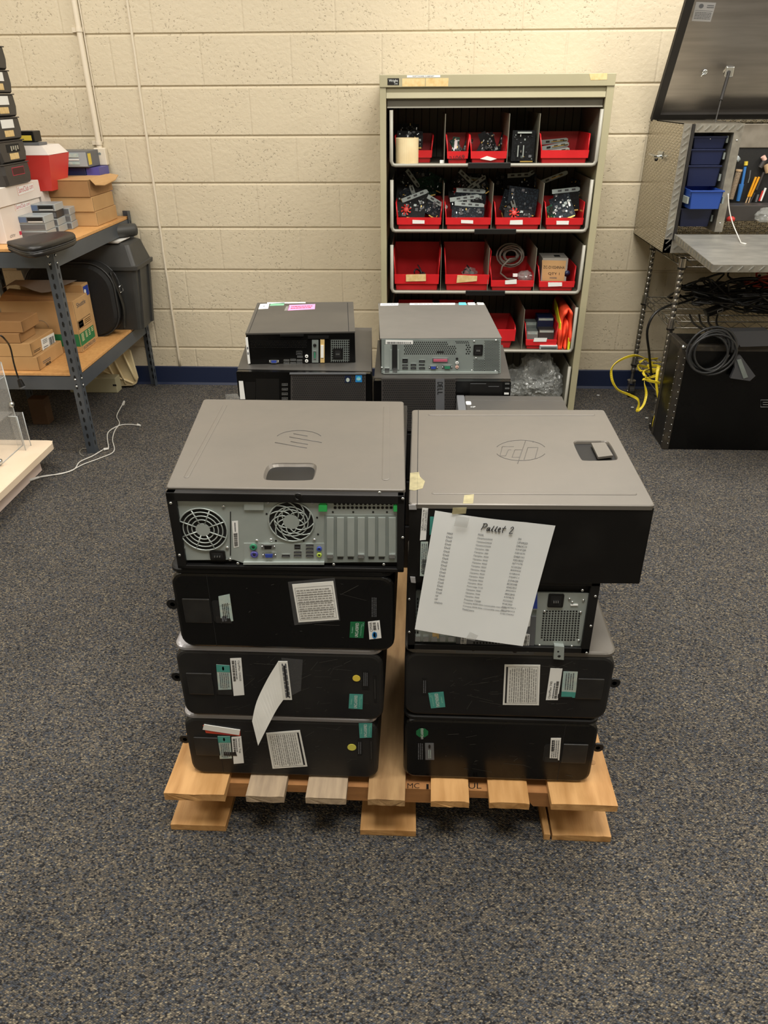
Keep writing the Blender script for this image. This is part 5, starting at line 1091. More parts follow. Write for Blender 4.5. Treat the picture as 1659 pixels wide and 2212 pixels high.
b = MB('clearbox'); b.box(a.x, c.x, 3.432, 3.500, TRZ[3]+.0045, TRZ[3]+.021, bev=.001); b.build('case', t); b = MB('bin'); b.box(a.x+.006, c.x-.003, 3.4315, 3.4325, TRZ[3]+.007, TRZ[3]+.014); b.build('spine', t); b = MB('whitelab'); b.box(a.x+.002, c.x-.002, 3.434, 3.498, TRZ[3]+.0212, TRZ[3]+.0217); b.build('insert', t)
# orange vest folded on edge
t = thing('safety_vest', 'folded orange safety vest with lime stripe jammed at the right of the fourth tray', 'vest', (.69, 3.52, TRZ[3]))
b = MB('vest'); z0 = TRZ[3]+.001
def sheetp(pts, y0, y1, m, th=.004): 
    v0 = []; 
    for y in (y0, y1): v0.append(y)
    P_ = spline([V((x, 0, z)) for x, z in pts], 5); L = []
    for i, p in enumerate(P_):
        dd = (P_[min(i+1, len(P_)-1)]-P_[max(i-1, 0)]).normalized(); n_ = V((-dd.z, 0, dd.x)); L.append((p, n_))
    b.loft([[V((p.x, y0+.01*math.sin(i*.9), p.z))+n_*th, V((p.x, y1, p.z))+n_*th, V((p.x, y1, p.z))-n_*th, V((p.x, y0+.01*math.sin(i*.9), p.z))-n_*th] for i, (p, n_) in enumerate(L)], m, True)
xa = W(1207, 748, 3.45).x
sheetp([(xa+.002, z0), (xa-.001, z0+.07), (xa+.004, z0+.15), (xa+.022, z0+.185), (xa+.04, z0+.165), (xa+.046, z0+.08), (xa+.045, z0)], 3.44, 3.72, 'vest', .005)
sheetp([(xa+.012, z0), (xa+.016, z0+.07), (xa+.025, z0+.13), (xa+.030, z0+.06), (xa+.028, z0)], 3.445, 3.70, 'vest', .004)
b.build('folded_mesh', t)
b = MB('vesty'); b.loft([[V((xa+x-.007, y, z0+z)), V((xa+x-.009, y, z0+z+.05)), V((xa+x-.006, y, z0+z+.05)), V((xa+x-.003, y, z0+z))] for x, y, z in ((.003, 3.436, .075), (0, 3.50, .10), (-.001, 3.56, .13), (0, 3.64, .14))], 'vesty'); b.box(xa+.0385, xa+.0395+.008, 3.434, 3.45, z0+.002, z0+.055, 'vesty'); b.build('reflective_stripe', t)
# bottom tray: clear bags
for k, (cx, cz, sx, sz, sd) in enumerate(((.60, .17, .10, .085, 21), (.47, .15, .09, .07, 22), (.35, .14, .08, .06, 25))):
    crumple(cx, 3.55+.03*k, TRZ[4]+sz*.96+.002, sx, .11, sz*1.5 if k == 0 else sz, 'bag', 'plastic_bag', ['large crumpled clear plastic bag at the right of the bottom tray', 'crumpled clear plastic bag in the middle of the bottom tray', 'clear plastic bag at the left end of the bottom tray'][k], sd, n=6, amp=.36)
# ================================================================ steel shelving on the left
SX1, SY0, SY1 = -1.43, 2.965, 3.865; SX0 = -2.35
ZT, ZL = .872, .368
sh = thing('steel_shelving_unit', 'dark slate steel shelving unit with two particle-board shelves along the left', 'shelf', (-1.9, 3.4, 0))
def angle_post(x, y, sx, sy, z0, z1, front=True):
    b = MB('slate'); w = .036; th = .002
    b.box(min(x, x+sx*w), max(x, x+sx*w), y-th/2, y+th/2, z0, z1); b.box(x-th/2, x+th/2, min(y, y+sy*w), max(y, y+sy*w), z0, z1)
    n = int((z1-z0-.05)/.038)
    for k in range(n):
        z = z0+.035+k*.038
        for s in (0, 1):
            # teardrop slot on each flange
            if s == 0:
                cx = x+sx*.018; b.prism([(cx-.003, y-.0014, z), (cx+.003, y-.0014, z), (cx+.0055, y-.0014, z+.012), (cx+.003, y-.0014, z+.022), (cx-.003, y-.0014, z+.022), (cx-.0055, y-.0014, z+.012)], (0, .0028, 0), 'hole')
            else:
                cy = y+sy*.018; b.prism([(x-.0014, cy-.003, z), (x-.0014, cy+.003, z), (x-.0014, cy+.0055, z+.012), (x-.0014, cy+.003, z+.022), (x-.0014, cy-.003, z+.022), (x-.0014, cy-.0055, z+.012)], (.0028, 0, 0), 'hole')
    return b
PT = .885
angle_post(SX1, SY0, -1, 1, 0, PT).build('post', sh); angle_post(SX1, SY1, -1, -1, 0, PT+.01).build('post', sh)
angle_post(-1.895, 3.41, -1, -1, 0, ZT-.02).build('post', sh); angle_post(SX0, SY0, 1, 1, 0, PT).build('post', sh); angle_post(SX0, SY1, 1, -1, 0, PT).build('post', sh)
for z in (ZT, ZL):
    for y, s in ((SY0, 1), (SY1, -1)):
        b = MB('slate'); b.box(SX0+.003, SX1-.003, y+s*.003, y+s*.005, z-.072, z-.012); b.box(SX0+.003, SX1-.003, min(y+s*.003, y+s*.022), max(y+s*.003, y+s*.022), z-.0135, z-.012); bm_ = b.build('beam', sh)
        if y == SY0:
            b = MB('bright')
            for zz in (z-.025, z-.055): b.lathe([(.006, 0), (.0055, .003), (0, .005)], (SX1-.018, SY0-.0014, zz), (0, -1, 0), 'bright', n=12)
            b.build('rivets', bm_)
    for x, s in ((SX1, -1), (SX0, 1)):
        b = MB('slate'); b.box(min(x+s*.003, x+s*.005), max(x+s*.003, x+s*.005), SY0+.003, SY1-.003, z-.072, z-.012); bm_ = b.build('beam', sh)
        if x == SX1:
            b = MB('bright')
            for zz in (z-.025, z-.055): b.lathe([(.006, 0), (.0055, .003), (0, .005)], (SX1+.0014, SY0+.018, zz), (1, 0, 0), 'bright', n=12)
            b.build('rivets', bm_)
    b = MB('wood4'); b.box(SX0+.007, SX1-.007, SY0+.007, SY1-.007, z-.0118, z, bev=.001); b.build('shelf_board', sh)

def flapline(b, x0, x1, y0, y1, z, m='cartond'): b.box(x0, x1, y0, y1, z, z+.0004, m)
def carton(x0, x1, y0, y1, z0, z1, m, label, name='cardboard_box', slit=True, rz=0, group=None):
    t = thing(name, label, 'box', ((x0+x1)/2, (y0+y1)/2, z0), group); T = Matrix.Translation(V(((x0+x1)/2, (y0+y1)/2, 0))) @ Matrix.Rotation(rz, 4, 'Z') @ Matrix.Translation(V((-(x0+x1)/2, -(y0+y1)/2, 0)))
    b = MB(m, T); b.box(x0, x1, y0, y1, z0, z1, bev=.0015, seg=1); b.build('carton', t)
    if slit: b = MB('hole', T); b.box(x1-.0003, x1+.0004, y0+.002, y0+.0035, z0+.003, z1-.003); b.build('edge_slit', t)
    return t, T
# --- top shelf: white cartons with store lettering
RX = -1.655
t, _ = carton(-2.2, RX, 3.07, 3.42, ZT+.001, ZT+.135, 'cartonw', 'lower white carton with red store lettering, on the top left shelf', slit=False)
F = Face((RX+.0002, 0, 0), (0, 1, 0), (0, 0, 1))
decal('store_lettering', t, F, [(31, 442), (64, 434), (66, 444.6), (33.6, 456)], 'pinkh', [('rect', .02, .04, .98, .96, 'whitelab'), ('text', 'SamsClub', .05, .2, .66, .85, 'redink'), ('text', '.com', .7, .25, .95, .7, 'redink')])
decal('printed_text', t, F, [(22, 508), (33, 505), (33, 511), (22, 514)], None, [('text', 'OTY', 0, 0, 1, 1, 'ink2')]); decal('red_stripe', t, F, [(41, 500), (50, 498), (52, 505), (43, 508)], 'redink', [])
t, _ = carton(-2.2, RX+.008, 3.062, 3.43, ZT+.137, ZT+.205, 'cartonw', 'upper white carton lid with red store lettering, under the stack of dark bins', slit=False)
F = Face((RX+.0082, 0, 0), (0, 1, 0), (0, 0, 1))
decal('store_lettering', t, F, [(35, 403), (71, 394), (74, 411), (40, 423)], 'pinkh', [('rect', .02, .04, .98, .96, 'whitelab'), ('text', 'SamsClub', .05, .25, .66, .85, 'redink'), ('text', '.com', .7, .3, .95, .7, 'redink')])
# another white carton in front left
t, _ = carton(-2.2, -1.70, 2.985, 3.058, ZT+.001, ZT+.15, 'cartonw', 'narrow white carton at the front edge of the top left shelf', slit=False)
# --- stack of six dark bins
BX = -1.63; bz = ZT+.2065; bh = .0806
tg = ['topmost dark grey bin of the stack on the left shelf', 'dark grey bin with two tags, second from the top of the stack', 'dark grey bin with two tags, third from the top of the stack', 'dark grey bin with two tags, fourth from the top of the stack', 'dark grey bin with metal parts showing in its window, second from the bottom', 'dark grey bin with a dark red window, bottom of the stack on the left shelf']
for k in range(6):
    z = bz+bh*(5-k); y0, y1 = 3.128, 3.342; t = thing('storage_bin', tg[k], 'bin', (BX-.15, 3.235, z), None)
    b = MB('bin'); z1 = z+bh-.001
    b.loft([[V((x, y0+.012, z)), V((x, y1-.006, z)), V((x, y1+.004, z+.035)), V((x, y1-.004, z1)), V((x, y0, z1)), V((x, y0+.0, z+.04))] for x in (BX-.32, BX-.01)]+[[V((BX, y0+.018, z+.006)), V((BX, y1-.012, z+.006)), V((BX, y1-.003, z+.035)), V((BX, y1-.01, z1-.006)), V((BX, y0+.008, z1-.006)), V((BX, y0+.008, z+.04))]], 'bin'); b.build('tub', t)
    b = MB('bin'); b.box(BX-.31, BX+.002, y0-.003, y1+.002, z1-.004, z1, bev=.001); b.build('rim', t)
    F = Face((BX+.0002, 0, 0), (0, 1, 0), (0, 0, 1))
    wc = (y0+y1)/2+.01
    b = MB('hole')
    if k == 5: b.box(BX, BX+.001, wc-.055, wc+.045, z+.035, z+.064, 'redink'); b.box(BX+.001, BX+.0012, wc-.053, wc+.043, z+.037, z+.062, 'hole'); M['dkred'] = M.get('dkred') or mat('dark_red_insert', '3a1216', .5); b.box(BX+.0012, BX+.0014, wc-.053, wc+.043, z+.037, z+.062, 'dkred')
    elif k == 4: b.box(BX, BX+.001, wc-.06, wc+.045, z+.038, z+.066, 'hole'); [b.box(BX+.001, BX+.003, wc-.03+i*.018, wc-.02+i*.018, z+.042+.004*(i % 2), z+.060, 'bright') for i in range(4)]
    else: b.box(BX, BX+.001, wc-.058, wc+.042, z+.042, z+.072, 'whitelab')
    b.build('label_window', t)
    if k < 5: b = MB('tan'); b.box(BX, BX+.001, wc-.045, wc+.028, z+.012, z+.034); b.build('tan_tag', t)
# --- red and clear scoop container with small parts on top
t = thing('red_container', 'red tub with a translucent lid standing behind the dark bin stack', 'container', (-1.72, 3.5, ZT+.08))
def fr(px0, py0, px1, py1, Y): a = W(px0, py0, Y); c = W(px1, py1, Y); return a.x, c.x, a.z, c.z
carton(-1.95, -1.655, 3.44, 3.70, ZT+.001, ZT+.155, 'cartonw', 'plain white carton behind the lettered ones on the top left shelf', slit=False)
zz = ZT+.1565; xa = W(70, 375, 3.47).x; xb = W(119, 350, 3.50).x; zt_ = W(119, 334, 3.5).z
b = MB('redd'); b.hexa([(-1.93, 3.46, zz), (xb-.02, 3.46, zz), (xb-.02, 3.62, zz), (-1.93, 3.62, zz)], [(-1.95, 3.44, zt_), (xb, 3.45, zt_), (xb, 3.66, zt_), (-1.95, 3.66, zt_)]); b.build('tub', t)
b = MB('cartonw'); z2 = W(104, 313, 3.55).z; b.hexa([(-1.95, 3.445, zt_+.001), (xb-.001, 3.452, zt_+.001), (xb-.001, 3.655, zt_+.001), (-1.95, 3.655, zt_+.001)], [(-1.94, 3.46, z2), (xb-.03, 3.47, z2), (xb-.03, 3.64, z2), (-1.94, 3.64, z2)]); b.build('lid', t)
lx0, lx1, lz1, lz0 = fr(62, 293, 84, 313, 3.56); tt_ = thing('power_adapter', 'small black adapter with a yellow label on top of the red tub', 'adapter', (lx1-.05, 3.56, z2)); b = MB('port'); b.box(lx0-.06, lx1, 3.53, 3.60, z2+.012, z2+.055, bev=.003); b.build('body', tt_)
b = MB('yellow'); b.box(lx1-.075, lx1-.012, 3.5295, 3.531, z2+.018, z2+.038); b.build('yellow_label', tt_)
b = MB('greyp'); b.box(lx0-.08, lx1+.03, 3.50, 3.58, z2+.0005, z2+.011, bev=.002); tag(b.build('hard_drive'), 'thin grey drive lying on the red tub under the adapter', 'drive')
# --- retail boxes
def rbox(px, Y, dp, z0, m, label, cat='box', name='retail_box', rz=0):
    x0 = W(px[0], px[3], Y).x; x1 = W(px[2], px[3], Y).x; z1 = W(px[0], px[1], Y).z
    t = thing(name, label, cat, ((x0+x1)/2, Y+dp/2, z0)); b = MB(m); b.box(x0, x1, Y, Y+dp, z0, z1, bev=.0015, seg=1); b.build('carton', t); return t, x0, x1, z1
za = ZT+.115
carton(-1.70, -1.50, 3.71, 3.86, ZT+.001, za, 'cartonw', 'white carton against the wall under the blue and grey retail boxes', slit=False)
t, x0, x1, z1 = rbox((128, 362, 186, 380), 3.72, .13, za+.001, 'bluebox', 'dark blue flat box under the clear-fronted retail box')
b = MB('purpleport'); b.box(x1+.001, x1+.062, 3.73, 3.85, za+.001, z1-.002); tag(b.build('folder'), 'violet-blue folder edge beside the dark blue flat box', 'folder')
zc = z1+.001; t, x0, x1, z1 = rbox((121, 327, 193, 363), 3.71, .14, zc, 'greyp', 'retail box with a clear moulded front and yellow sticker, by the wall')
b = MB('clearbox'); b.box(x0+.004, x1-.004, 3.708, 3.7098, zc+.004, z1-.004); b.build('clear_front', t)
b = MB('pinkh'); b.box(x0+.03, x1-.04, 3.706, 3.708, zc+.03, zc+.035, 'white'); b.box(x0+.03, x1-.04, 3.706, 3.708, zc+.012, zc+.024, 'greylab'); b.box(x0+.03, x1-.04, 3.706, 3.708, zc+.042, zc+.058, 'greylab'); b.build('moulded_tray', t)
b = MB('yellow'); b.box(x1, x1+.0008, 3.715, 3.75, zc+.01, z1-.01); b.build('yellow_sticker', t)
# --- three brown cardboard boxes
xr = -1.462; zl = [ZT+.001, ZT+.062, ZT+.124, ZT+.192]
carton(-1.66, xr, 3.53, 3.78, zl[0], zl[1]-.001, 'carton', 'brown cardboard box at the bottom of the three-box stack, top left shelf')
carton(-1.67, xr-.004, 3.525, 3.775, zl[1], zl[2]-.001, 'carton', 'brown cardboard box in the middle of the three-box stack, top left shelf')
t, _ = carton(-1.80, xr-.008, 3.52, 3.80, zl[2], zl[3], 'cartond', 'wide brown cardboard box with an open flap on top of the three-box stack')
b = MB('carton'); b.box(-1.802, xr-.006, 3.518, 3.802, zl[3], zl[3]+.003, bev=.001); b.build('lid', t)
b = MB('carton'); pts = [(xr-.010, 3.55, zl[3]+.002), (xr+.02, 3.53, zl[3]-.02), (xr+.035, 3.60, zl[3]-.028), (xr+.042, 3.72, zl[3]-.018), (xr+.03, 3.80, zl[3]-.004), (xr-.010, 3.80, zl[3]+.002)]
b.prism(pts, (0, 0, .003)); b.build('flap', t)
b = MB('carton'); b.prism([(xr+.001, 3.535, ZT+.055), (xr+.02, 3.55, ZT+.012), (xr+.03, 3.73, ZT+.02), (xr+.002, 3.77, ZT+.06)], (.002, 0, .002)); b.build('flap', t) if False else b.bm.free()
# --- stacks of tape cassettes in clear cases
def cassette(px, py, Y, z0, label, wd=.108, dp=.10, hh=.0285, front=True, m='clearbox', rz=.35, grp=None):
    c = W(px, py, Y); T = Matrix.Translation(V((c.x, Y, z0))) @ Matrix.Rotation(rz, 4, 'Z')
    t = thing('tape_cassette_case', label, 'cassette case', (c.x, Y, z0), grp)
    b = MB(m, T); b.box(0, wd, 0, dp, 0, hh, bev=.0015, seg=1); b.build('case', t)
    b = MB('bin', T); b.box(.003, wd-.004, -.0008, .001, .004, hh-.004, 'greyp'); b.build('cartridge', t)
    if front:
        b = MB('bluebox', T); M['bluegrey'] = M.get('bluegrey') or mat('blue_grey_label', '5e7190', .5); b.box(.003, .034, -.0016, -.0008, .004, hh-.004, 'bluegrey'); b.box(.038, wd-.008, -.0016, -.0008, .010, hh-.006, 'port'); b.box(.040, wd-.008, -.0016, -.0008, .005, .008, 'white'); b.build('front_label', t)
    return t
H = .0295
for k in range(4): cassette(68, 470, 3.33, ZT+.001+H*k, ['bottom clear cassette case of the rear stack on the shelf', 'cassette case second from the bottom of the rear stack', 'dark cassette case third from the bottom of the rear stack', 'cassette case with a blue-grey front label topmost of the rear stack'][k], front=k == 3, m='bin' if k == 2 else 'clearbox', rz=.06+.03*(k % 3))
for k in range(3): cassette(43, 492, 3.20, ZT+.001+H*k, ['bottom clear cassette case of the front stack, behind the black zip case', 'middle clear cassette case of the front stack', 'cassette case with a blue-grey front label topmost of the front stack'][k], front=k == 2, rz=.05+.03*(k % 2))
for k in range(3): cassette(130, 480, 3.44, ZT+.001+H*k, ['bottom small clear cassette case of the right stack', 'middle small clear cassette case of the right stack', 'top small clear cassette case of the right stack'][k], wd=.05, dp=.09, front=False, rz=.12+.06*(k % 2))
# --- black zip case
t = thing('zip_case', 'black vinyl zip case lying over the front corner of the top left shelf', 'case', (-1.52, 3.02, ZT))
q = [V((*G(22, 535, ZT+.02).xy, 0)), V((*G(75, 553, ZT+.01).xy, 0)), V((*G(160, 520, ZT+.02).xy, 0)), V((*G(146, 497, ZT+.045).xy, 0)), V((*G(100, 500, ZT+.045).xy, 0)), V((*G(24, 516, ZT+.045).xy, 0))]
qs = spline(q, 4, True); cen = sum(qs, V((0, 0, 0)))/len(qs)
b = MB('vinyl'); b.loft([[V((cen.x+(p.x-cen.x)*s, cen.y+(p.y-cen.y)*s, ZT+h)) for p in qs] for s, h in ((.94, .001), (1.0, .008), (1.0, .020))], 'vinyl', True); b.build('lower_shell', t)
b = MB('vinyl'); b.loft([[V((cen.x+(p.x-cen.x)*s, cen.y+(p.y-cen.y)*s, ZT+h)) for p in qs] for s, h in ((1.0, .0235), (1.0, .036), (.97, .041), (.6, .0425))], 'vinyl', True); b.build('upper_shell', t)
b = MB('bcable2'); b.tube([V((cen.x+(p.x-cen.x)*1.0, cen.y+(p.y-cen.y)*1.0, ZT+.022)) for p in qs], .0022, n=6, closed=True); b.build('zip', t)
# --- lower shelf boxes
t, T = carton(-1.86, -1.612, 3.0, 3.245, ZL+.001, ZL+.060, 'carton', 'lowest of the four small brown boxes on the lower left shelf, printed on its side')
F = Face((-1.6118, 0, 0), (0, 1, 0), (0, 0, 1)); decal('printed_text', t, F, [(92, 780), (108, 770), (112, 783), (96, 793)], None, [('lines', 0, .5, 1, 1, 2, 'ink2'), ('bars', .2, 0, .95, .4, 9, 'ink')])
t, T = carton(-1.88, -1.628, 3.0, 3.225, ZL+.0615, ZL+.118, 'carton', 'small brown box with a white shipping label on the lower left shelf')
F = Face((-1.6278, 0, 0), (0, 1, 0), (0, 0, 1)); decal('shipping_label', t, F, [(88, 733), (116, 718), (121, 746), (93, 761)], 'whitelab', [('lines', .1, .55, .45, .9, 3, 'ink2'), ('bars', .55, .2, .95, .8, 9, 'ink'), ('lines', .1, .1, .45, .4, 2, 'ink2')]); decal('printed_text', t, F, [(73, 757), (87, 749), (88, 755), (74, 763)], None, [('lines', 0, 0, 1, 1, 2, 'ink')])
carton(-1.90, -1.665, 3.0, 3.14, ZL+.1195, ZL+.160, 'cartond', 'plain small brown box third from the bottom on the lower left shelf', rz=.0)
carton(-1.95, -1.648, 3.01, 3.16, ZL+.1615, ZL+.208, 'cartond', 'plain brown box topmost of the four on the lower left shelf')
# big printed carton
t, T = carton(-1.86, -1.528, 3.255, 3.42, ZL+.001, ZL+.232, 'carton', 'tall brown carton with a green printed base on the lower left shelf')
F = Face((-1.5278, 0, 0), (0, 1, 0), (0, 0, 1)); ya, yb_ = 3.256, 3.419; za_ = ZL+.002
def fq(u0, v0, u1, v1): H_ = .229; W_ = yb_-ya; return [(ya+W_*u0, za_+H_*v1), (ya+W_*u1, za_+H_*v1), (ya+W_*u1, za_+H_*v0), (ya+W_*u0, za_+H_*v0)]
M['pgreen'] = mat('printed_green', '1f7042', .6); M['lt'] = mat('pale_print', 'e6dcae', .6)
decal('green_panel', t, F, fq(0, .12, 1, .36), 'pgreen', [('lines', .12, .3, .3, .95, 6, 'lt'), ('lines', .4, .4, .55, .95, 5, 'lt'), ('lines', .62, .4, .75, .95, 4, 'lt'), ('lines', .82, .55, .97, .95, 3, 'lt')], px=False)
decal('printed_text', t, F, fq(.2, .84, .8, .93), None, [('text', 'Shuttle', 0, 0, 1, 1, 'ink2')], px=False)
decal('printed_panel', t, F, fq(.06, .44, .94, .60), 'ink', [('rect', .02, .05, .98, .95, 'carton'), ('rect', .04, .1, .4, .9, 'lt'), ('text', 'SPIRIT', .09, .4, .35, .6, 'ink'), ('lines', .5, .2, .95, .8, 3, 'ink2')], px=False)
decal('printed_text', t, F, fq(.1, .03, .95, .09), None, [('text', 'OCONTROL21B.B', 0, 0, 1, 1, 'ink2')], px=False)
F2_ = Face((0, 3.2548, 0), (1, 0, 0), (0, 0, 1)); decal('green_panel', t, F2_, [(-1.85, za_+.083), (-1.53, za_+.083), (-1.53, za_+.027), (-1.85, za_+.027)], 'pgreen', [], px=False)
b = MB('ink2'); b.tube([F2_.pt(-1.69+.03*math.cos(i*PI/10), za_+.115+.03*math.sin(i*PI/10), .0006) for i in range(11)], .0007, n=4); b.tube([F2_.pt(*p, .0006) for p in ((-1.77, za_+.09), (-1.77, za_+.125), (-1.735, za_+.125), (-1.73, za_+.09))], .0007, n=4); b.build('printed_lines', t)
b = MB('cartond'); b.hexa([(-1.86, 3.256, ZL+.232), (-1.60, 3.256, ZL+.232), (-1.60, 3.36, ZL+.232), (-1.86, 3.36, ZL+.232)], [(-1.86, 3.30, ZL+.252), (-1.62, 3.29, ZL+.236), (-1.60, 3.37, ZL+.235), (-1.86, 3.37, ZL+.262)]); b.build('flap', t)
t, T = carton(-1.84, -1.548, 3.425, 3.495, ZL+.001, ZL+.265, 'carton', 'brown carton with a blue printed corner behind the green-based carton')
F = Face((-1.5478, 0, 0), (0, 1, 0), (0, 0, 1)); decal('blue_print', t, F, [(3.435, ZL+.255), (3.49, ZL+.255), (3.49, ZL+.21), (3.435, ZL+.21)], 'blueport', [('disc', .25, .5, .2, 'white')], px=False)
b = MB('manila'); M['manila2'] = mat('grey_paper', 'a9a39b', .6)
vs = []; N = 8
for i in range(N+1):
    for j in range(2): vs.append((-1.87+.29*i/N, 3.32+.14*j, ZL+.272+.018*math.sin(i*.9)*(1-j)+.008*j))
b.geo(vs, [(2*i, 2*i+2, 2*i+3, 2*i+1) for i in range(N)], 'manila2', True); b.geo([(x, y, z-.0006) for x, y, z in vs], [(2*i, 2*i+1, 2*i+3, 2*i+2) for i in range(N)], 'manila2', True)
tag(b.build('loose_paper', rec=False), 'loose grey papers lying across the tall cartons on the lower left shelf', 'paper')
# --- black soft bag and big grey case
t = thing('soft_bag', 'black soft nylon carrying bag standing on the lower left shelf', 'bag', (-1.6, 3.57, ZL))
def bagring(y, i): return [V((x, y, z)) for x, z in rrect(-1.86+i, -1.435-i, ZL+.001+i*.4, ZL+.345-i, .12-i*.6, 7)]
b = MB('fabric'); b.loft([bagring(3.505, .02), bagring(3.515, .005), bagring(3.525, 0), bagring(3.582, 0), bagring(3.592, .01)], 'fabric', False); b.build('body', t)
b = MB('bcable2'); 
for y in (3.516, 3.585): b.tube([p for p in bagring(y, -.001)], .0035, n=5, closed=True)
b.build('piping', t)
b = MB('vinyl'); b.tube([(-1.434, 3.555, ZL+.03), (-1.42, 3.558, ZL+.12), (-1.428, 3.555, ZL+.2), (-1.45, 3.555, ZL+.30)], .02, n=8, flat=.12, up=(1, 0, 0), smoothpath=5); b.build('side_strap', t)
b = MB('bright'); b.tube([(-1.418, 3.535, ZL+.205), (-1.418, 3.575, ZL+.205), (-1.418, 3.575, ZL+.235), (-1.418, 3.535, ZL+.235)], .003, n=6, closed=True); b.build('buckle', t)
t = thing('storage_case', 'large dark grey lidded plastic case at the wall end of the lower left shelf', 'case', (-1.55, 3.7, ZL))
cx0, cx1, cy0, cy1 = -1.93, -1.345, 3.60, 3.845
def cring(i, z, j=None): return [V((x, y, z)) for x, y in rrect(cx0+i, cx1-i, cy0+i, cy1-i, .02, 3)]
b = MB('hang'); b.loft([cring(.035, ZL+.001), cring(.008, ZL+.30)], 'hang'); 
for y in (3.66, 3.79): b.hexa([(cx1-.04, y-.012, ZL+.005), (cx1-.025, y-.012, ZL+.005), (cx1-.025, y+.012, ZL+.005), (cx1-.04, y+.012, ZL+.005)], [(cx1-.02, y-.012, ZL+.295), (cx1-.000, y-.012, ZL+.295), (cx1-.000, y+.012, ZL+.295), (cx1-.02, y+.012, ZL+.295)], 'hang')
b.build('tub', t)
b = MB('hang'); b.loft([cring(-.004, ZL+.295), cring(-.006, ZL+.312), cring(.004, ZL+.314), cring(.03, ZL+.405), cring(.045, ZL+.413)], 'hang'); b.build('lid', t)
t = thing('rolled_bag', 'rounded dark grey pouch lying on papers on top of the grey case', 'bag', (-1.5, 3.7, ZL+.43))
b = MB('hang'); c0 = V((-1.55, 3.60, ZL+.458)); c1 = V((-1.375, 3.765, ZL+.456)); d_ = (c1-c0).normalized()
b.lathe([(0, -.012), (.018, -.01), (.028, .004), (.030, .02), (.030, (c1-c0).length-.02), (.027, (c1-c0).length-.004), (0, (c1-c0).length+.008)], c0, d_, 'hang', n=18); b.build('pouch', t)
b = MB('manila2'); b.prism([(-1.56, 3.63, ZL+.416), (-1.42, 3.62, ZL+.415), (-1.40, 3.72, ZL+.423), (-1.54, 3.74, ZL+.423)], (0, 0, .003)); b.prism([(-1.50, 3.61, ZL+.420), (-1.41, 3.65, ZL+.4205), (-1.40, 3.74, ZL+.424), (-1.50, 3.74, ZL+.424)], (0, 0, .002), 'white'); tag(b.build('loose_paper'), 'thin papers wedged between the grey pouch and the grey case', 'paper')
# --- cream panel under the shelf
t = thing('moulded_sheet', 'cream moulded plastic panel leaning under the left shelf by the wall', 'panel', (-1.65, 3.78, 0))
b = MB('cream'); yA = 3.80
def LP(x, y, dy=0): p = W(x, y, yA+dy); return V((p.x, yA+dy, max(p.z, .002)))
pts = [LP(185, 838), LP(188, 800), LP(225, 770), LP(262, 752), LP(280, 758), LP(297, 818), LP(294, 829), LP(285, 833)]
b.prism([p for p in pts], (0, .018, 0), 'cream'); b.build('sheet', t)
b = MB('cream'); 
for a_, c_ in (((195, 790), (288, 828)), ((262, 756), (293, 822)), ((225, 770), (255, 832)), ((240, 765), (272, 830))): b.tube([LP(*a_, -.004), LP(*c_, -.004)], .006, n=6)
b.build('ribs', t)
b = MB('beige'); b.box(-1.86, -1.60, 3.72, 3.785, .001, .085, bev=.004); b.box(-1.62, -1.60-.001, 3.7195, 3.7205, .04, .05, 'hole'); tag(b.build('flat_device'), 'flat pale grey device box on the floor under the left shelf', 'box')
# --- hanging black cord with plug
t = thing('power_cable', 'black cord ending in a plug, hanging in front of the lower left shelf', 'cable', W(35, 780, 2.9))
b = MB('bcable'); b.tube([W(x, y, Y) for x, y, Y in ((2, 725, 2.72), (10, 732, 2.75), (22, 750, 2.85), (30, 785, 2.90), (38, 812, 2.92), (42, 820, 2.92))], .0035, n=6, smoothpath=5); b.build('cord', t)
b = MB('port'); p_ = W(42, 820, 2.92); b.cyl(p_, p_+V((.004, 0, -.03)), .009, r1=.013, n=12); b.cyl(p_+V((.004, 0, -.03)), p_+V((.005, 0, -.034)), .0132, 'greyp', n=12); b.build('plug', t)
b = MB('dkbrown'); b.box(-1.86, -1.78, 3.40-.12, 3.46-.12, .001, .13, bev=.003); tt_ = b.build('wooden_block'); tag(tt_, 'small brown block standing on the carpet in the dark under the left shelf', 'block')
# ================================================================ low platform with acrylic display on the far left
t = thing('low_platform', 'low blond laminate platform with a rounded edge at the far left', 'platform', (-1.9, 2.6, 0))
pz = .115; c1_ = G(82, 985, pz); xe = c1_.x; ye = G(72, 950, pz).y
b = MB('platform'); ol_ = rrect(-2.3, xe, 1.7, ye, .03, 6); b.loft([[V((x, y, z)) for x, y in ol_] for z in (pz-.03, pz-.004)]+[[V((xe-.004 if x > xe-.02 else x, y-.004 if y > ye-.02 else y, pz)) for x, y in ol_]], 'platform'); b.build('top', t)
b = MB('platside'); b.box(-2.28, xe-.055, 1.72, ye-.06, .001, pz-.031); b.build('base', t)
t = thing('acrylic_display', 'scratched clear acrylic display rack standing on the low platform', 'display', (-1.72, 2.6, pz))
b = MB('clear'); _p = G(50, 962, pz); ax = _p.x; ay = _p.y
def pane(p, q_, th=.004): 
    d_ = (V(q_)-V(p)); n_ = V((-d_.y, d_.x, 0)).normalized()*th; b.hexa([V(p), V((q_[0], q_[1], p[2])), V((q_[0], q_[1], p[2]))+n_, V(p)+n_], [V((p[0], p[1], q_[2])), V(q_), V(q_)+n_, V((p[0], p[1], q_[2]))+n_], 'clear')
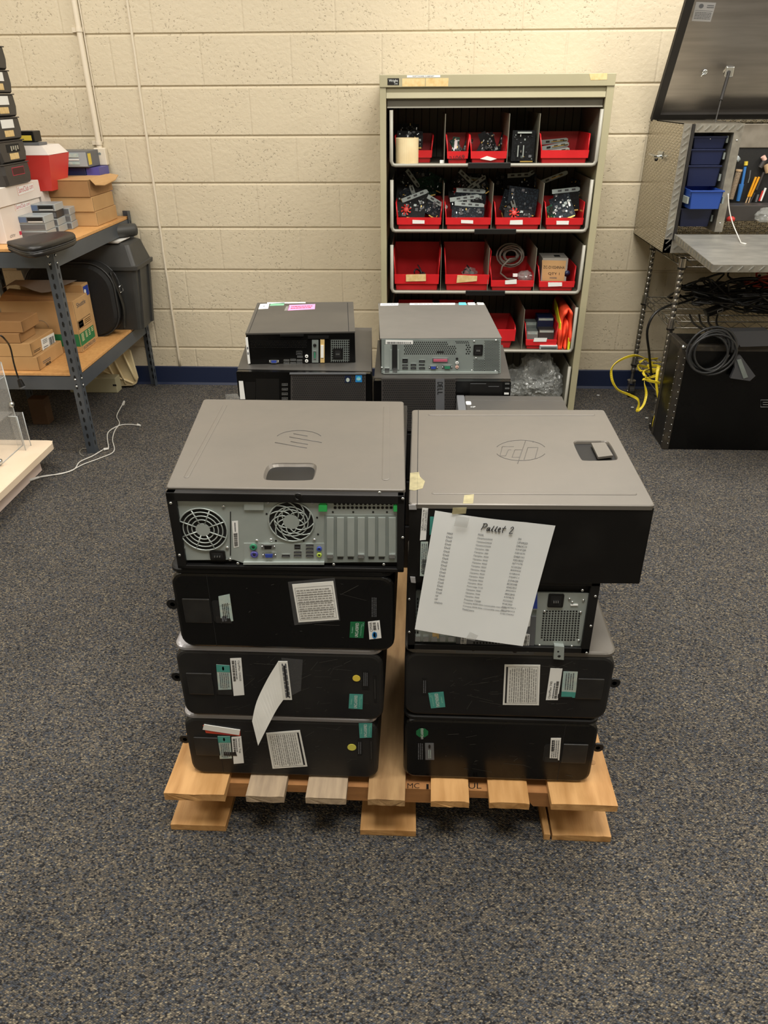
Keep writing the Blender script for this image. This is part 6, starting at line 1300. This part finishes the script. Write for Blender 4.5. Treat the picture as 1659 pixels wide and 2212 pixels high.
pane((ax, ay-.38, pz+.001), (ax, ay, pz+.36)); pane((ax-.35, ay, pz+.001), (ax, ay, pz+.36)); pane((ax-.10, ay-.36, pz+.001), (ax-.10, ay-.04, pz+.30)); b.box(ax-.34, ax-.006, ay-.37, ay-.006, pz+.30, pz+.304, 'clear'); b.box(ax-.34, ax-.006, ay-.37, ay-.006, pz+.15, pz+.154, 'clear')
pane((ax-.34, ay-.10, pz+.305), (ax-.085, ay-.10, pz+.56)); pane((ax-.085, ay-.34, pz+.305), (ax-.085, ay-.10, pz+.56)); b.box(ax+.0045, ax+.035, ay-.05, ay-.002, pz+.001, pz+.15, 'clear'); b.build('panes', t)
b = MB('clearedge')
for p, q_ in (((ax, ay, pz), (ax, ay, pz+.36)), ((ax, ay-.38, pz), (ax, ay-.38, pz+.36)), ((ax, ay, pz+.36), (ax, ay-.38, pz+.36)), ((ax, ay, pz+.002), (ax, ay-.38, pz+.002)), ((ax-.10, ay-.36, pz), (ax-.10, ay-.36, pz+.30)), ((ax-.34, ay-.37, pz+.302), (ax, ay-.37, pz+.302)), ((ax, ay, pz+.302), (ax, ay-.37, pz+.302)), ((ax+.035, ay-.05, pz), (ax+.035, ay-.05, pz+.15)), ((ax+.035, ay-.002, pz), (ax+.035, ay-.002, pz+.15)), ((ax+.035, ay-.05, pz+.15), (ax+.0, ay-.05, pz+.15))): b.tube([p, q_], .002, n=5)
for p, q_ in (((ax-.085, ay-.10, pz+.305), (ax-.085, ay-.10, pz+.56)), ((ax-.085, ay-.34, pz+.305), (ax-.085, ay-.34, pz+.56)), ((ax-.085, ay-.10, pz+.56), (ax-.34, ay-.10, pz+.56))): b.tube([p, q_], .002, n=5)
b.build('polished_edges', t)
b = MB('bright'); 
for p in ((ax+.004, ay-.20, pz+.02), (ax+.004, ay-.24, pz+.014)): b.lathe([(0, -.012), (.011, -.008), (.011, .008), (0, .012)], p, (1, 0, 0), 'bright', n=12)
b.lathe([(.012, 0), (.012, .012), (0, .016)], (ax+.004, ay-.02, pz+.19), (1, 0, 0), 'bright', n=8); b.build('hinge_knobs', t)
# --- white cables on the floor
def fcable(pts, name, label, r=.0028, m='wcable', z=.004, plug=None):
    t = thing(name, label, 'cable', G(*pts[0]).to_tuple()[:2]+(0,)); b = MB(m)
    b.tube([G(x, y, z) for x, y in pts], r, n=6, smoothpath=5); b.build('cord', t)
    for p, q_ in plug or []:
        b = MB(m); P0 = G(*p, z+.003); P1 = G(*q_, z+.003); b.cyl(P0, P1, .007, r1=.005, n=8); b.build('plug', t)
    return t
fcable([(72, 1035), (95, 1028), (130, 1024), (160, 1014), (172, 998), (200, 985), (222, 972), (234, 968), (232, 950), (233, 935), (245, 925), (262, 918), (282, 917), (300, 919)], 'white_cable', 'white cable on the carpet ending towards the right of the shelf post', plug=[((297, 918), (303, 919)), ((62, 1038), (84, 1031)), ((224, 971), (235, 969))])
fcable([(80, 1032), (115, 1026), (150, 1018), (180, 1003), (215, 990), (246, 975), (243, 950), (248, 930), (258, 915), (252, 900), (258, 885), (267, 870)], 'white_cable', 'white cable on the carpet with its end pointing at the wall', r=.0025, plug=[((266, 873), (268, 867))])
t = thing('cable_loop', 'small pale cable loop on the carpet beside the shelf post', 'cable', G(182, 978)); b = MB('gcable'); b.tube([G(182+10*math.cos(a), 977+8*math.sin(a), .003) for a in [PI/2+i*PI/8 for i in range(9)]]+[G(200, 969, .004)], .0025, n=6); b.build('cord', t)
# small litter on the carpet
for i, (px, py, lb) in enumerate(((1292, 854, 'between the cabinet and the cart'), (1366, 880, 'near the caster of the wire cart'), (1397, 903, 'beside the front caster of the wire cart'))):
    p = G(px, py, .001); b = MB('whitelab'); b.prism([(p.x-.008, p.y, .001), (p.x+.004, p.y-.005, .001), (p.x+.009, p.y+.003, .001), (p.x-.002, p.y+.006, .001)], (0, 0, .0015)); tag(b.build('paper_scrap'), 'tiny white scrap on the carpet '+lb, 'scrap')

# ================================================================ wire cart on the right
WX0, WX1, WY0, WY1 = 1.112, 2.05, 3.315, 3.76
cart = thing('wire_cart', 'chrome wire shelving cart on casters carrying the diamond-plate tool box', 'cart', (1.5, 3.54, 0))
for x, y in ((WX0, WY0), (WX0, WY1), (WX1, WY0), (WX1, WY1)):
    b = MB('chromed'); pr = [(.0125, .13)]
    z = .15
    while z < .775: pr += [(.0125, z), (.0108, z+.002), (.0108, z+.004), (.0125, z+.006)]; z += .0254
    pr += [(.0125, .78)]; b.lathe([(0, .13)]+pr+[(0, .78)], (x, y, 0), (0, 0, 1), 'chromed', n=14); b.cyl((x, y, .085), (x, y, .13), .008, 'chromed', n=10); ps = b.build('post', cart)
    for z in (.165, .475, .735): b = MB('port'); b.cyl((x, y, z), (x, y, z+.008), .0175, 'port', n=14); b.cyl((x, y, z+.008), (x, y, z+.045), .0165, 'chromed', n=14, r1=.015); b.build('collar', ps)
    b = MB('chromed'); b.cyl((x, y, .074), (x, y, .086), .022, 'chrome', n=16); b.box(x-.016, x-.013, y-.02, y+.012, .028, .076); b.box(x+.013, x+.016, y-.02, y+.012, .028, .076); b.cyl((x-.012, y-.008, .031), (x+.012, y-.008, .031), .030, 'rubber', n=20, smooth=False); b.cyl((x-.018, y-.008, .031), (x+.018, y-.008, .031), .005, 'chrome', n=8); b.build('caster', cart)
for z in (.205, .512, .772):
    b = MB('chromed')
    for dz in (0, -.028):
        for y in (WY0, WY1): b.tube([(WX0, y, z+dz), (WX1, y, z+dz)], .0032, n=6)
        for x in (WX0, WX1): b.tube([(x, WY0, z+dz), (x, WY1, z+dz)], .0032, n=6)
    for y in (WY0, WY1):
        nz = 26; b.tube([(WX0+.02+(WX1-WX0-.04)*i/nz, y, z-.002-(.024 if i % 2 else 0)) for i in range(nz+1)], .0016, n=4)
    for x in (WX0, WX1):
        nz = 12; b.tube([(x, WY0+.02+(WY1-WY0-.04)*i/nz, z-.002-(.024 if i % 2 else 0)) for i in range(nz+1)], .0016, n=4)
    k = int((WX1-WX0)/.022)
    for i in range(1, k): x = WX0+.022*i; b.tube([(x, WY0, z+.003), (x, WY1, z+.003)], .0013, n=4)
    for i in range(1, 4): y = WY0+(WY1-WY0)*i/4; b.tube([(WX0, y, z-.001), (WX1, y, z-.001)], .0028, n=5)
    b.build('wire_shelf', cart)

# ================================================================ diamond-plate tool box
TX0, TX1, TY0, TY1, TZ0, TZ1 = 1.035, 2.05, 3.365, 3.862, .792, 1.282
tb = thing('tool_box', 'open diamond-plate aluminium tool box on the wire cart at the right', 'tool box', (1.5, 3.6, TZ0))
b = MB('diamond')
b.box(TX0, TX0+.003, TY0, TY1, TZ0, TZ1); b.box(TX1-.003, TX1, TY0, TY1, TZ0, TZ1); b.box(TX0, TX1, TY0, TY1, TZ0, TZ0+.003); b.box(TX0, TX1, TY1-.003, TY1, TZ0, TZ1)
b.box(TX0, TX0+.032, TY0-.002, TY0, TZ0, TZ1, 'flange')              # front flange
b.box(TX0, TX0+.17, TY0-.002, TY0, TZ0, TZ0+.055, 'flange')          # lower front lip
b.box(TX0, TX0+.235, TY0, TY1-.1, TZ1-.003, TZ1)           # roof over the drawer column
b.box(TX0+.045, TX0+.235, TY0-.002, TY0, TZ1-.032, TZ1, 'flange')
b.box(TX0+.235, TX1, TY1-.03, TY1-.004, TZ1-.012, TZ1-.002)
# raised bars along the flanges
for k in range(18):
    z = TZ0+.02+k*.0265; T_ = Matrix.Translation(V((TX0+.016, TY0-.003, z))) @ Matrix.Rotation(-.75, 4, 'Y'); b.box(-.012, .012, -.0012, .0012, -.0022, .0022, 'bright', T=T_)
for k in range(6):
    T_ = Matrix.Translation(V((TX0+.065+k*.031, TY0-.003, TZ1-.016))) @ Matrix.Rotation(-.75, 4, 'Y'); b.box(-.013, .013, -.0012, .0012, -.0022, .0022, 'bright', T=T_)
for k in range(5):
    T_ = Matrix.Translation(V((TX0+.02+k*.033, TY0-.003, TZ0+.025))) @ Matrix.Rotation(-.75, 4, 'Y'); b.box(-.012, .012, -.0012, .0012, -.0022, .0022, 'bright', T=T_)
b.build('body', tb)
b = MB('rubber'); b.box(TX0+.033, TX0+.044, TY0-.008, TY0+.004, TZ0+.05, TZ1-.002); b.build('seal', tb)
# drawer column
DX0, DX1 = TX0+.048, TX0+.196
b = MB('port'); b.box(DX0-.003, DX1+.003, TY0+.22, TY0+.224, TZ0+.10, TZ1-.035); b.box(DX0-.004, DX0-.002, TY0+.004, TY0+.22, TZ0+.1, TZ1-.035); b.build('drawer_cavity', tb)
b = MB('flange'); b.box(DX1+.004, DX1+.036, TY0-.004, TY0, TZ0+.085, TZ1-.033, 'flange'); b.box(DX1+.004, DX1+.006, TY0, TY0+.28, TZ0+.085, TZ1-.033, 'flange')
for z in (TZ1-.06, TZ0+.12): b.lathe([(.004, 0), (.003, .002), (0, .0025)], (DX1+.02, TY0-.004, z), (0, -1, 0), 'bright', n=10)
b.build('divider_post', tb)
dz = [(1.236, 1.192), (1.190, 1.132), (1.130, 1.052), (1.045, .975), (.968, .895)]
names = ['top', 'second', 'third', 'fourth', 'bottom']
for k, (z1_, z0_) in enumerate(dz):
    op = .085 if k == 3 else 0; y = TY0+.018-op; m = 'blue' if k == 3 else 'bluebox'  # pulled-out drawer painted in a lit blue, closed ones in a shaded blue
    dx0 = DX0+.006; dx1 = DX1-.014
    b = MB(m); th = .003
    b.hexa([(dx0+.006, y+.004, z0_), (dx1-.006, y+.004, z0_), (dx1-.006, y+.004+th, z0_), (dx0+.006, y+.004+th, z0_)], [(dx0, y, z1_), (dx1, y, z1_), (dx1, y+th, z1_), (dx0, y+th, z1_)])
    for s_, xx in ((1, dx0), (-1, dx1)): b.hexa([(xx+s_*.006, y+.004, z0_), (xx+s_*(.006+th), y+.004, z0_), (xx+s_*(.006+th), y+.17, z0_), (xx+s_*.006, y+.17, z0_)], [(xx, y, z1_), (xx+s_*th, y, z1_), (xx+s_*th, y+.17, z1_), (xx, y+.17, z1_)])
    b.box(dx0+.006, dx1-.006, y+.004, y+.17, z0_, z0_+th); b.box(dx0, dx1, y+.167, y+.17, z0_, z1_); b.box(dx0-.004, dx1+.004, y-.003, y+.006, z1_-.006, z1_, bev=.001)
    dr = b.build('drawer', tb, 'blue pulled-out drawer, painted lit' if k == 3 else None)
    for xx in (dx1+.002, dx0-.010): b = MB('zinc'); b.box(xx, xx+.007, y+.002, y+.16, z0_+.02, z0_+.045); b.build('slide_rail', dr)
    b = MB('whitelab'); b.lathe([(.002, 0), (0, .001)], ((dx0+dx1)/2, y-.0035, z1_-.01), (0, -1, 0), 'whitelab', n=8); b.build('rivet', dr) if k == 0 else b.bm.free()
# inner back panel with padded foil and pockets
IX = DX1+.04
b = MB('rubber'); b.box(IX, TX1-.004, TY1-.12, TY1-.115, TZ0+.1, TZ1-.09, 'fabric'); b.build('tool_panel', tb)
b = MB('foam'); b.box(IX, TX1-.004, TY1-.125, TY1-.116, TZ1-.11, TZ1-.015, bev=.003); b.build('padded_flap', tb)
b = MB('slate'); b.box(IX, TX1-.004, TY1-.23, TY1-.13, TZ0+.09, TZ0+.155, 'bin', bev=.002); b.build('inner_tray', tb)
# fold-down front
z0h, z1h = .873, .845; ty1 = TY0-.04; ty0 = 2.835; tx0 = TX0+.03; tx1 = TX1
b = MB('steel'); M['trayst'] = mat('worn_steel_sheet', 'a09e97', .33, .5, c2='74746f', scale=9, rough2=.5, stretch=(1, 2, 1), detail=6, lo=.3, hi=.75)
b.hexa([(tx0, ty0, z1h-.022), (tx1, ty0, z1h-.022), (tx1, ty1, z0h-.026), (tx0, ty1, z0h-.026)], [(tx0, ty0, z1h), (tx1, ty0, z1h), (tx1, ty1, z0h), (tx0, ty1, z0h)], 'trayst')
fd = b.build('drop_front', tb)
b = MB('flange')
b.hexa([(tx0-.004, ty0-.003, z1h-.024), (tx1, ty0-.003, z1h-.024), (tx1, ty0-.001, z1h-.024), (tx0-.004, ty0-.001, z1h-.024)], [(tx0-.004, ty0-.003, z1h+.002), (tx1, ty0-.003, z1h+.002), (tx1, ty0-.001, z1h+.002), (tx0-.004, ty0-.001, z1h+.002)])
b.hexa([(tx0-.004, ty0, z1h-.024), (tx0-.001, ty0, z1h-.024), (tx0-.001, ty1, z0h-.028), (tx0-.004, ty1, z0h-.028)], [(tx0-.004, ty0, z1h+.002), (tx0-.001, ty0, z1h+.002), (tx0-.001, ty1, z0h+.002), (tx0-.004, ty1, z0h+.002)])
for k in range(24):
    T_ = Matrix.Translation(V((tx0+.02+k*.038, ty0-.0045, z1h-.011))) @ Matrix.Rotation(-.8, 4, 'Y'); b.box(-.011, .011, -.001, .001, -.002, .002, 'bright', T=T_)
for k in range(14):
    u = (k+.5)/14; b.box(tx0-.006, tx0-.003, ty0+(ty1-ty0)*u-.006, ty0+(ty1-ty0)*u+.006, z1h+(z0h-z1h)*u-.018, z1h+(z0h-z1h)*u-.0, 'bright')
b.build('edge_trim', fd)
# lid standing open
lp0 = V((0, TY1-.004, TZ1+.004)); a_ = XP(1405, 253, TX0-.004); c_ = XP(1478, 0, TX0-.004); ld = V((0, c_.y-a_.y, c_.z-a_.z)).normalized(); ln = ld.cross(V((1, 0, 0))); ln = -ln if ln.y > 0 else ln
LL = .60
def lidp(x, s, n=0): return V((x, lp0.y, lp0.z))+ld*s+ln*n
b = MB('steel'); b.hexa([lidp(TX0-.004, 0, 0), lidp(TX1, 0, 0), lidp(TX1, LL, 0), lidp(TX0-.004, LL, 0)], [lidp(TX0-.004, 0, .004), lidp(TX1, 0, .004), lidp(TX1, LL, .004), lidp(TX0-.004, LL, .004)], 'steel'); lid = b.build('lid', tb)
b = MB('rubber'); 
def lbox(x0, x1, s0, s1, n0, n1, m): b.hexa([lidp(x0, s0, n0), lidp(x1, s0, n0), lidp(x1, s1, n0), lidp(x0, s1, n0)], [lidp(x0, s0, n1), lidp(x1, s0, n1), lidp(x1, s1, n1), lidp(x0, s1, n1)], m)
lbox(TX0-.003, TX0+.030, 0, LL, .004, .022, 'rubber'); lbox(TX0+.030, TX1, 0, .03, .004, .022, 'rubber'); b.build('rubber_rim', lid)
FL = Face(lidp(0, 0, .0045), (1, 0, 0), ld, ln)
decal('warning_sticker', lid, FL, [(1504, 4), (1547, 6), (1535, 47), (1494, 45)], 'silverp', [('disc', .3, .8, .12, 'ink2'), ('lines', .6, .7, .95, .9, 2, 'ink2'), ('lines', .08, .1, .92, .5, 5, 'ink2'), ('rect', .05, .55, .95, .57, 'ink2')])
b = MB('bright'); a, c = FL.px(1522, 155); p = FL.pt(a, c); b.lathe([(.012, 0), (.012, .006), (.007, .008), (.007, .003), (0, .003)], p, ln, 'bright', n=16); b.tube([p+ln*.008, p+ln*.010+V((-.015, 0, -.012))], .003, n=6); b.build('latch', lid)
a, c = FL.px(1572, 155); p = FL.pt(a, c); b = MB('bright'); b.box(p.x-.012, p.x+.02, p.y-.016, p.y, p.z-.02, p.z+.018, 'bright', bev=.003); b.build('strut_bracket', lid)
p1_ = W(1546, 256, 3.60); b = MB('rubber'); m_ = p.lerp(p1_, .5)+V((0, 0, 0)); b.cyl(p+V((0, -.016, 0)), p.lerp(p1_, .62)+V((0, -.006, 0)), .007, 'rubber', n=10); b.cyl(p.lerp(p1_, .62)+V((0, -.006, 0)), V((p1_.x, 3.60, TZ1-.02)), .0032, 'rubber', n=8); b.build('gas_strut', tb)
# side latch on the box
Fs = Face((TX0-.0002, 0, 0), (0, 1, 0), (0, 0, 1)); a, c = Fs.px(1425, 333); a2, c2 = Fs.px(1410, 335)
b = MB('bright'); b.cyl((TX0-.003, a-.02, c-.006), (TX0-.03, a-.02, c-.006), .005, n=10); b.tube([(TX0-.008, a-.045, c-.006), (TX0-.022, a-.03, c-.004), (TX0-.028, a+.0, c-.004), (TX0-.026, a+.05, c-.002)], .010, n=8, flat=.3, up=(0, 0, 1)); b.box(TX0-.004, TX0-.0005, a-.05, a+.02, c-.016, c+.012, bev=.001); b.lathe([(.008, 0), (.006, .01), (0, .012)], (TX0-.02, a-.03, c-.014), (0, 0, -1), 'port', n=10); b.build('side_latch', tb)
# --- tools on the inner panel
PY = TY1-.135
def hang(name, label, cat, pts, r, m, r1=None, extra=None):
    t = thing(name, label, cat, W(*pts[0], PY)); P_ = [W(x, y, PY) for x, y in pts]; b = MB(m)
    for p, q_ in zip(P_[:-1], P_[1:]): b.cyl(p, q_, r, m, n=10, r1=r1)
    b.build('handle', t)
    for e in extra or []:
        b = MB(e[2]); b.cyl(W(*e[0], PY), W(*e[1], PY), e[3], e[2], n=10, r1=e[4] if len(e) > 4 else None); b.build(e[5] if len(e) > 5 else 'shaft', t)
    return t
hang('brush', 'tan bristle brush hanging beside the drawer column in the tool box', 'brush', [(1596, 370), (1578, 430)], .012, 'brush', extra=[((1597, 366), (1596, 370), 'woodh', .014)])
hang('bottle_brush', 'blue plastic tool with a yellow cap hanging on the dark panel', 'tool', [(1610, 360), (1603, 398)], .006, 'bluepen', extra=[((1612, 349), (1611, 357), 'yellow', .008, .008, 'cap'), ((1602, 398), (1594, 434), 'bluepen', .011, .008, 'body')])
hang('screwdriver', 'slim grey screwdriver hanging on the dark panel right of the blue tool', 'screwdriver', [(1621, 368), (1619, 384)], .003, 'greyp', extra=[((1619, 384), (1616, 395), 'zinc', .002)])
hang('screwdriver', 'yellow-handled long screwdriver, left one of the pair on the tool panel', 'screwdriver', [(1633, 382), (1616, 425)], .005, 'yelh', extra=[((1616, 425), (1608, 445), 'woodh', .003)])
hang('screwdriver', 'yellow-handled long screwdriver, right one of the pair on the tool panel', 'screwdriver', [(1640, 382), (1621, 425)], .005, 'yelh', extra=[((1621, 425), (1614, 447), 'woodh', .003)])
hang('pliers', 'pliers with pale pink handle hanging above the yellow screwdrivers', 'pliers', [(1648, 338), (1652, 346)], .010, 'pinkh', extra=[((1652, 346), (1642, 362), 'bin', .010), ((1655, 356), (1659, 372), 'woodh', .012)])
hang('screwdriver', 'white and red screwdriver at the right edge of the tool panel', 'screwdriver', [(1654, 406), (1643, 434)], .005, 'whitelab', extra=[((1648, 412), (1640, 434), 'redd', .004)])
hang('marker', 'small grey marker hanging low beside the yellow screwdrivers', 'marker', [(1638, 420), (1633, 436)], .005, 'greyp')
hang('wrench', 'dark wrench hanging between the yellow screwdrivers and the white one', 'wrench', [(1650, 372), (1634, 410)], .005, 'bin', extra=[((1631, 416), (1616, 446), 'bcable2', .004)])
hang('spray_bottle', 'clear rounded bottle top behind the drawer column post', 'bottle', [(1590, 345), (1596, 340)], .014, 'clearbox')
p = W(1565, 493, TY1-.2); b = MB('redd'); b.lathe([(0, 0), (.018, .002), (.018, .014), (.010, .02), (0, .021)], (p.x, TY1-.25, TZ0+.092+.0), (0, 0, 1), 'redd', n=16); tag(b.build('red_container'), 'red cap lying inside the tool box beside the drawer column', 'cap')
p = W(1645, 480, TY1-.25); crumple(p.x, TY1-.27, TZ0+.12, .04, .03, .03, 'bag', 'plastic_bag', 'clear plastic bag of parts inside the tool box at the right edge', 44)
t = thing('white_cable', 'thin white cord hanging from the drawer over the drop-front of the tool box', 'cord', W(1573, 420, 3.33)); b = MB('wcable'); pe = V((*G(1601, 525, .866).xy, .866)); b.tube([W(1573, 418, 3.33), W(1575, 450, 3.31), W(1582, 480, 3.29), W(1592, 505, 3.27).lerp(pe, .3), pe], .0022, n=6, smoothpath=5)
b.tube([pe, pe+V((.012, -.02, -.001))], .0035, n=6); b.build('cord', t)

# ================================================================ black road case
t = thing('equipment_case', 'large black riveted equipment case on the carpet in front of the wire cart', 'case', (1.5, 3.2, 0))
ex0, ex1, ey0, ey1, ez = 1.098, 1.85, 3.088, 3.272, .472
b = MB('dusty'); b.box(ex0, ex1, ey0, ey1, .001, ez, 'gloss', bev=.004); b.build('body', t)
b = MB('bin'); M['edge'] = mat('worn_edge_fibre', '2c2822', .5, c2='4a4336', scale=30, lo=.5, hi=.75)
for x0, x1, y0, y1, z0, z1 in ((ex0-.002, ex0+.026, ey0-.002, ey0+.026, 0.001, ez+.002), (ex0+.026, ex1, ey0-.001, ey0+.024, ez-.024, ez+.002), (ex0-.002, ex0+.024, ey1-.026, ey1+.002, .001, ez+.002), (ex0-.002, ex0+.024, ey0+.026, ey1-.026, ez-.024, ez+.002)): b.box(x0, x1, y0, y1, z0, z1, 'edge', bev=.003)
b.build('edge_binding', t)
b = MB('bright')
for k in range(15):
    z = .03+k*.03; b.lathe([(.0035, 0), (.002, .0015), (0, .002)], (ex0+.018, ey0-.002, z), (0, -1, 0), 'bright', n=8)
for k in range(14):
    z = .03+k*.03; b.lathe([(.0035, 0), (.002, .0015), (0, .002)], (ex0-.002, ey0+.018, z), (-1, 0, 0), 'bright', n=8)
b.lathe([(.010, 0), (.006, .003), (0, .004)], (ex0+.006, ey0-.001, ez-.004), (0, -1, .5), 'bright', n=10); b.build('rivets', t)
F = Face((0, ey0-.0012, 0), (1, 0, 0), (0, 0, 1)); b = MB('silverp'); q = [F.px(*p) for p in rect(1643, 864, 1680, 879)]
b.tube([F.pt(a, c, .0005) for a, c in q], .0012, n=5, closed=True); b.tube([F.pt(*F.px(*p), .0005) for p in ((1659, 869), (1648, 869), (1648, 874), (1659, 874))], .0012, n=5); b.build('badge', t)
# ================================================================ cables on the cart
def lumpcable(name, label, mk, n, seed, r=.0045, m='bcable', kind=None):
    rr = random.Random(seed); b = MB(m)
    for i in range(n): b.tube(mk(rr), r*rr.uniform(.8, 1.2), m, n=6, smoothpath=4)
    o = b.build(name); tag(o, label, 'cables'); 
    if kind: o['kind'] = kind
    return o
def pile(rr):
    cx, cy = rr.uniform(1.34, 1.95), rr.uniform(3.38, 3.68); return [V((cx+rr.uniform(-.16, .16), cy+rr.uniform(-.08, .08), .530+abs(rr.gauss(.04, .035)))) for _ in range(7)]
lumpcable('cable_pile', 'tangled pile of black cables on the middle wire shelf of the cart', pile, 55, 5, kind='stuff')
def redp(rr):
    cx = rr.uniform(1.60, 1.95); return [V((cx+rr.uniform(-.14, .14), 3.62+rr.uniform(-.06, .06), .56+rr.uniform(0, .11))) for _ in range(6)]
lumpcable('cable_bundle', 'bundle of red network cables at the back of the middle wire shelf', redp, 22, 8, r=.004, m='redcable', kind='stuff')
b = MB('bcable'); b.tube([W(x, y, Y) for x, y, Y in ((1500, 645, 3.55), (1470, 655, 3.45), (1440, 662, 3.34), (1412, 680, 3.30), (1398, 715, 3.30), (1402, 760, 3.34), (1405, 790, 3.38), (1408, 815, 3.44))], .0055, n=8, smoothpath=6); tag(b.build('hanging_cable'), 'single black cable drooping off the middle wire shelf to the lower one', 'cable')
b = MB('bcable'); c = V((1.52, 3.60, .545)); b.tube([c+V((.12*math.cos(a), .02*math.sin(a*3), .075*abs(math.sin(a))+.02)) for a in [PI*i/10 for i in range(11)]], .009, n=8); tag(b.build('thick_cable'), 'thick black cable arching at the back of the middle wire shelf', 'cable')
t = thing('cable_adapter', 'black cable end with a metal connector lying on the front of the middle wire shelf', 'adapter', W(1540, 672, 3.36)); T_ = Matrix.Translation(W(1548, 668, 3.36)) @ Euler((.2, -.35, .1)).to_matrix().to_4x4(); b = MB('port', T_); b.box(-.05, .05, -.02, .02, -.012, .012, bev=.004); b.build('body', t); b = MB('silverp', T_); b.tube([V((x, -.021, z)) for x, z in rrect(-.006, .018, -.006, .006, .003, 3)], .0012, n=5, closed=True); b.build('connector', t)
# coil hanging in front of the case
cc = W(1541, 765, 3.02); b = MB('bcable2')
pts = []
for i in range(5*28):
    a = 2*PI*i/28; k = i/28; pts.append(V((cc.x+(.082+.012*math.sin(k*1.7))*math.cos(a)+.012*math.sin(k*2.1), 3.045+.006*math.sin(k*3)+.002*k, cc.z+(.085+.010*math.cos(k*1.3))*math.sin(a)-.010*math.sin(k*1.1))))
b.tube(pts, .0048, n=7); tag(b.build('coiled_cable'), 'large dark cable coil hanging in front of the black equipment case', 'cable')
b = MB('bcable'); 
for k in range(4): b.tube([V((cc.x-.01+.02*k, 3.05, cc.z+.075)), W(1535+10*k, 720, 3.10), W(1500+16*k, 700, 3.22), W(1490+20*k, 680, 3.34)], .0045, n=6, smoothpath=5)
tag(b.build('cable_strands'), 'dark cable strands running down from the middle wire shelf to the coil', 'cables')
t = thing('power_brick', 'dark grey power adapter brick resting at the top of the black case', 'adapter', W(1620, 735, 3.09)); b = MB('slate'); M['brick'] = mat('charcoal_plastic', '4a4b4e', .4); q = [W(*p, 3.06) for p in ((1562, 731), (1576, 715), (1600, 737), (1590, 762))]; q2_ = [V((p.x, 3.06, p.z)) for p in q]
b.prism(q2_, (0, .05, 0), 'brick'); q = [W(*p, 3.07) for p in ((1580, 715), (1659, 713), (1700, 745), (1598, 748))]; b.prism([V((p.x, 3.062, p.z)) for p in q], (0, .05, 0), 'brick'); b.build('body', t)
t = thing('cable_adapter', 'flat grey connector plate with a metal strip hanging beside the cable coil', 'adapter', W(1615, 800, 3.05)); b = MB('brick'); q = [W(*p, 3.055) for p in ((1586, 770), (1600, 768), (1632, 812), (1620, 823), (1578, 817), (1587, 795))]; b.prism([V((p.x, 3.055, p.z)) for p in q], (0, .015, 0), 'brick'); b.build('plate', t)
b = MB('silver'); q = [W(*p, 3.05) for p in ((1592, 778), (1601, 776), (1616, 815), (1606, 818))]; b.prism([V((p.x, 3.05, p.z)) for p in q], (0, .005, 0), 'zinc'); b.build('metal_strip', t)
# yellow flat cables
def ribbon(pts, wd, th, m='yel'):
    P_ = spline([V(p) for p in pts], 6); b = MB(m); rings = []
    for i, p in enumerate(P_):
        d_ = (P_[min(i+1, len(P_)-1)]-P_[max(i-1, 0)]).normalized(); tw = math.sin(i*.22)*.9; s_ = d_.cross(V((math.sin(tw), math.cos(tw), .2))).normalized(); n_ = d_.cross(s_).normalized()
        rings.append([p+s_*wd+n_*th, p-s_*wd+n_*th, p-s_*wd-n_*th, p+s_*wd-n_*th])
    b.loft(rings, m); return b
lp = [(1420, 775, 3.42), (1395, 774, 3.36), (1370, 768, 3.32), (1340, 778, 3.29), (1322, 795, 3.28), (1322, 820, 3.28), (1335, 842, 3.28), (1360, 853, 3.28), (1377, 862, 3.28), (1380, 875, 3.28), (1376, 888, 3.27), (1390, 875, 3.29), (1396, 850, 3.31), (1392, 825, 3.34), (1396, 812, 3.38)]
tag(ribbon([W(*p) for p in lp], .0055, .0012).build('yellow_cable'), 'flat yellow cable looping out from the lower shelf of the wire cart to the carpet', 'cable')
tag(ribbon([W(*p) for p in ((1422, 790, 3.36), (1418, 830, 3.31), (1424, 872, 3.29), (1417, 890, 3.275), (1413, 905, 3.27), (1411, 922, 3.27))], .006, .0012).build('yellow_cable'), 'flat yellow cable hanging beside the front caster of the wire cart', 'cable')
rr = random.Random(3)
for k in range(7):
    c = G(*((1398, 800), (1405, 812), (1412, 800), (1415, 822), (1400, 790), (1418, 806), (1408, 826))[k], .225)+V((.02, 0, 0)); pts = [c+V((.055*math.cos(a+k)+rr.uniform(-.012, .012), .05*math.sin(a+k), rr.uniform(0, .02)+.0)) for a in [i*.9 for i in range(7)]]
    tag(ribbon(pts, .0055, .0012).build('yellow_cable'), 'flat yellow cable in the loose heap on the lower shelf of the cart', 'cable', 'yellow cables on the lower wire shelf')
